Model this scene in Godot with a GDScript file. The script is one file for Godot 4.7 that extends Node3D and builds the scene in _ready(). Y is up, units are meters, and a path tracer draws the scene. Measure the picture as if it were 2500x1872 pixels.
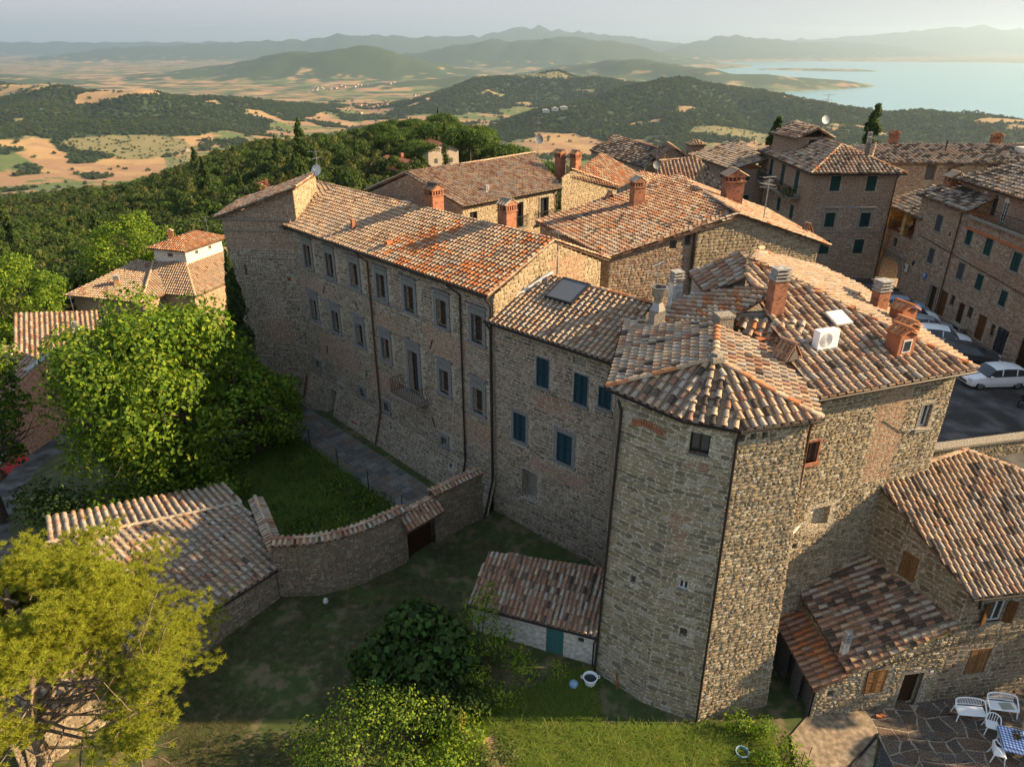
extends Node3D
# A hill town seen from the air: stone palace, polygonal tower, tiled roofs, woods, valley and lake. Units are metres, y up.

const EYE := Vector3(0, 26, 0)
const PITCH := 25.631
var rng := RandomNumberGenerator.new()
var used := {}
var M := {}          # materials by name
var tints := {}      # single coloured copies of a material
var T := {}          # textures
var SHAPE := {}      # shared meshes
var STY := {}        # masonry styles
var ROOFPAL := {}
var wob := FastNoiseLite.new()
var patch := FastNoiseLite.new()
var eye_fwd := Vector3.ZERO
var eye_up := Vector3.ZERO

# ---------------------------------------------------------------- mesh builder
class MB:
	var v := PackedVector3Array()
	var n := PackedVector3Array()
	var c := PackedColorArray()
	var uv := PackedVector2Array()
	var ix := PackedInt32Array()
	var col := Color(1, 1, 1)
	var use_c := false
	func tri(a: Vector3, b: Vector3, d: Vector3) -> void:
		var nn := (b - a).cross(d - a)
		if nn.length_squared() < 1e-16:
			return
		nn = nn.normalized()
		var k := v.size()
		v.append(a); v.append(b); v.append(d)
		n.append(nn); n.append(nn); n.append(nn)
		if use_c:
			c.append(col); c.append(col); c.append(col)
		ix.append(k); ix.append(k + 2); ix.append(k + 1)
	func quad(a: Vector3, b: Vector3, d: Vector3, e: Vector3) -> void:
		tri(a, b, d)
		tri(a, d, e)
	func poly(p: Array) -> void:
		for i in range(1, p.size() - 1):
			tri(p[0], p[i], p[i + 1])
	func box(o: Vector3, x: Vector3, y: Vector3, z: Vector3) -> void:
		# o = centre; x, y, z = half edges (right handed)
		var p := []
		for i in 8:
			p.append(o + x * (1.0 if i & 1 else -1.0) + y * (1.0 if i & 2 else -1.0) + z * (1.0 if i & 4 else -1.0))
		quad(p[4], p[5], p[7], p[6]); quad(p[1], p[0], p[2], p[3])
		quad(p[5], p[1], p[3], p[7]); quad(p[0], p[4], p[6], p[2])
		quad(p[6], p[7], p[3], p[2]); quad(p[0], p[1], p[5], p[4])
	func abox(o: Vector3, s: Vector3) -> void:
		box(o, Vector3(s.x / 2, 0, 0), Vector3(0, s.y / 2, 0), Vector3(0, 0, s.z / 2))
	func ring(cen: Vector3, ax: Vector3, ay: Vector3, r: float, k: int) -> Array:
		var out := []
		for i in k:
			var a := TAU * i / k
			out.append(cen + ax * (cos(a) * r) + ay * (sin(a) * r))
		return out
	func smooth_strip(ra: Array, rb: Array, ca: Vector3, cb: Vector3) -> void:
		var k := ra.size()
		var b0 := v.size()
		for i in k:
			v.append(ra[i]); n.append((ra[i] - ca).normalized())
			v.append(rb[i]); n.append((rb[i] - cb).normalized())
			if use_c:
				c.append(col); c.append(col)
		for i in k:
			var j := (i + 1) % k
			ix.append_array(PackedInt32Array([b0 + i * 2, b0 + i * 2 + 1, b0 + j * 2 + 1, b0 + i * 2, b0 + j * 2 + 1, b0 + j * 2]))
	func tube(path: Array, r0: float, r1: float, k := 6, caps := true) -> void:
		var m := path.size()
		var rings := []
		var side := Vector3.ZERO
		for i in m:
			var d: Vector3 = (path[min(i + 1, m - 1)] - path[max(i - 1, 0)]).normalized()
			if side == Vector3.ZERO:
				side = d.cross(Vector3.UP if abs(d.y) < 0.9 else Vector3.RIGHT).normalized()
			side = (side - d * side.dot(d)).normalized()
			rings.append(ring(path[i], side, side.cross(d) * -1.0, lerpf(r0, r1, float(i) / max(m - 1, 1)), k))
		for i in m - 1:
			smooth_strip(rings[i], rings[i + 1], path[i], path[i + 1])
		if caps:
			var f: Array = rings[0].duplicate(); f.reverse()
			poly(f)
			poly(rings[m - 1])
	func lathe(o: Vector3, prof: Array, k := 12) -> void:
		# prof: [radius, height] from bottom to top
		for i in prof.size() - 1:
			var a := ring(o + Vector3(0, prof[i][1], 0), Vector3.RIGHT, Vector3.FORWARD, prof[i][0], k)
			var b := ring(o + Vector3(0, prof[i + 1][1], 0), Vector3.RIGHT, Vector3.FORWARD, prof[i + 1][0], k)
			for j in k:
				var q := (j + 1) % k
				quad(a[j], a[q], b[q], b[j])
	func mesh() -> ArrayMesh:
		var arr := []
		arr.resize(Mesh.ARRAY_MAX)
		arr[Mesh.ARRAY_VERTEX] = v
		arr[Mesh.ARRAY_NORMAL] = n
		if use_c:
			arr[Mesh.ARRAY_COLOR] = c
		if uv.size() == v.size():
			arr[Mesh.ARRAY_TEX_UV] = uv
		arr[Mesh.ARRAY_INDEX] = ix
		var m := ArrayMesh.new()
		m.add_surface_from_arrays(Mesh.PRIMITIVE_TRIANGLES, arr)
		return m

# ---------------------------------------------------------------- naming and nodes
func numbered(s: String) -> String:
	if not used.has(s):
		used[s] = 0
		return s
	used[s] += 1
	return "%s_%03d" % [s, used[s]]

func tag(o: Node, label: String, category: String, group := "", kind := "") -> Node:
	o.set_meta("label", label)
	if category: o.set_meta("category", category)
	if group: o.set_meta("group", group)
	if kind: o.set_meta("kind", kind)
	return o

func thing(called: String, label: String, category: String, at := Vector3.ZERO, group := "") -> Node3D:
	var o := Node3D.new()
	o.name = numbered(called)
	add_child(o)
	o.position = at
	tag(o, label, category, group)
	return o

func put(mb: MB, called: String, m: Material, parent: Node = null) -> MeshInstance3D:
	var o := MeshInstance3D.new()
	o.mesh = mb.mesh()
	o.material_override = m
	if parent == null or parent == self:
		o.name = numbered(called)
		add_child(o)
	else:
		o.name = called
		parent.add_child(o, true)
	return o

func node(called: String, parent: Node) -> Node3D:
	var o := Node3D.new()
	o.name = called
	parent.add_child(o, true)
	return o

func many(called: String, mesh: Mesh, m: Material, xf: Array, cols: Array, parent: Node = null) -> MultiMeshInstance3D:
	var mm := MultiMesh.new()
	mm.transform_format = MultiMesh.TRANSFORM_3D
	mm.use_colors = cols.size() > 0
	mm.mesh = mesh
	mm.instance_count = xf.size()
	for i in xf.size():
		mm.set_instance_transform(i, xf[i])
	for i in cols.size():
		mm.set_instance_color(i, cols[i])
	var o := MultiMeshInstance3D.new()
	o.multimesh = mm
	o.material_override = m
	if parent == null:
		o.name = numbered(called)
		add_child(o)
	else:
		o.name = called
		parent.add_child(o, true)
	return o

func srgb(c: Color) -> Color:
	return c.linear_to_srgb()

func L(r: float, g: float, b: float) -> Color:
	return Color(r, g, b)

# ---------------------------------------------------------------- textures and materials
func noise_tex(seed_: int, freq: float, lo: Color, hi: Color, size := 256, octaves := 4, contrast := 1.0, warm := 0.0) -> ImageTexture:
	var f := FastNoiseLite.new()
	f.seed = seed_
	f.frequency = freq
	f.fractal_octaves = octaves
	var src := f.get_seamless_image(size, size)
	var im := Image.create(size, size, false, Image.FORMAT_RGB8)
	for y in size:
		for x in size:
			var t := clampf((src.get_pixel(x, y).r - 0.5) * contrast + 0.5, 0, 1)
			im.set_pixel(x, y, lo.lerp(hi, t))
	return ImageTexture.create_from_image(im)

func lichen_tex(seed_: int) -> ImageTexture:
	# fired clay with weather-worn blotches: pale lichen crusts, black algae specks, a little orange lichen
	var size := 512
	var a := FastNoiseLite.new(); a.seed = seed_; a.frequency = 0.03; a.fractal_octaves = 4
	var b := FastNoiseLite.new(); b.seed = seed_ + 1; b.frequency = 0.06; b.fractal_octaves = 3
	var d := FastNoiseLite.new(); d.seed = seed_ + 2; d.frequency = 0.015; d.fractal_octaves = 3
	var ia := a.get_seamless_image(size, size)
	var ib := b.get_seamless_image(size, size)
	var id := d.get_seamless_image(size, size)
	var im := Image.create(size, size, false, Image.FORMAT_RGB8)
	for y in size:
		for x in size:
			var p := ia.get_pixel(x, y).r
			var q := ib.get_pixel(x, y).r
			var r := id.get_pixel(x, y).r
			var c := Color(0.86, 0.84, 0.82).lerp(Color(1, 1, 1), q)
			if p > 0.60:
				c = c.lerp(Color(1.0, 1.0, 0.98), 0.8)
			if q < 0.37:
				c = c.lerp(Color(0.30, 0.27, 0.25), 0.85)
			elif p < 0.38:
				c = c.lerp(Color(0.62, 0.58, 0.55), 0.7)
			if r > 0.70 and q > 0.5:
				c = c.lerp(Color(1.0, 0.78, 0.42), 0.5)
			im.set_pixel(x, y, c)
	return ImageTexture.create_from_image(im)

func brick_tex() -> ImageTexture:
	var w := 256; var h := 256
	var im := Image.create(w, h, false, Image.FORMAT_RGB8)
	var r := RandomNumberGenerator.new(); r.seed = 5
	im.fill(Color(0.62, 0.55, 0.48))
	for row in 16:
		for k in 8:
			var x := k * 32 + (16 if row % 2 else 0)
			var c := Color(0.56, 0.36, 0.27).lerp(Color(0.72, 0.50, 0.39), r.randf())
			if r.randf() < 0.15: c = c.darkened(0.3)
			for yy in 13:
				for xx in 29:
					im.set_pixel((x + xx) % w, row * 16 + yy, c.lightened(r.randf() * 0.06))
	return ImageTexture.create_from_image(im)

func mat(called: String, c: Color, rough := 0.9, tex: Texture2D = null, scale := 0.5, bump := 0.0, bump_tex: Texture2D = null) -> StandardMaterial3D:
	var m := StandardMaterial3D.new()
	m.resource_name = called
	m.albedo_color = srgb(c)
	m.roughness = rough
	m.metallic_specular = 0.3
	if tex:
		m.albedo_texture = tex
		m.uv1_triplanar = true
		m.uv1_world_triplanar = true
		m.uv1_scale = Vector3.ONE * scale
	if bump > 0.0:
		m.heightmap_enabled = true
		m.heightmap_texture = bump_tex if bump_tex else tex
		m.heightmap_scale = bump
	M[called] = m
	return m

func tinted(base: String, c: Color) -> StandardMaterial3D:
	var key := "%s%s" % [base, c]
	if not tints.has(key):
		var m: StandardMaterial3D = M[base].duplicate()
		m.vertex_color_use_as_albedo = false
		m.albedo_color = srgb(c)
		tints[key] = m
	return tints[key]

func make_materials() -> void:
	T.grain = noise_tex(3, 0.05, Color(0.72, 0.71, 0.70), Color(1, 1, 1), 256, 5, 1.6)
	T.coarse = noise_tex(9, 0.012, Color(0.66, 0.65, 0.63), Color(1, 1, 1), 256, 4, 2.0)
	T.stone = noise_tex(21, 0.04, Color(0.55, 0.53, 0.50), Color(1.0, 1.0, 1.0), 512, 5, 2.2)
	T.bumpy = noise_tex(33, 0.06, Color(0, 0, 0), Color(1, 1, 1), 256, 4, 1.6)
	T.lichen = lichen_tex(50)
	T.brick = brick_tex()
	T.plaster = noise_tex(71, 0.02, Color(0.78, 0.76, 0.74), Color(1, 1, 1), 512, 5, 2.0)
	T.bark = noise_tex(81, 0.05, Color(0.45, 0.42, 0.4), Color(1, 1, 1), 256, 5, 2.0)
	var s := mat("stone", L(1, 1, 1), 0.92, T.stone, 0.9, 1.2, T.bumpy); s.vertex_color_use_as_albedo = true
	var t := mat("tile", L(1, 1, 1), 0.9, T.lichen, 1.1, 0.5, T.bumpy); t.vertex_color_use_as_albedo = true
	mat("deck", L(0.16, 0.10, 0.07), 0.95, T.coarse, 0.4)
	mat("eave_wood", L(0.07, 0.05, 0.035), 0.9, T.grain, 0.8)
	mat("iron", L(0.03, 0.026, 0.024), 0.6, T.grain, 2.0)
	mat("gutter", L(0.045, 0.035, 0.03), 0.5, T.grain, 1.0)
	mat("rust_pipe", L(0.12, 0.05, 0.025), 0.7, T.grain, 1.5)
	mat("serena", L(0.27, 0.27, 0.26), 0.9, T.stone, 0.6, 0.8, T.bumpy)
	mat("cornice_stone", L(0.36, 0.32, 0.26), 0.9, T.stone, 0.6, 0.8, T.bumpy)
	mat("brick", L(0.75, 0.62, 0.55), 0.93, T.brick, 0.85)
	mat("brick_new", L(0.40, 0.155, 0.08), 0.9, T.grain, 1.3)
	mat("terracotta", L(0.52, 0.18, 0.07), 0.85, T.grain, 1.5)
	mat("plaster_white", L(0.66, 0.62, 0.55), 0.92, T.plaster, 0.35)
	mat("plaster_grey", L(0.34, 0.33, 0.31), 0.92, T.plaster, 0.4)
	mat("plaster_peach", L(0.56, 0.30, 0.19), 0.92, T.plaster, 0.25)
	mat("plaster_ochre", L(0.62, 0.40, 0.13), 0.92, T.plaster, 0.25)
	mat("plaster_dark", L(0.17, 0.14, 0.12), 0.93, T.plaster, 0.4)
	mat("cement", L(0.30, 0.27, 0.23), 0.92, T.grain, 0.6)
	mat("painted_shade", L(0.10, 0.09, 0.08), 0.9)  # dark tone painted in for the shade of rooms and hollows behind openings
	mat("wood_dark", L(0.075, 0.035, 0.016), 0.6, T.bark, 1.2)
	mat("wood_mid", L(0.20, 0.09, 0.03), 0.65, T.bark, 1.2)
	mat("wood_light", L(0.30, 0.16, 0.06), 0.7, T.bark, 1.2)
	mat("wood_grey", L(0.16, 0.15, 0.14), 0.85, T.bark, 0.9)
	mat("shutter_green", L(0.012, 0.055, 0.045), 0.6, T.grain, 1.2)
	mat("shutter_blue", L(0.012, 0.045, 0.065), 0.6, T.grain, 1.2)
	mat("shutter_grey", L(0.08, 0.085, 0.085), 0.65, T.grain, 1.2)
	mat("white_paint", L(0.72, 0.72, 0.70), 0.5, T.grain, 1.0)
	mat("plastic_white", L(0.78, 0.78, 0.78), 0.35)
	mat("steel", L(0.42, 0.40, 0.38), 0.35, T.grain, 1.0).metallic = 0.8
	mat("galvanised", L(0.30, 0.31, 0.31), 0.45, T.grain, 1.0).metallic = 0.5
	mat("teal", L(0.07, 0.20, 0.19), 0.6, T.grain, 1.0)
	mat("red_paint", L(0.45, 0.02, 0.02), 0.45)
	mat("blue_paint", L(0.02, 0.12, 0.5), 0.45)
	mat("rubber", L(0.02, 0.02, 0.02), 0.8)
	mat("dish_grey", L(0.10, 0.11, 0.12), 0.5)
	var g := mat("glass", L(0.03, 0.035, 0.04), 0.06)
	g.metallic_specular = 0.5
	mat("lamp_black", L(0.02, 0.02, 0.022), 0.5)
	mat("cloth_blue", L(0.5, 0.5, 0.5), 0.85)
	mat("skin", L(0.45, 0.26, 0.18), 0.6)

# ---------------------------------------------------------------- projected size in the picture (for choosing which pieces are single)
func seen_size(p: Vector3, n: Vector3, size: float) -> float:
	var q := p - EYE
	var d := q.dot(eye_fwd)
	if d < 1.0:
		return 0.0
	var x := q.x / d * 1733.0
	var y := q.dot(eye_up) / d * 1733.0
	if absf(x) > 1260.0 or absf(y) > 945.0:
		return 0.0
	var f := -n.dot(q.normalized())
	if f <= 0.02:
		return 0.0
	return size * 1733.0 / d * (0.4 + 0.6 * f)

# ---------------------------------------------------------------- pieces: tiles and stones collected per thing, the largest made single
func new_building(called: String, label: String, at: Vector3, category := "building", group := "") -> Dictionary:
	var b := {"root": thing(called, label, category, Vector3.ZERO, group), "base": at, "stone": [], "tile": [], "pan": [], "ridge": [], "ridge2": []}
	return b

func finish(b: Dictionary, most := 300) -> void:
	for kind in ["stone", "tile", "ridge", "ridge2"]:
		var list: Array = b[kind]
		if list.is_empty():
			continue
		list.sort_custom(func(x, y): return x[0] > y[0])
		var base := "stone" if kind == "stone" else "tile"
		var called: String = {"stone": "stone", "tile": "roof_tile", "ridge": "ridge_tile", "ridge2": "coping_tile"}[kind]
		var mesh: Mesh = SHAPE.stone if kind == "stone" else (SHAPE.tile if kind == "tile" else SHAPE.ridge)
		var k := 0
		var xf := []
		var cols := []
		for it in list:
			if k < most and it[0] >= 9.0:
				k += 1
				var o := MeshInstance3D.new()
				o.mesh = mesh if kind != "stone" else SHAPE["stone%d" % (k % 3)]
				o.material_override = tinted(base, it[3])
				o.transform = it[2]
				o.name = called
				it[1].add_child(o, true)
			else:
				xf.append(it[2]); cols.append(it[3])
		if xf.size():
			var o := many(called + "s", mesh, M[base], xf, cols, b.root)
			o.set_meta("kind", "stuff")
	if b.pan.size():
		var xf := []
		var cols := []
		for it in b.pan:
			xf.append(it[0]); cols.append(it[1])
		many("pan_tiles", SHAPE.pan, M.tile, xf, cols, b.root).set_meta("kind", "stuff")
	b.root.position = b.base
	for ch in b.root.get_children():
		ch.position -= b.base

func make_shapes() -> void:
	# barrel tile: x across, y out of the roof, z towards the eave; one metre long and one metre wide, to be scaled
	var k := 6
	var mb := MB.new()
	var w0 := 0.40; var w1 := 0.5
	var h0 := 0.36; var h1 := 0.46
	var th := 0.09
	var up := []; var lo := []; var lin := []
	for i in k + 1:
		var a := PI * i / k
		up.append(Vector3(cos(a) * w0, sin(a) * h0, 0))
		lo.append(Vector3(cos(a) * w1, sin(a) * h1, 1))
		lin.append(Vector3(cos(a) * (w1 - th), sin(a) * (h1 - th), 1))
	var b0 := mb.v.size()
	for i in k + 1:
		var a := PI * i / k
		var nn := Vector3(cos(a), sin(a), -0.05).normalized()
		mb.v.append(up[i]); mb.n.append(nn)
		mb.v.append(lo[i]); mb.n.append(nn)
	for i in k:
		mb.ix.append_array(PackedInt32Array([b0 + i * 2, b0 + i * 2 + 3, b0 + i * 2 + 2, b0 + i * 2, b0 + i * 2 + 1, b0 + i * 2 + 3]))
	for i in k:
		mb.quad(lo[i], lo[i + 1], lin[i + 1], lin[i])
	SHAPE.tile = mb.mesh()
	SHAPE.ridge = SHAPE.tile
	# pan tile: a flat slab with its front edge and raised rims
	mb = MB.new()
	mb.quad(Vector3(-0.5, 0, 0), Vector3(-0.5, 0, 1), Vector3(0.5, 0, 1), Vector3(0.5, 0, 0))
	mb.quad(Vector3(-0.5, -0.06, 1), Vector3(0.5, -0.06, 1), Vector3(0.5, 0, 1), Vector3(-0.5, 0, 1))
	SHAPE.pan = mb.mesh()
	# rubble stones: irregular eight-sided pillows, one metre across, front towards +z
	for s in 3:
		var r := RandomNumberGenerator.new(); r.seed = 40 + s
		mb = MB.new()
		var base := []; var front := []
		var cor := [Vector2(-.5, -.32), Vector2(-.3, -.5), Vector2(.3, -.5), Vector2(.5, -.3), Vector2(.5, .3), Vector2(.28, .5), Vector2(-.32, .5), Vector2(-.5, .3)]
		for p in cor:
			var q: Vector2 = p + Vector2(r.randf_range(-.07, .04) * signf(p.x), r.randf_range(-.1, .03) * signf(p.y))
			base.append(Vector3(q.x, q.y, -0.6))
			front.append(Vector3(q.x * .86 + r.randf_range(-.03, .03), q.y * .78 + r.randf_range(-.04, .04), 0.75 + r.randf_range(-.3, .3)))
		var mid := Vector3(r.randf_range(-.12, .12), r.randf_range(-.12, .12), 1.0)
		for i in 8:
			var j := (i + 1) % 8
			mb.quad(base[i], base[j], front[j], front[i])
			mb.tri(front[i], front[j], mid)
		SHAPE["stone%d" % s] = mb.mesh()
	SHAPE.stone = SHAPE.stone0

func style(called: String, pal: Array, mortar: Color, h: Vector2, l: Vector2, depth := 0.05, gap := 0.022) -> void:
	var mean := Color(0, 0, 0)
	for c in pal: mean += c / pal.size()
	var soft := []
	for c in pal: soft.append(c.lerp(mean, .15))
	STY[called] = {"pal": soft, "h": h, "l": l, "depth": depth, "gap": gap}
	mat("mortar_" + called, mortar, 0.95, T.stone, 0.35, 1.5, T.bumpy)

func make_styles() -> void:
	var sand := [L(0.376, 0.299, 0.199), L(0.277, 0.227, 0.149), L(0.443, 0.366, 0.255), L(0.221, 0.183, 0.127), L(0.344, 0.277, 0.189), L(0.376, 0.255, 0.183), L(0.166, 0.144, 0.111), L(0.499, 0.432, 0.332), L(0.310, 0.266, 0.199), L(0.260, 0.221, 0.166)]
	style("palace", sand, L(.50, .44, .36), Vector2(.12, .24), Vector2(.22, .6), .035, .034)
	style("tower", [L(0.403, 0.336, 0.207), L(0.302, 0.258, 0.157), L(0.470, 0.403, 0.280), L(0.246, 0.213, 0.140), L(0.370, 0.314, 0.213), L(0.426, 0.325, 0.224), L(0.515, 0.470, 0.381), L(0.202, 0.179, 0.134), L(0.336, 0.291, 0.202)], L(.55, .50, .39), Vector2(.14, .27), Vector2(.25, .7), .05, .036)
	style("rough", [L(.38, .31, .19), L(.27, .22, .14), L(.45, .38, .26), L(.20, .165, .11), L(.35, .29, .20), L(.36, .27, .17), L(.50, .45, .35), L(.30, .235, .155)], L(.50, .43, .32), Vector2(.10, .20), Vector2(.16, .42), .055, .036)
	style("field", [L(.30, .235, .15), L(.22, .17, .11), L(.36, .28, .185), L(.17, .135, .09), L(.26, .215, .15), L(.31, .26, .19)], L(.42, .35, .26), Vector2(.18, .34), Vector2(.22, .6), .035, .04)
	style("dry", [L(.33, .26, .165), L(.25, .20, .13), L(.40, .33, .23), L(.37, .255, .17), L(.45, .39, .29), L(.29, .245, .175)], L(.25, .20, .145), Vector2(.09, .19), Vector2(.16, .5), .05)
	style("sun_painted", [L(.50, .40, .25), L(.40, .31, .19), L(.56, .46, .31), L(.34, .26, .16), L(.52, .41, .28), L(.46, .35, .23)], L(.52, .42, .29), Vector2(.13, .26), Vector2(.2, .5), .045)  # paler, yellower stone: sunlight put into the colour of sun-facing walls
	style("brick", [L(0.432, 0.240, 0.156), L(0.360, 0.198, 0.126), L(0.492, 0.300, 0.204), L(0.312, 0.180, 0.120), L(0.444, 0.336, 0.228), L(0.516, 0.360, 0.252), L(0.372, 0.288, 0.192)], L(0.456, 0.372, 0.288), Vector2(.065, .085), Vector2(.2, .34), .014, .012)
	style("town", [L(0.494, 0.359, 0.247), L(0.373, 0.269, 0.187), L(0.568, 0.433, 0.299), L(0.313, 0.239, 0.165), L(0.508, 0.321, 0.217), L(0.620, 0.508, 0.373), L(0.433, 0.277, 0.187)], L(0.508, 0.397, 0.291), Vector2(.10, .22), Vector2(.2, .5), .035)
	# clay tiles, linear base colours in groups: weathered beige, new orange, lichen grey, red-brown, blackened
	ROOFPAL = {
		"b": [L(.60, .44, .30), L(.54, .39, .265), L(.62, .48, .34), L(.50, .355, .24), L(.56, .43, .315), L(.57, .385, .25)],
		"o": [L(.56, .21, .085), L(.50, .19, .08), L(.60, .27, .12), L(.54, .25, .125)],
		"g": [L(.47, .405, .335), L(.40, .335, .27), L(.52, .465, .395), L(.44, .36, .285)],
		"r": [L(.42, .25, .165), L(.34, .19, .125), L(.46, .285, .195), L(.40, .235, .16)],
		"d": [L(.13, .10, .08), L(.17, .13, .10), L(.10, .08, .065)],
	}

func _ready() -> void:
	# camera, sky, sun, exposure
	var cam := Camera3D.new()
	cam.name = "camera"
	cam.fov = rad_to_deg(2.0 * atan(828.0 / 1534.0))
	cam.position = EYE
	cam.rotation_degrees = Vector3(-PITCH, 0, 0)
	cam.near = 0.2
	cam.far = 90000.0
	add_child(cam)
	eye_fwd = -cam.basis.z
	eye_up = cam.basis.y
	var env := Environment.new()
	env.background_mode = Environment.BG_SKY
	var sky := Sky.new()
	var sm := ProceduralSkyMaterial.new()
	sm.sky_top_color = srgb(L(.175, .225, .30))
	sm.sky_horizon_color = srgb(L(.235, .22, .21))
	sm.ground_horizon_color = srgb(L(.18, .18, .17))
	sm.ground_bottom_color = srgb(L(.16, .16, .13))
	sm.sky_curve = 0.12
	sky.sky_material = sm
	env.sky = sky
	env.tonemap_mode = Environment.TONE_MAPPER_LINEAR
	env.tonemap_exposure = 3.05
	env.sdfgi_enabled = true
	env.ssao_enabled = true
	env.ssil_enabled = true
	# hazy summer air over the valley, brighter towards the sun
	env.volumetric_fog_enabled = true
	env.volumetric_fog_density = 0.00005
	env.volumetric_fog_albedo = Color(0.80, 0.90, 0.96)
	env.volumetric_fog_anisotropy = 0.55
	var we := WorldEnvironment.new()
	we.name = "air"
	we.environment = env
	add_child(we)
	var sun := DirectionalLight3D.new()
	sun.name = "sun"
	sun.light_energy = 1.6
	sun.light_color = Color(1.0, 0.88, 0.70)
	sun.light_angular_distance = 0.6
	sun.shadow_enabled = true
	var az := deg_to_rad(1.0)
	var el := deg_to_rad(26.5)
	var to_sun := Vector3(cos(az) * cos(el), sin(el), -sin(az) * cos(el))
	sun.basis = Basis.looking_at(-to_sun, Vector3.UP)
	add_child(sun)
	rng.seed = 11
	wob.seed = 4; wob.frequency = 0.12
	patch.seed = 8; patch.frequency = 0.11
	make_materials()
	make_styles()
	make_shapes()
	build_all()

# ---------------------------------------------------------------- walls
func span_at(poly: Array, y: float) -> Vector2:
	# where a level line crosses a convex outline: (least, most)
	var lo := INF; var hi := -INF
	for i in poly.size():
		var a: Vector2 = poly[i]
		var b: Vector2 = poly[(i + 1) % poly.size()]
		if (a.y - y) * (b.y - y) <= 0.0 and absf(a.y - b.y) > 1e-6:
			var x := lerpf(a.x, b.x, (y - a.y) / (b.y - a.y))
			lo = minf(lo, x); hi = maxf(hi, x)
	return Vector2(lo, hi)

func span_up(poly: Array, x: float) -> Vector2:
	var lo := INF; var hi := -INF
	for i in poly.size():
		var a: Vector2 = poly[i]
		var b: Vector2 = poly[(i + 1) % poly.size()]
		if (a.x - x) * (b.x - x) <= 0.0 and absf(a.x - b.x) > 1e-6:
			var y := lerpf(a.y, b.y, (x - a.x) / (b.x - a.x))
			lo = minf(lo, y); hi = maxf(hi, y)
	return Vector2(lo, hi)

func wpt(w: Dictionary, u: float, y: float, out := 0.0) -> Vector3:
	return w.o + w.u * u + w.t * (y - w.o.y) + w.n * out

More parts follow.
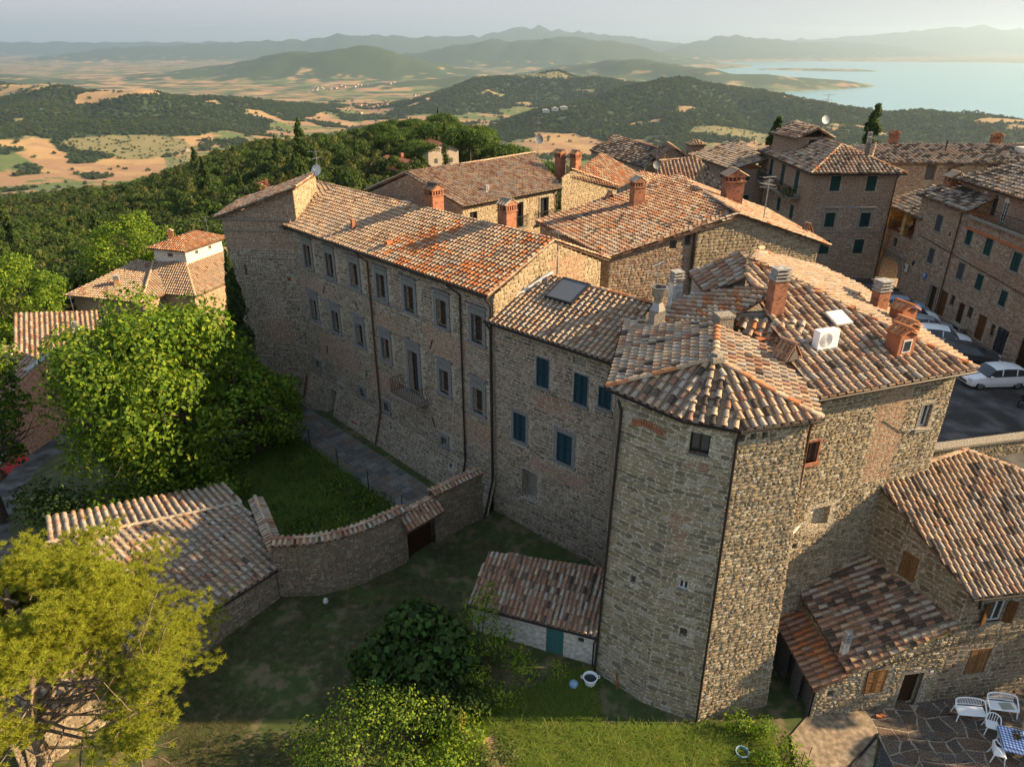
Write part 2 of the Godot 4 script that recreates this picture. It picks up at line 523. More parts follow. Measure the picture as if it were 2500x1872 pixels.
# pts: convex outline in space seen from outside, pts[0] bottom left, pts[1] bottom right; wins: windows and other openings
# each window: {k kind, u middle along the wall, y bottom, w width, h height, ...}
func wall(b: Dictionary, pts: Array, sty: String, wins := [], opt := {}) -> Dictionary:
	var d: Vector3 = pts[1] - pts[0]
	d.y = 0
	var u := d.normalized()
	var up: Vector3 = pts[pts.size() - 1] - pts[0]
	up -= u * up.dot(u)
	var t := up / up.y if absf(up.y) > 1e-4 else Vector3.UP
	var n := u.cross(t).normalized()
	var w := {"o": pts[0], "u": u, "t": t, "n": n, "b": b, "sty": sty}
	var poly := []
	for p in pts:
		poly.append(Vector2((p - pts[0]).dot(u), p.y))
	var ops := []
	var deps := []
	for q in wins:
		if q.get("flat", false):
			continue
		var mx: float = q.get("m", 0.0)
		ops.append(Rect2(q.u - q.w / 2 - mx, q.y - mx, q.w + 2 * mx, q.h + 2 * mx))
		deps.append(q.get("d", 0.28))
	# the mortar face with its openings
	var cuts := []
	for p in poly: cuts.append(p.x)
	for r in ops:
		cuts.append(r.position.x); cuts.append(r.end.x)
	cuts.sort()
	var mb := MB.new()
	for i in cuts.size() - 1:
		var x0: float = cuts[i]; var x1: float = cuts[i + 1]
		if x1 - x0 < 1e-4: continue
		var a := span_up(poly, x0 + 1e-4); var c := span_up(poly, x1 - 1e-4)
		if a.x == INF or c.x == INF: continue
		var xm := (x0 + x1) / 2
		var stops := []
		for r in ops:
			if r.position.x < xm and r.end.x > xm:
				stops.append(Vector2(r.position.y, r.end.y))
		stops.sort_custom(func(p, q): return p.x < q.x)
		var l0 := a.x; var r0 := c.x
		for s in stops:
			if s.x > maxf(l0, r0):
				mb.quad(wpt(w, x0, l0), wpt(w, x1, r0), wpt(w, x1, s.x), wpt(w, x0, s.x))
			l0 = maxf(l0, s.y); r0 = maxf(r0, s.y)
		if a.y > l0 + 1e-4 or c.y > r0 + 1e-4:
			mb.quad(wpt(w, x0, l0), wpt(w, x1, r0), wpt(w, x1, maxf(c.y, r0)), wpt(w, x0, maxf(a.y, l0)))
	# reveals of the openings
	for k in ops.size():
		var r: Rect2 = ops[k]
		var dp: float = -deps[k]
		var f := [wpt(w, r.position.x, r.position.y), wpt(w, r.end.x, r.position.y), wpt(w, r.end.x, r.end.y), wpt(w, r.position.x, r.end.y)]
		var g := []
		for p in f: g.append(p + n * dp)
		for i in 4:
			var j := (i + 1) % 4
			mb.quad(f[i], f[j], g[j], g[i])
	var called: String = opt.get("name", "wall")
	var wn := put(mb, called, M[opt.mat] if opt.has("mat") else M["mortar_" + sty], b.root)
	w.node = wn
	# stones in courses
	if not opt.get("bare", false):
		var S: Dictionary = STY[sty]
		var y0 := INF; var y1 := -INF
		for p in poly:
			y0 = minf(y0, p.y); y1 = maxf(y1, p.y)
		if opt.has("from"): y0 = maxf(y0, opt.from)
		if opt.has("to"): y1 = minf(y1, opt.to)
		var y := y0
		var skirts := []
		for q in wins:
			var mg: float = q.get("skirt", 0.03) + q.get("m", 0.0)
			skirts.append(Rect2(q.u - q.w / 2 - mg, q.y - q.get("skirt_y", mg), q.w + 2 * mg, q.h + mg + q.get("skirt_y", mg)))
		var zones: Array = opt.get("zones", [])    # [Rect2, style name]: patches of another masonry
		while y < y1 - 0.03:
			var hh := rng.randf_range(S.h.x, S.h.y)
			if y + hh > y1: hh = y1 - y
			var ym := y + hh / 2
			var sp := span_at(poly, ym)
			var x := sp.x
			while x < sp.y - 0.02 and sp.x != INF:
				var ll := rng.randf_range(S.l.x, S.l.y)
				if rng.randf() < 0.15: ll *= 0.55
				if x + ll > sp.y: ll = sp.y - x
				var rr := Rect2(x + .01, y + .01, ll - .02, hh - .02)
				var hit := false
				for s in skirts:
					if s.intersects(rr):
						hit = true
						# keep the part left of it
						if s.position.x - x > 0.09:
							ll = s.position.x - x
							hit = false
						break
				if ll > 0.05 and not hit:
					var zs := S
					for z in zones:
						if z[0].has_point(Vector2(x + ll / 2, ym)): zs = STY[z[1]]
					var sub := 1
					if zs != S and zs.h.y < 0.1: sub = maxi(1, int(round(hh / 0.078)))
					for k in sub:
						var hk := hh / sub
						add_stone(w, zs, x, y + k * hk, ll, hk)
				x += maxf(ll, 0.05)
			y += hh
	for q in wins:
		opening(w, q)
	return w

func add_stone(w: Dictionary, S: Dictionary, x: float, y: float, ll: float, hh: float) -> void:
	var p := wpt(w, x + ll / 2, y + hh / 2)
	var sx := 1.0 if rng.randf() < 0.5 else -1.0
	var g: float = S.gap
	var a := rng.randf_range(-0.05, 0.05)
	var ux: Vector3 = w.u * cos(a) + w.t * sin(a)
	var uy: Vector3 = w.t * cos(a) - w.u * sin(a)
	var bs := Basis(ux * (sx * maxf(ll - g, .03)), uy * (sx * maxf(hh - g, .02)), w.n * (S.depth * rng.randf_range(.4, 1.25)))
	var pal: Array = S.pal
	var c: Color = pal[rng.randi() % pal.size()]
	w.b.stone.append([seen_size(p, w.n, ll), w.node, Transform3D(bs, p), c])

func slab(mb: MB, w: Dictionary, u0: float, u1: float, y0: float, y1: float, d0: float, d1: float) -> void:
	# a block on the wall from depth d0 to d1 (outwards)
	var o := (wpt(w, u0, y0, d0) + wpt(w, u1, y1, d1)) / 2
	mb.box(o, w.u * ((u1 - u0) / 2), w.t * ((y1 - y0) / 2), w.n * ((d1 - d0) / 2))

func opening(w: Dictionary, q: Dictionary) -> void:
	var b: Dictionary = w.b
	var k: String = q.k
	if k == "none":
		return
	var u0: float = q.u - q.w / 2; var u1: float = q.u + q.w / 2
	var y0: float = q.y; var y1: float = q.y + q.h
	var mx: float = q.get("m", 0.0)
	var called: String = q.get("name", "door" if k.begins_with("door") else "window")
	var o := node(called, b.root)
	if q.has("label"): o.set_meta("label", q.label)
	var dp: float = q.get("d", 0.28)
	if k in ["hole", "vent"]:
		var m0 := MB.new()
		m0.quad(wpt(w, u0 - .02, y0 - .02, -dp + .004), wpt(w, u1 + .02, y0 - .02, -dp + .004), wpt(w, u1 + .02, y1 + .02, -dp + .004), wpt(w, u0 - .02, y1 + .02, -dp + .004))
		put(m0, "recess", M[q.get("back", "painted_shade")], o)
		if k == "hole" and q.get("lintel", false):
			var m1 := MB.new()
			slab(m1, w, u0 - .12, u1 + .12, y1, y1 + .14, -.05, .05)
			put(m1, "lintel", M.cornice_stone, o)
		if q.get("grille", false):
			var m2 := MB.new()
			for i in 3:
				slab(m2, w, lerpf(u0, u1, (i + 1) / 4.0) - .012, lerpf(u0, u1, (i + 1) / 4.0) + .012, y0, y1, -.1, -.075)
			put(m2, "grille", M.iron, o)
		return
	if q.get("frame", ""):
		# stone surround, proud of the wall
		var f: float = q.get("fw", 0.22)
		var m := MB.new()
		var pr: float = q.get("proud", 0.07)
		slab(m, w, u0 - f, u0, y0, y1, -.12, pr)
		slab(m, w, u1, u1 + f, y0, y1, -.12, pr)
		slab(m, w, u0 - f - .002, u1 + f + .002, y1, y1 + f * 1.15, -.12, pr + .004)
		put(m, "surround", M[q.frame], o)
		var ms := MB.new()
		slab(ms, w, u0 - f - .07, u1 + f + .07, y0 - .16, y0, -.15, pr + .07)
		put(ms, "sill", M[q.frame], o)
		if q.get("cornice", 0.0) > 0.0:
			var mc := MB.new()
			var ch: float = q.cornice
			slab(mc, w, u0 - f * .8, u1 + f * .8, y1 + f * 1.15, y1 + f * 1.15 + ch, -.1, pr - .03)
			slab(mc, w, u0 - f - .1, u1 + f + .1, y1 + f * 1.15 + ch, y1 + f * 1.15 + ch + .12, -.1, pr + .1)
			put(mc, "cornice", M[q.frame], o)
	elif q.get("sill", true) and not k.begins_with("door"):
		var ms := MB.new()
		slab(ms, w, u0 - .08, u1 + .08, y0 - .08, y0, -.15, .06)
		put(ms, "sill", M[q.get("sill_mat", "cornice_stone")], o)
	if k in ["glass", "shut_open", "doorglass"]:
		var fm := MB.new()
		var fr := .06
		slab(fm, w, u0, u0 + fr, y0, y1, -dp, -dp + .07)
		slab(fm, w, u1 - fr, u1, y0, y1, -dp, -dp + .07)
		slab(fm, w, u0 + fr, u1 - fr, y1 - fr, y1, -dp, -dp + .068)
		slab(fm, w, u0 + fr, u1 - fr, y0, y0 + fr, -dp, -dp + .068)
		slab(fm, w, q.u - .03, q.u + .03, y0 + fr, y1 - fr, -dp, -dp + .066)
		var rows: int = q.get("rows", 3)
		for i in range(1, rows):
			var yy := lerpf(y0, y1, float(i) / rows)
			slab(fm, w, u0 + fr, u1 - fr, yy - .015, yy + .015, -dp, -dp + .055)
		put(fm, "frame", M[q.get("wood", "wood_mid")], o)
		for s in 2:
			var pm := MB.new()
			var a: float = u0 + fr if s == 0 else q.u + .03
			var c: float = q.u - .03 if s == 0 else u1 - fr
			slab(pm, w, a, c, y0 + fr, y1 - fr, -dp + .02, -dp + .03)
			put(pm, "pane", M.glass, o)
		var bk := MB.new()
		bk.quad(wpt(w, u0, y0, -dp - .02), wpt(w, u1, y0, -dp - .02), wpt(w, u1, y1, -dp - .02), wpt(w, u0, y1, -dp - .02))
		put(bk, "back", M.painted_shade, o)
	if k in ["shut", "door"]:
		var sm: Material = M[q.get("paint", "shutter_green")]
		var leafs := 2 if k == "shut" or q.w > 1.0 else 1
		for s in leafs:
			var a := lerpf(u0, u1, float(s) / leafs) + .012
			var c := lerpf(u0, u1, float(s + 1) / leafs) - .012
			var lm := MB.new()
			var z := -dp + .02
			var fr := .07
			slab(lm, w, a, a + fr, y0, y1, z, z + .05)
			slab(lm, w, c - fr, c, y0, y1, z, z + .05)
			slab(lm, w, a + fr, c - fr, y1 - fr, y1, z, z + .049)
			slab(lm, w, a + fr, c - fr, y0, y0 + fr, z, z + .049)
			slab(lm, w, a + fr, c - fr, (y0 + y1) / 2 - .04, (y0 + y1) / 2 + .04, z, z + .048)
			if k == "shut":
				var nl := int((y1 - y0 - 2 * fr) / 0.075)
				for i in nl:
					var yy := lerpf(y0 + fr, y1 - fr, (i + .5) / nl)
					var oo := wpt(w, (a + c) / 2, yy, z + .022)
					lm.box(oo, w.u * ((c - a) / 2 - fr), (w.t * .8 - w.n * .6) * .036, (w.n * .8 + w.t * .6) * .005)
			else:
				slab(lm, w, a + fr, c - fr, y0 + fr, y1 - fr, z + .01, z + .03)
			put(lm, "leaf" if k == "door" else "shutter", sm, o)
		var bk := MB.new()
		bk.quad(wpt(w, u0, y0, -dp + .004), wpt(w, u1, y0, -dp + .004), wpt(w, u1, y1, -dp + .004), wpt(w, u0, y1, -dp + .004))
		put(bk, "back", M.painted_shade, o)
	if k == "shut_open":
		for s in [-1.0, 1.0]:
			var lm := MB.new()
			var hu: float = q.w * .5
			var cu: float = (u0 if s < 0 else u1) + s * hu * .55
			var tilt := Vector3.ZERO
			var dirv: Vector3 = (w.u * s * .93 + w.n * .37).normalized()
			var ctr: Vector3 = wpt(w, u0 if s < 0 else u1, (y0 + y1) / 2, .05) + dirv * (hu / 2 + .03)
			var nn: Vector3 = dirv.cross(w.t).normalized()
			lm.box(ctr, dirv * (hu / 2), w.t * ((y1 - y0) / 2), nn * .02)
			for i in 12:
				lm.box(ctr + w.t * lerpf(-(y1 - y0) / 2 + .08, (y1 - y0) / 2 - .08, i / 11.0), dirv * (hu / 2 - .06), w.t * .02, nn * .032)
			put(lm, "shutter", M[q.get("paint", "wood_mid")], o)

# ---------------------------------------------------------------- roofs
func pick_tile(opt: Dictionary, p: Vector3, fu: float, fv: float) -> Color:
	var ws: Dictionary = opt.get("mix", {"b": .6, "g": .25, "r": .15})
	var nz := patch.get_noise_2d(p.x * 1.0, p.z * 1.0)
	if opt.has("orange"):
		# replaced tiles: patches of newer orange clay
		var k: float = nz * 1.4 + (fu - float(opt.orange)) * 1.6
		if k > 0.30 and rng.randf() < 0.5: return ROOFPAL.o[rng.randi() % 4]
		if k > 0.08 and rng.randf() < 0.13: return ROOFPAL.o[rng.randi() % 4]
	var total := 0.0
	for key in ws: total += ws[key] * (1.0 + (nz * 1.6 if key in ["g", "d"] else -nz * .6))
	var r := rng.randf() * total
	for key in ws:
		r -= ws[key] * (1.0 + (nz * 1.6 if key in ["g", "d"] else -nz * .6))
		if r <= 0.0:
			return ROOFPAL[key][rng.randi() % ROOFPAL[key].size()]
	return ROOFPAL.b[0]

# pts: convex outline on the roof plane; the eave runs from pts[0] to pts[1] (seen from outside, left to right)
func roof(b: Dictionary, pts: Array, opt := {}) -> Dictionary:
	var u: Vector3 = (pts[1] - pts[0]).normalized()
	var cen := Vector3.ZERO
	for i in range(2, pts.size()):
		cen += pts[i] / float(pts.size() - 2)
	var n: Vector3 = (pts[1] - pts[0]).cross(cen - pts[0]).normalized()
	pts = pts.duplicate()
	for i in range(2, pts.size()):        # all corners on one plane
		var pp: Vector3 = pts[i]
		pp.y -= n.dot(pp - pts[0]) / n.y
		pts[i] = pp
	var v := n.cross(u).normalized()      # uphill
	var th: float = opt.get("thick", 0.14)
	var mb := MB.new()
	var top := []; var bot := []
	for p in pts:
		top.append(p); bot.append(p - Vector3(0, th, 0))
	mb.poly(top)
	var rb := bot.duplicate(); rb.reverse()
	mb.poly(rb)
	for i in pts.size():
		var j := (i + 1) % pts.size()
		mb.quad(bot[i], bot[j], top[j], top[i])
	var rn := put(mb, "roof", M.deck, b.root)
	var poly := []
	for p in pts:
		poly.append(Vector2((p - pts[0]).dot(u), (p - pts[0]).dot(v)))
	var u0 := INF; var u1 := -INF; var vmax := 0.0
	for p in poly:
		u0 = minf(u0, p.x); u1 = maxf(u1, p.x); vmax = maxf(vmax, p.y)
	var pitch: float = opt.get("pitch", 0.30)
	var ex: float = opt.get("ex", 0.36)
	var wd: float = opt.get("wide", pitch * 0.66)
	var cols := int(floor((u1 - u0) / pitch))
	pitch = (u1 - u0) / cols
	var skew: float = opt.get("skew", 0.0)   # downhill direction turned along the eave
	var dv := (v + u * skew).normalized()
	var du := n.cross(dv) * -1.0
	for c in cols:
		var uc := u0 + (c + .5) * pitch
		for part in 2:
			var cu := uc if part == 0 else uc + pitch * .5
			var sp := span_up(poly, cu)
			if sp.x == INF: continue
			var len := sp.y - sp.x
			if len < 0.12: continue
			var nr := maxi(1, int(ceil(len / ex)))
			var cshift := rng.randf_range(-.012, .012)
			for r in nr:
				var vv := sp.x + r * ex
				var tl := ex * 1.18
				if vv + tl > sp.y + .05: tl = maxf(sp.y + .05 - vv, .15)
				var hp: Vector3 = pts[0] + u * (cu + cshift + rng.randf_range(-.01, .01)) + v * vv
				hp += n * (wob.get_noise_2d(hp.x * 3.0, hp.z * 3.0) * .045)
				if part == 0:
					var yaw := rng.randf_range(-.035, .035)
					var zz := (-v * cos(yaw) + u * sin(yaw))
					var lift := .05 + rng.randf_range(0, .02)
					var zt := (zz * tl + n * lift)
					var xx := n.cross(zz).normalized()
					var ws := wd * rng.randf_range(.93, 1.05)
					var pos := hp + v * tl + n * 0.012
					var bs := Basis(xx * ws, n * ws, zt)
					var mid := hp + v * tl * .5
					b.tile.append([seen_size(mid, n, ex), rn, Transform3D(bs, pos), pick_tile(opt, mid, (cu - u0) / (u1 - u0), vv / vmax)])
				else:
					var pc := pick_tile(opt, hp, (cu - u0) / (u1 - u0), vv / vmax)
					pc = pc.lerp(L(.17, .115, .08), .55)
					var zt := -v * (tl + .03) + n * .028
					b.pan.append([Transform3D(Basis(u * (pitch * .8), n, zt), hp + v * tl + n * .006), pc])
	return {"node": rn, "u": u, "v": v, "n": n, "pts": pts, "b": b}

func ridge(b: Dictionary, rn: Node, p0: Vector3, p1: Vector3, opt := {}) -> void:
	var d := (p0 - p1)
	var len := d.length()
	d = d.normalized()
	var x := Vector3.UP.cross(d).normalized()
	var n := d.cross(x)
	var l := 0.42
	var k := int(len / l)
	l = len / k
	var wd: float = opt.get("wide", 0.26)
	for i in k:
		var pos := p0.lerp(p1, float(i + 1) / k) + n * (.0 + rng.randf_range(-.008, .012)) + n * float(opt.get("lift", .04))
		var c := pick_tile(opt, pos, .5, .5)
		b.ridge.append([seen_size(pos, n, l) * 1.2, rn, Transform3D(Basis(x * wd * rng.randf_range(.95, 1.05), n * wd * .75, d * l * 1.12 + n * .025), pos - d * l * .1), c])

func gutter(b: Dictionary, p0: Vector3, p1: Vector3, r := 0.07, m := "gutter") -> void:
	var mb := MB.new()
	var d := (p1 - p0).normalized()
	var x := d.cross(Vector3.UP).normalized()
	var pr := []
	for i in 7:
		var a := PI * i / 6
		pr.append(x * (cos(a) * r) - Vector3.UP * (sin(a) * r))
	for i in 6:
		mb.quad(p0 + pr[i], p0 + pr[i + 1], p1 + pr[i + 1], p1 + pr[i])
	mb.quad(p0 + pr[0] * 1.12 + Vector3.UP * .012, p0 + pr[0] * .9, p1 + pr[0] * .9, p1 + pr[0] * 1.12 + Vector3.UP * .012)
	mb.quad(p0 + pr[6] * 1.12 + Vector3.UP * .012, p0 + pr[6] * .9, p1 + pr[6] * .9, p1 + pr[6] * 1.12 + Vector3.UP * .012)
	put(mb, "gutter", M[m], b.root)

func pipe(b: Dictionary, path: Array, r := 0.06, m := "gutter", called := "downpipe") -> void:
	var mb := MB.new()
	mb.tube(path, r, r, 8)
	put(mb, called, M[m], b.root)

# ---------------------------------------------------------------- chimneys and roof fittings
func bodybox(mb: MB, o: Vector3, s: Vector3, turn: float) -> void:
	var bs := Basis(Vector3.UP, turn)
	mb.box(o, bs.x * s.x / 2, Vector3.UP * s.y / 2, bs.z * s.z / 2)

func mini_roof(o: Node, c: Vector3, bs: Basis, w: float, l: float, rise: float, pal: String) -> void:
	# two small slopes of barrel tiles, ridge along bs.z
	for s in [-1.0, 1.0]:
		var k := maxi(2, int(l / .2))
		for i in k:
			var e: Vector3 = c + bs.x * (s * w / 2) + bs.z * lerpf(-l / 2, l / 2, (i + .5) / k)
			var t: Vector3 = c + Vector3.UP * rise + bs.z * lerpf(-l / 2, l / 2, (i + .5) / k)
			var z := e - t
			var n := (Vector3.UP - z.normalized() * z.normalized().y).normalized()
			var x := n.cross(z).normalized()
			var m := MeshInstance3D.new()
			m.mesh = SHAPE.tile
			m.material_override = tinted("tile", ROOFPAL[pal][rng.randi() % ROOFPAL[pal].size()])
			m.transform = Transform3D(Basis(x * (l / k * .95), n * .15, z * 1.04), t + n * .02)
			m.name = "roof_tile"
			o.add_child(m, true)
	var r := MeshInstance3D.new()
	r.mesh = SHAPE.tile
	r.material_override = tinted("tile", ROOFPAL[pal][rng.randi() % ROOFPAL[pal].size()])
	r.transform = Transform3D(Basis(bs.x * .26, Vector3.UP * .2, bs.z * l * 1.06), c + Vector3.UP * (rise + .02) - bs.z * l * .53)
	r.name = "ridge_tile"
	o.add_child(r, true)

# kind house: brick shaft, pigeon-hole openings, little tiled gable; kind slabs: shaft with stacked flat caps
func chimney(b: Dictionary, at: Vector3, turn: float, w: float, h: float, kind := "house", m := "brick", pal := "r") -> Node3D:
	var o := node("chimney", b.root)
	var bs := Basis(Vector3.UP, turn)
	var mb := MB.new()
	var low := 0.7
	if kind == "house":
		bodybox(mb, at + Vector3.UP * ((h - low) / 2), Vector3(w, h + low, w * .9), turn)
		put(mb, "shaft", M[m], o)
		var mc := MB.new()
		bodybox(mc, at + Vector3.UP * (h + .04), Vector3(w * 1.14, .08, w * 1.04), turn)
		put(mc, "band", M.brick, o)
		var mp := MB.new()
		for i in 5:
			for s in [-1.0, 1.0]:
				bodybox(mp, at + Vector3.UP * (h + .22) + bs.x * lerpf(-w * .46, w * .46, i / 4.0) + bs.z * (s * w * .4), Vector3(.09, .28, .09), turn)
		for s in [-1.0, 1.0]:
			bodybox(mp, at + Vector3.UP * (h + .22) + bs.x * (s * w * .46), Vector3(.09, .28, .1), turn)
		bodybox(mp, at + Vector3.UP * (h + .39), Vector3(w * 1.1, .06, w), turn)
		put(mp, "flue_posts", M[m], o)
		var mi := MB.new()
		bodybox(mi, at + Vector3.UP * (h + .2), Vector3(w * .6, .26, w * .5), turn)
		put(mi, "flue", M.painted_shade, o)
		# gable ends
		var mg := MB.new()
		for s in [-1.0, 1.0]:
			var z: Vector3 = bs.z * (s * w * .5)
			var q := [at + Vector3.UP * (h + .42) - bs.x * w * .55 + z, at + Vector3.UP * (h + .42) + bs.x * w * .55 + z, at + Vector3.UP * (h + .42 + w * .3) + z]
			if s < 0: q.reverse()
			mg.poly(q)
		put(mg, "gable", M[m], o)
		mini_roof(o, at + Vector3.UP * (h + .42), bs, w * 1.25, w * 1.1, w * .34, pal)
	else:
		bodybox(mb, at + Vector3.UP * ((h - low) / 2), Vector3(w, h + low, w * .8), turn)
		put(mb, "shaft", M[m], o)
		for i in 4:
			var mc := MB.new()
			bodybox(mc, at + Vector3.UP * (h + .06 + i * .15), Vector3(w * (1.12 - i * .03), .06, w * .95), turn + rng.randf_range(-.05, .05))
			put(mc, "cap_slab", M.plaster_grey, o)
		var mp := MB.new()
		for i in 3:
			for s in [-1.0, 1.0]:
				bodybox(mp, at + Vector3.UP * (h + .135 + i * .15) + bs.x * (s * w * .4), Vector3(.09, .1, w * .7), turn)
		put(mp, "spacer", M.plaster_grey, o)
	return o

func antenna(b: Dictionary, at: Vector3, h: float, turn: float, rods := 6, dish := 0) -> Node3D:
	var o := node("aerial", b.root)
	var mb := MB.new()
	mb.tube([at - Vector3.UP * .5, at + Vector3.UP * h], .022, .018, 6)
	put(mb, "mast", M.galvanised, o)
	var bs := Basis(Vector3.UP, turn)
	var m2 := MB.new()
	for lvl in 2:
		var c := at + Vector3.UP * (h - .1 - lvl * .45)
		var d := bs.x if lvl == 0 else bs.z
		var e := bs.z if lvl == 0 else bs.x
		m2.tube([c - d * .55, c + d * .55], .014, .014, 5)
		for i in rods:
			var q := c + d * lerpf(-.5, .5, float(i) / (rods - 1))
			m2.tube([q - e * lerpf(.32, .18, float(i) / rods), q + e * lerpf(.32, .18, float(i) / rods)], .008, .008, 4)
	put(m2, "rods", M.galvanised, o)
	if dish:
		var m3 := MB.new()
		var c := at + Vector3.UP * (h * .45) + bs.z * .12
		var nrm := (bs.z + Vector3.UP * .35).normalized()
		var ax := bs.x
		var ay := nrm.cross(ax)
		var prev := []
		for r in 5:
			var rr := .42 * r / 4.0
			var rg := m3.ring(c + nrm * (rr * rr * .5), ax, ay, maxf(rr, .001), 16)
			if prev.size():
				for i in 16:
					m3.quad(prev[i], prev[(i + 1) % 16], rg[(i + 1) % 16], rg[i])
			prev = rg
		m3.tube([c, c + nrm * .45], .012, .012, 4)
		put(m3, "dish", M.white_paint if dish == 1 else M.dish_grey, o)
	return o

# ---------------------------------------------------------------- the near buildings
func V(x: float, y: float, z: float) -> Vector3:
	return Vector3(x, y, z)

func palace() -> void:
	var b := new_building("stone_palace", "long three-storey stone palace with rows of grey-framed windows and an iron balcony", V(-9, 0, -44))
	var e := V(-.694, 0, -.72)
	var g := V(.72, 0, -.694)
	var WL := V(-16.66, 0, -52.2)
	var WR := V(-.98, 0, -35.9)
	var at := func(p: Vector3, y: float) -> Vector3: return V(p.x, y, p.z)
	var wins := []
	var us := [2.77, 5.79, 8.88, 11.99, 14.99, 18.14, 21.25]
	var y1 := [11.28, 11.25, 11.2, 11.13, 11.05, 10.93, 10.84]
	var y2 := [7.25, 7.1, 6.97, 6.82, 5.5, 6.54, 6.38]
	for i in 7:
		wins.append({"k": "glass", "u": us[i], "y": y1[i], "w": .92, "h": 1.66, "d": .34, "frame": "serena", "fw": .27, "skirt": .42, "skirt_y": .2, "cornice": .16, "rows": 3})
	for i in 7:
		if i == 4:
			wins.append({"k": "doorglass", "u": 14.96, "y": 5.45, "w": 1.0, "h": 2.95, "d": .36, "frame": "serena", "fw": .28, "skirt": .44, "skirt_y": .2, "cornice": .28, "rows": 2, "wood": "wood_dark"})
		else:
			wins.append({"k": "glass", "u": us[i] - .05, "y": y2[i], "w": .86, "h": 1.58, "d": .34, "frame": "serena", "fw": .27, "skirt": .42, "skirt_y": .2, "cornice": .3, "rows": 3})
	var sm := [[2.25, 3.05], [8.4, 2.85], [11.45, 2.8], [17.8, 2.7]]
	for s in sm:
		wins.append({"k": "glass", "u": s[0], "y": s[1], "w": .55, "h": .62, "d": .4, "frame": "serena", "fw": .2, "skirt": .3, "skirt_y": .18, "rows": 2, "wood": "wood_dark"})
	wins.append({"k": "hole", "u": 5.3, "y": 2.75, "w": .8, "h": .9, "d": .12, "back": "mortar_palace", "skirt": .02})
	wins.append({"k": "vent", "u": 12.6, "y": 1.95 + .6, "w": .25, "h": .25, "d": .2})
	var zones := [[Rect2(3.0, 4.3, 5, 2.2), "brick"], [Rect2(9.6, 4.1, 3.4, 1.6), "brick"], [Rect2(16.4, 9.0, 3.8, 1.6), "brick"], [Rect2(1.0, 9.4, 5.0, 1.1), "brick"], [Rect2(11.0, 9.2, 2.5, .8), "brick"], [Rect2(19.4, 4.2, 2.8, 1.5), "brick"]]
	var w := wall(b, [at.call(WL, 2.4), at.call(WR, 2.4), at.call(WR, 13.9), at.call(WL, 13.9)], "palace", wins, {"zones": zones})
	# battered foot of the wall
	var out := V(-.72, 0, .694) * .85
	wall(b, [WL + out + V(0, -.6, 0), WR + out + V(0, -.6, 0), at.call(WR, 2.4), at.call(WL, 2.4)], "palace", [
		{"k": "hole", "u": 4.3, "y": -.5, "w": 1.05, "h": 2.5, "d": .7, "back": "plaster_grey", "name": "low_doorway"},
		{"k": "vent", "u": 7.6, "y": .4, "w": .9, "h": .22, "d": .15, "back": "brick_new"},
		{"k": "vent", "u": 12.0, "y": 1.6, "w": .26, "h": .26, "d": .2},
		{"k": "vent", "u": 18.6, "y": 1.5, "w": .26, "h": .3, "d": .2},
		{"k": "door", "u": 21.2, "y": -.45, "w": .95, "h": 2.1, "d": .4, "paint": "wood_dark", "frame": "serena", "fw": .16}], {"name": "battered_foot"})
	# sunlit gable end: same stone, with sunlight also painted into its colour
	var WB := WR + g * 8.85
	wall(b, [at.call(WR, 10.0), at.call(WB, 10.0), at.call(WB, 14.0), at.call(WR + g * 4.5, 15.95), at.call(WR, 13.9)], "sun_painted", [], {"name": "gable_wall", "zones": [[Rect2(4.2, 12.6, 3.2, 2.4), "brick"]]})
	wall(b, [at.call(WB, 4), at.call(WL + g * 8.85, 4), at.call(WL + g * 8.85, 13.9), at.call(WB, 13.9)], "palace", [], {"bare": true, "name": "rear_wall"})
	var EL := V(-17.0, 14, -51.9); var ER := V(-1.3, 14, -35.6)
	var RR := V(2.34, 16.07, -39.12); var RL := V(-15.9, 16.07, -57.95)
	var mixa := {"b": .86, "g": .08, "r": .06}
	var r1 := roof(b, [EL, ER, RR, RL], {"mix": mixa, "orange": .64, "pitch": .31, "ex": .34, "wide": .235})
	roof(b, [V(5.95, 14.05, -42.5), V(-12.3, 14.05, -61.3), RL, RR], {"mix": mixa, "pitch": .31, "ex": .34})
	ridge(b, r1.node, RR, RL, {"mix": {"b": .7, "r": .3}})
	# verge tiles of the right gable
	for pq in [[ER, RR], [V(5.95, 14.05, -42.5), RR]]:
		ridge(b, r1.node, pq[0] + g * .03, pq[1], {"mix": {"b": .8, "r": .2}, "wide": .2, "lift": .03})
	gutter(b, EL + V(-.07, -.02, .06), ER + V(-.07, -.02, .06), .085)
	var nw: Vector3 = w.n
	for u in [.55, 10.75, 19.95, 22.5]:
		var path := [wpt(w, u - (.7 if u > 5 and u < 21 else 0.0), 13.85, .5), wpt(w, u, 13.35, .12), wpt(w, u, 2.5, .12)]
		path.append(wpt(w, u, .1, .12) + out * .8)
		pipe(b, path, .06, "rust_pipe" if u < 15 else "gutter")
	# iron tie bars
	for q in [[4.6, 10.05, .35], [8.8, 9.9, -.5], [17.0, 9.5, .4], [4.0, 5.2, .2], [9.2, 4.9, .25], [16.8, 4.0, -.25]]:
		var mb := MB.new()
		var c := wpt(w, q[0], q[1], .06)
		var d: Vector3 = (w.t + w.u * q[2]).normalized() * .34
		mb.tube([c - d, c + d], .028, .028, 5)
		put(mb, "tie_bar", M.iron, b.root)
	# string course under the upper windows
	var sc := MB.new()
	slab(sc, w, 4.0, 16.5, 10.86, 10.98, -.02, .05)
	put(sc, "string_course", M.serena, b.root)
	# balcony
	var bal := node("balcony", b.root)
	var fl := MB.new()
	slab(fl, w, 13.55, 16.4, 5.2, 5.36, -.1, 1.05)
	slab(fl, w, 14.0, 14.25, 4.75, 5.2, -.1, .7)
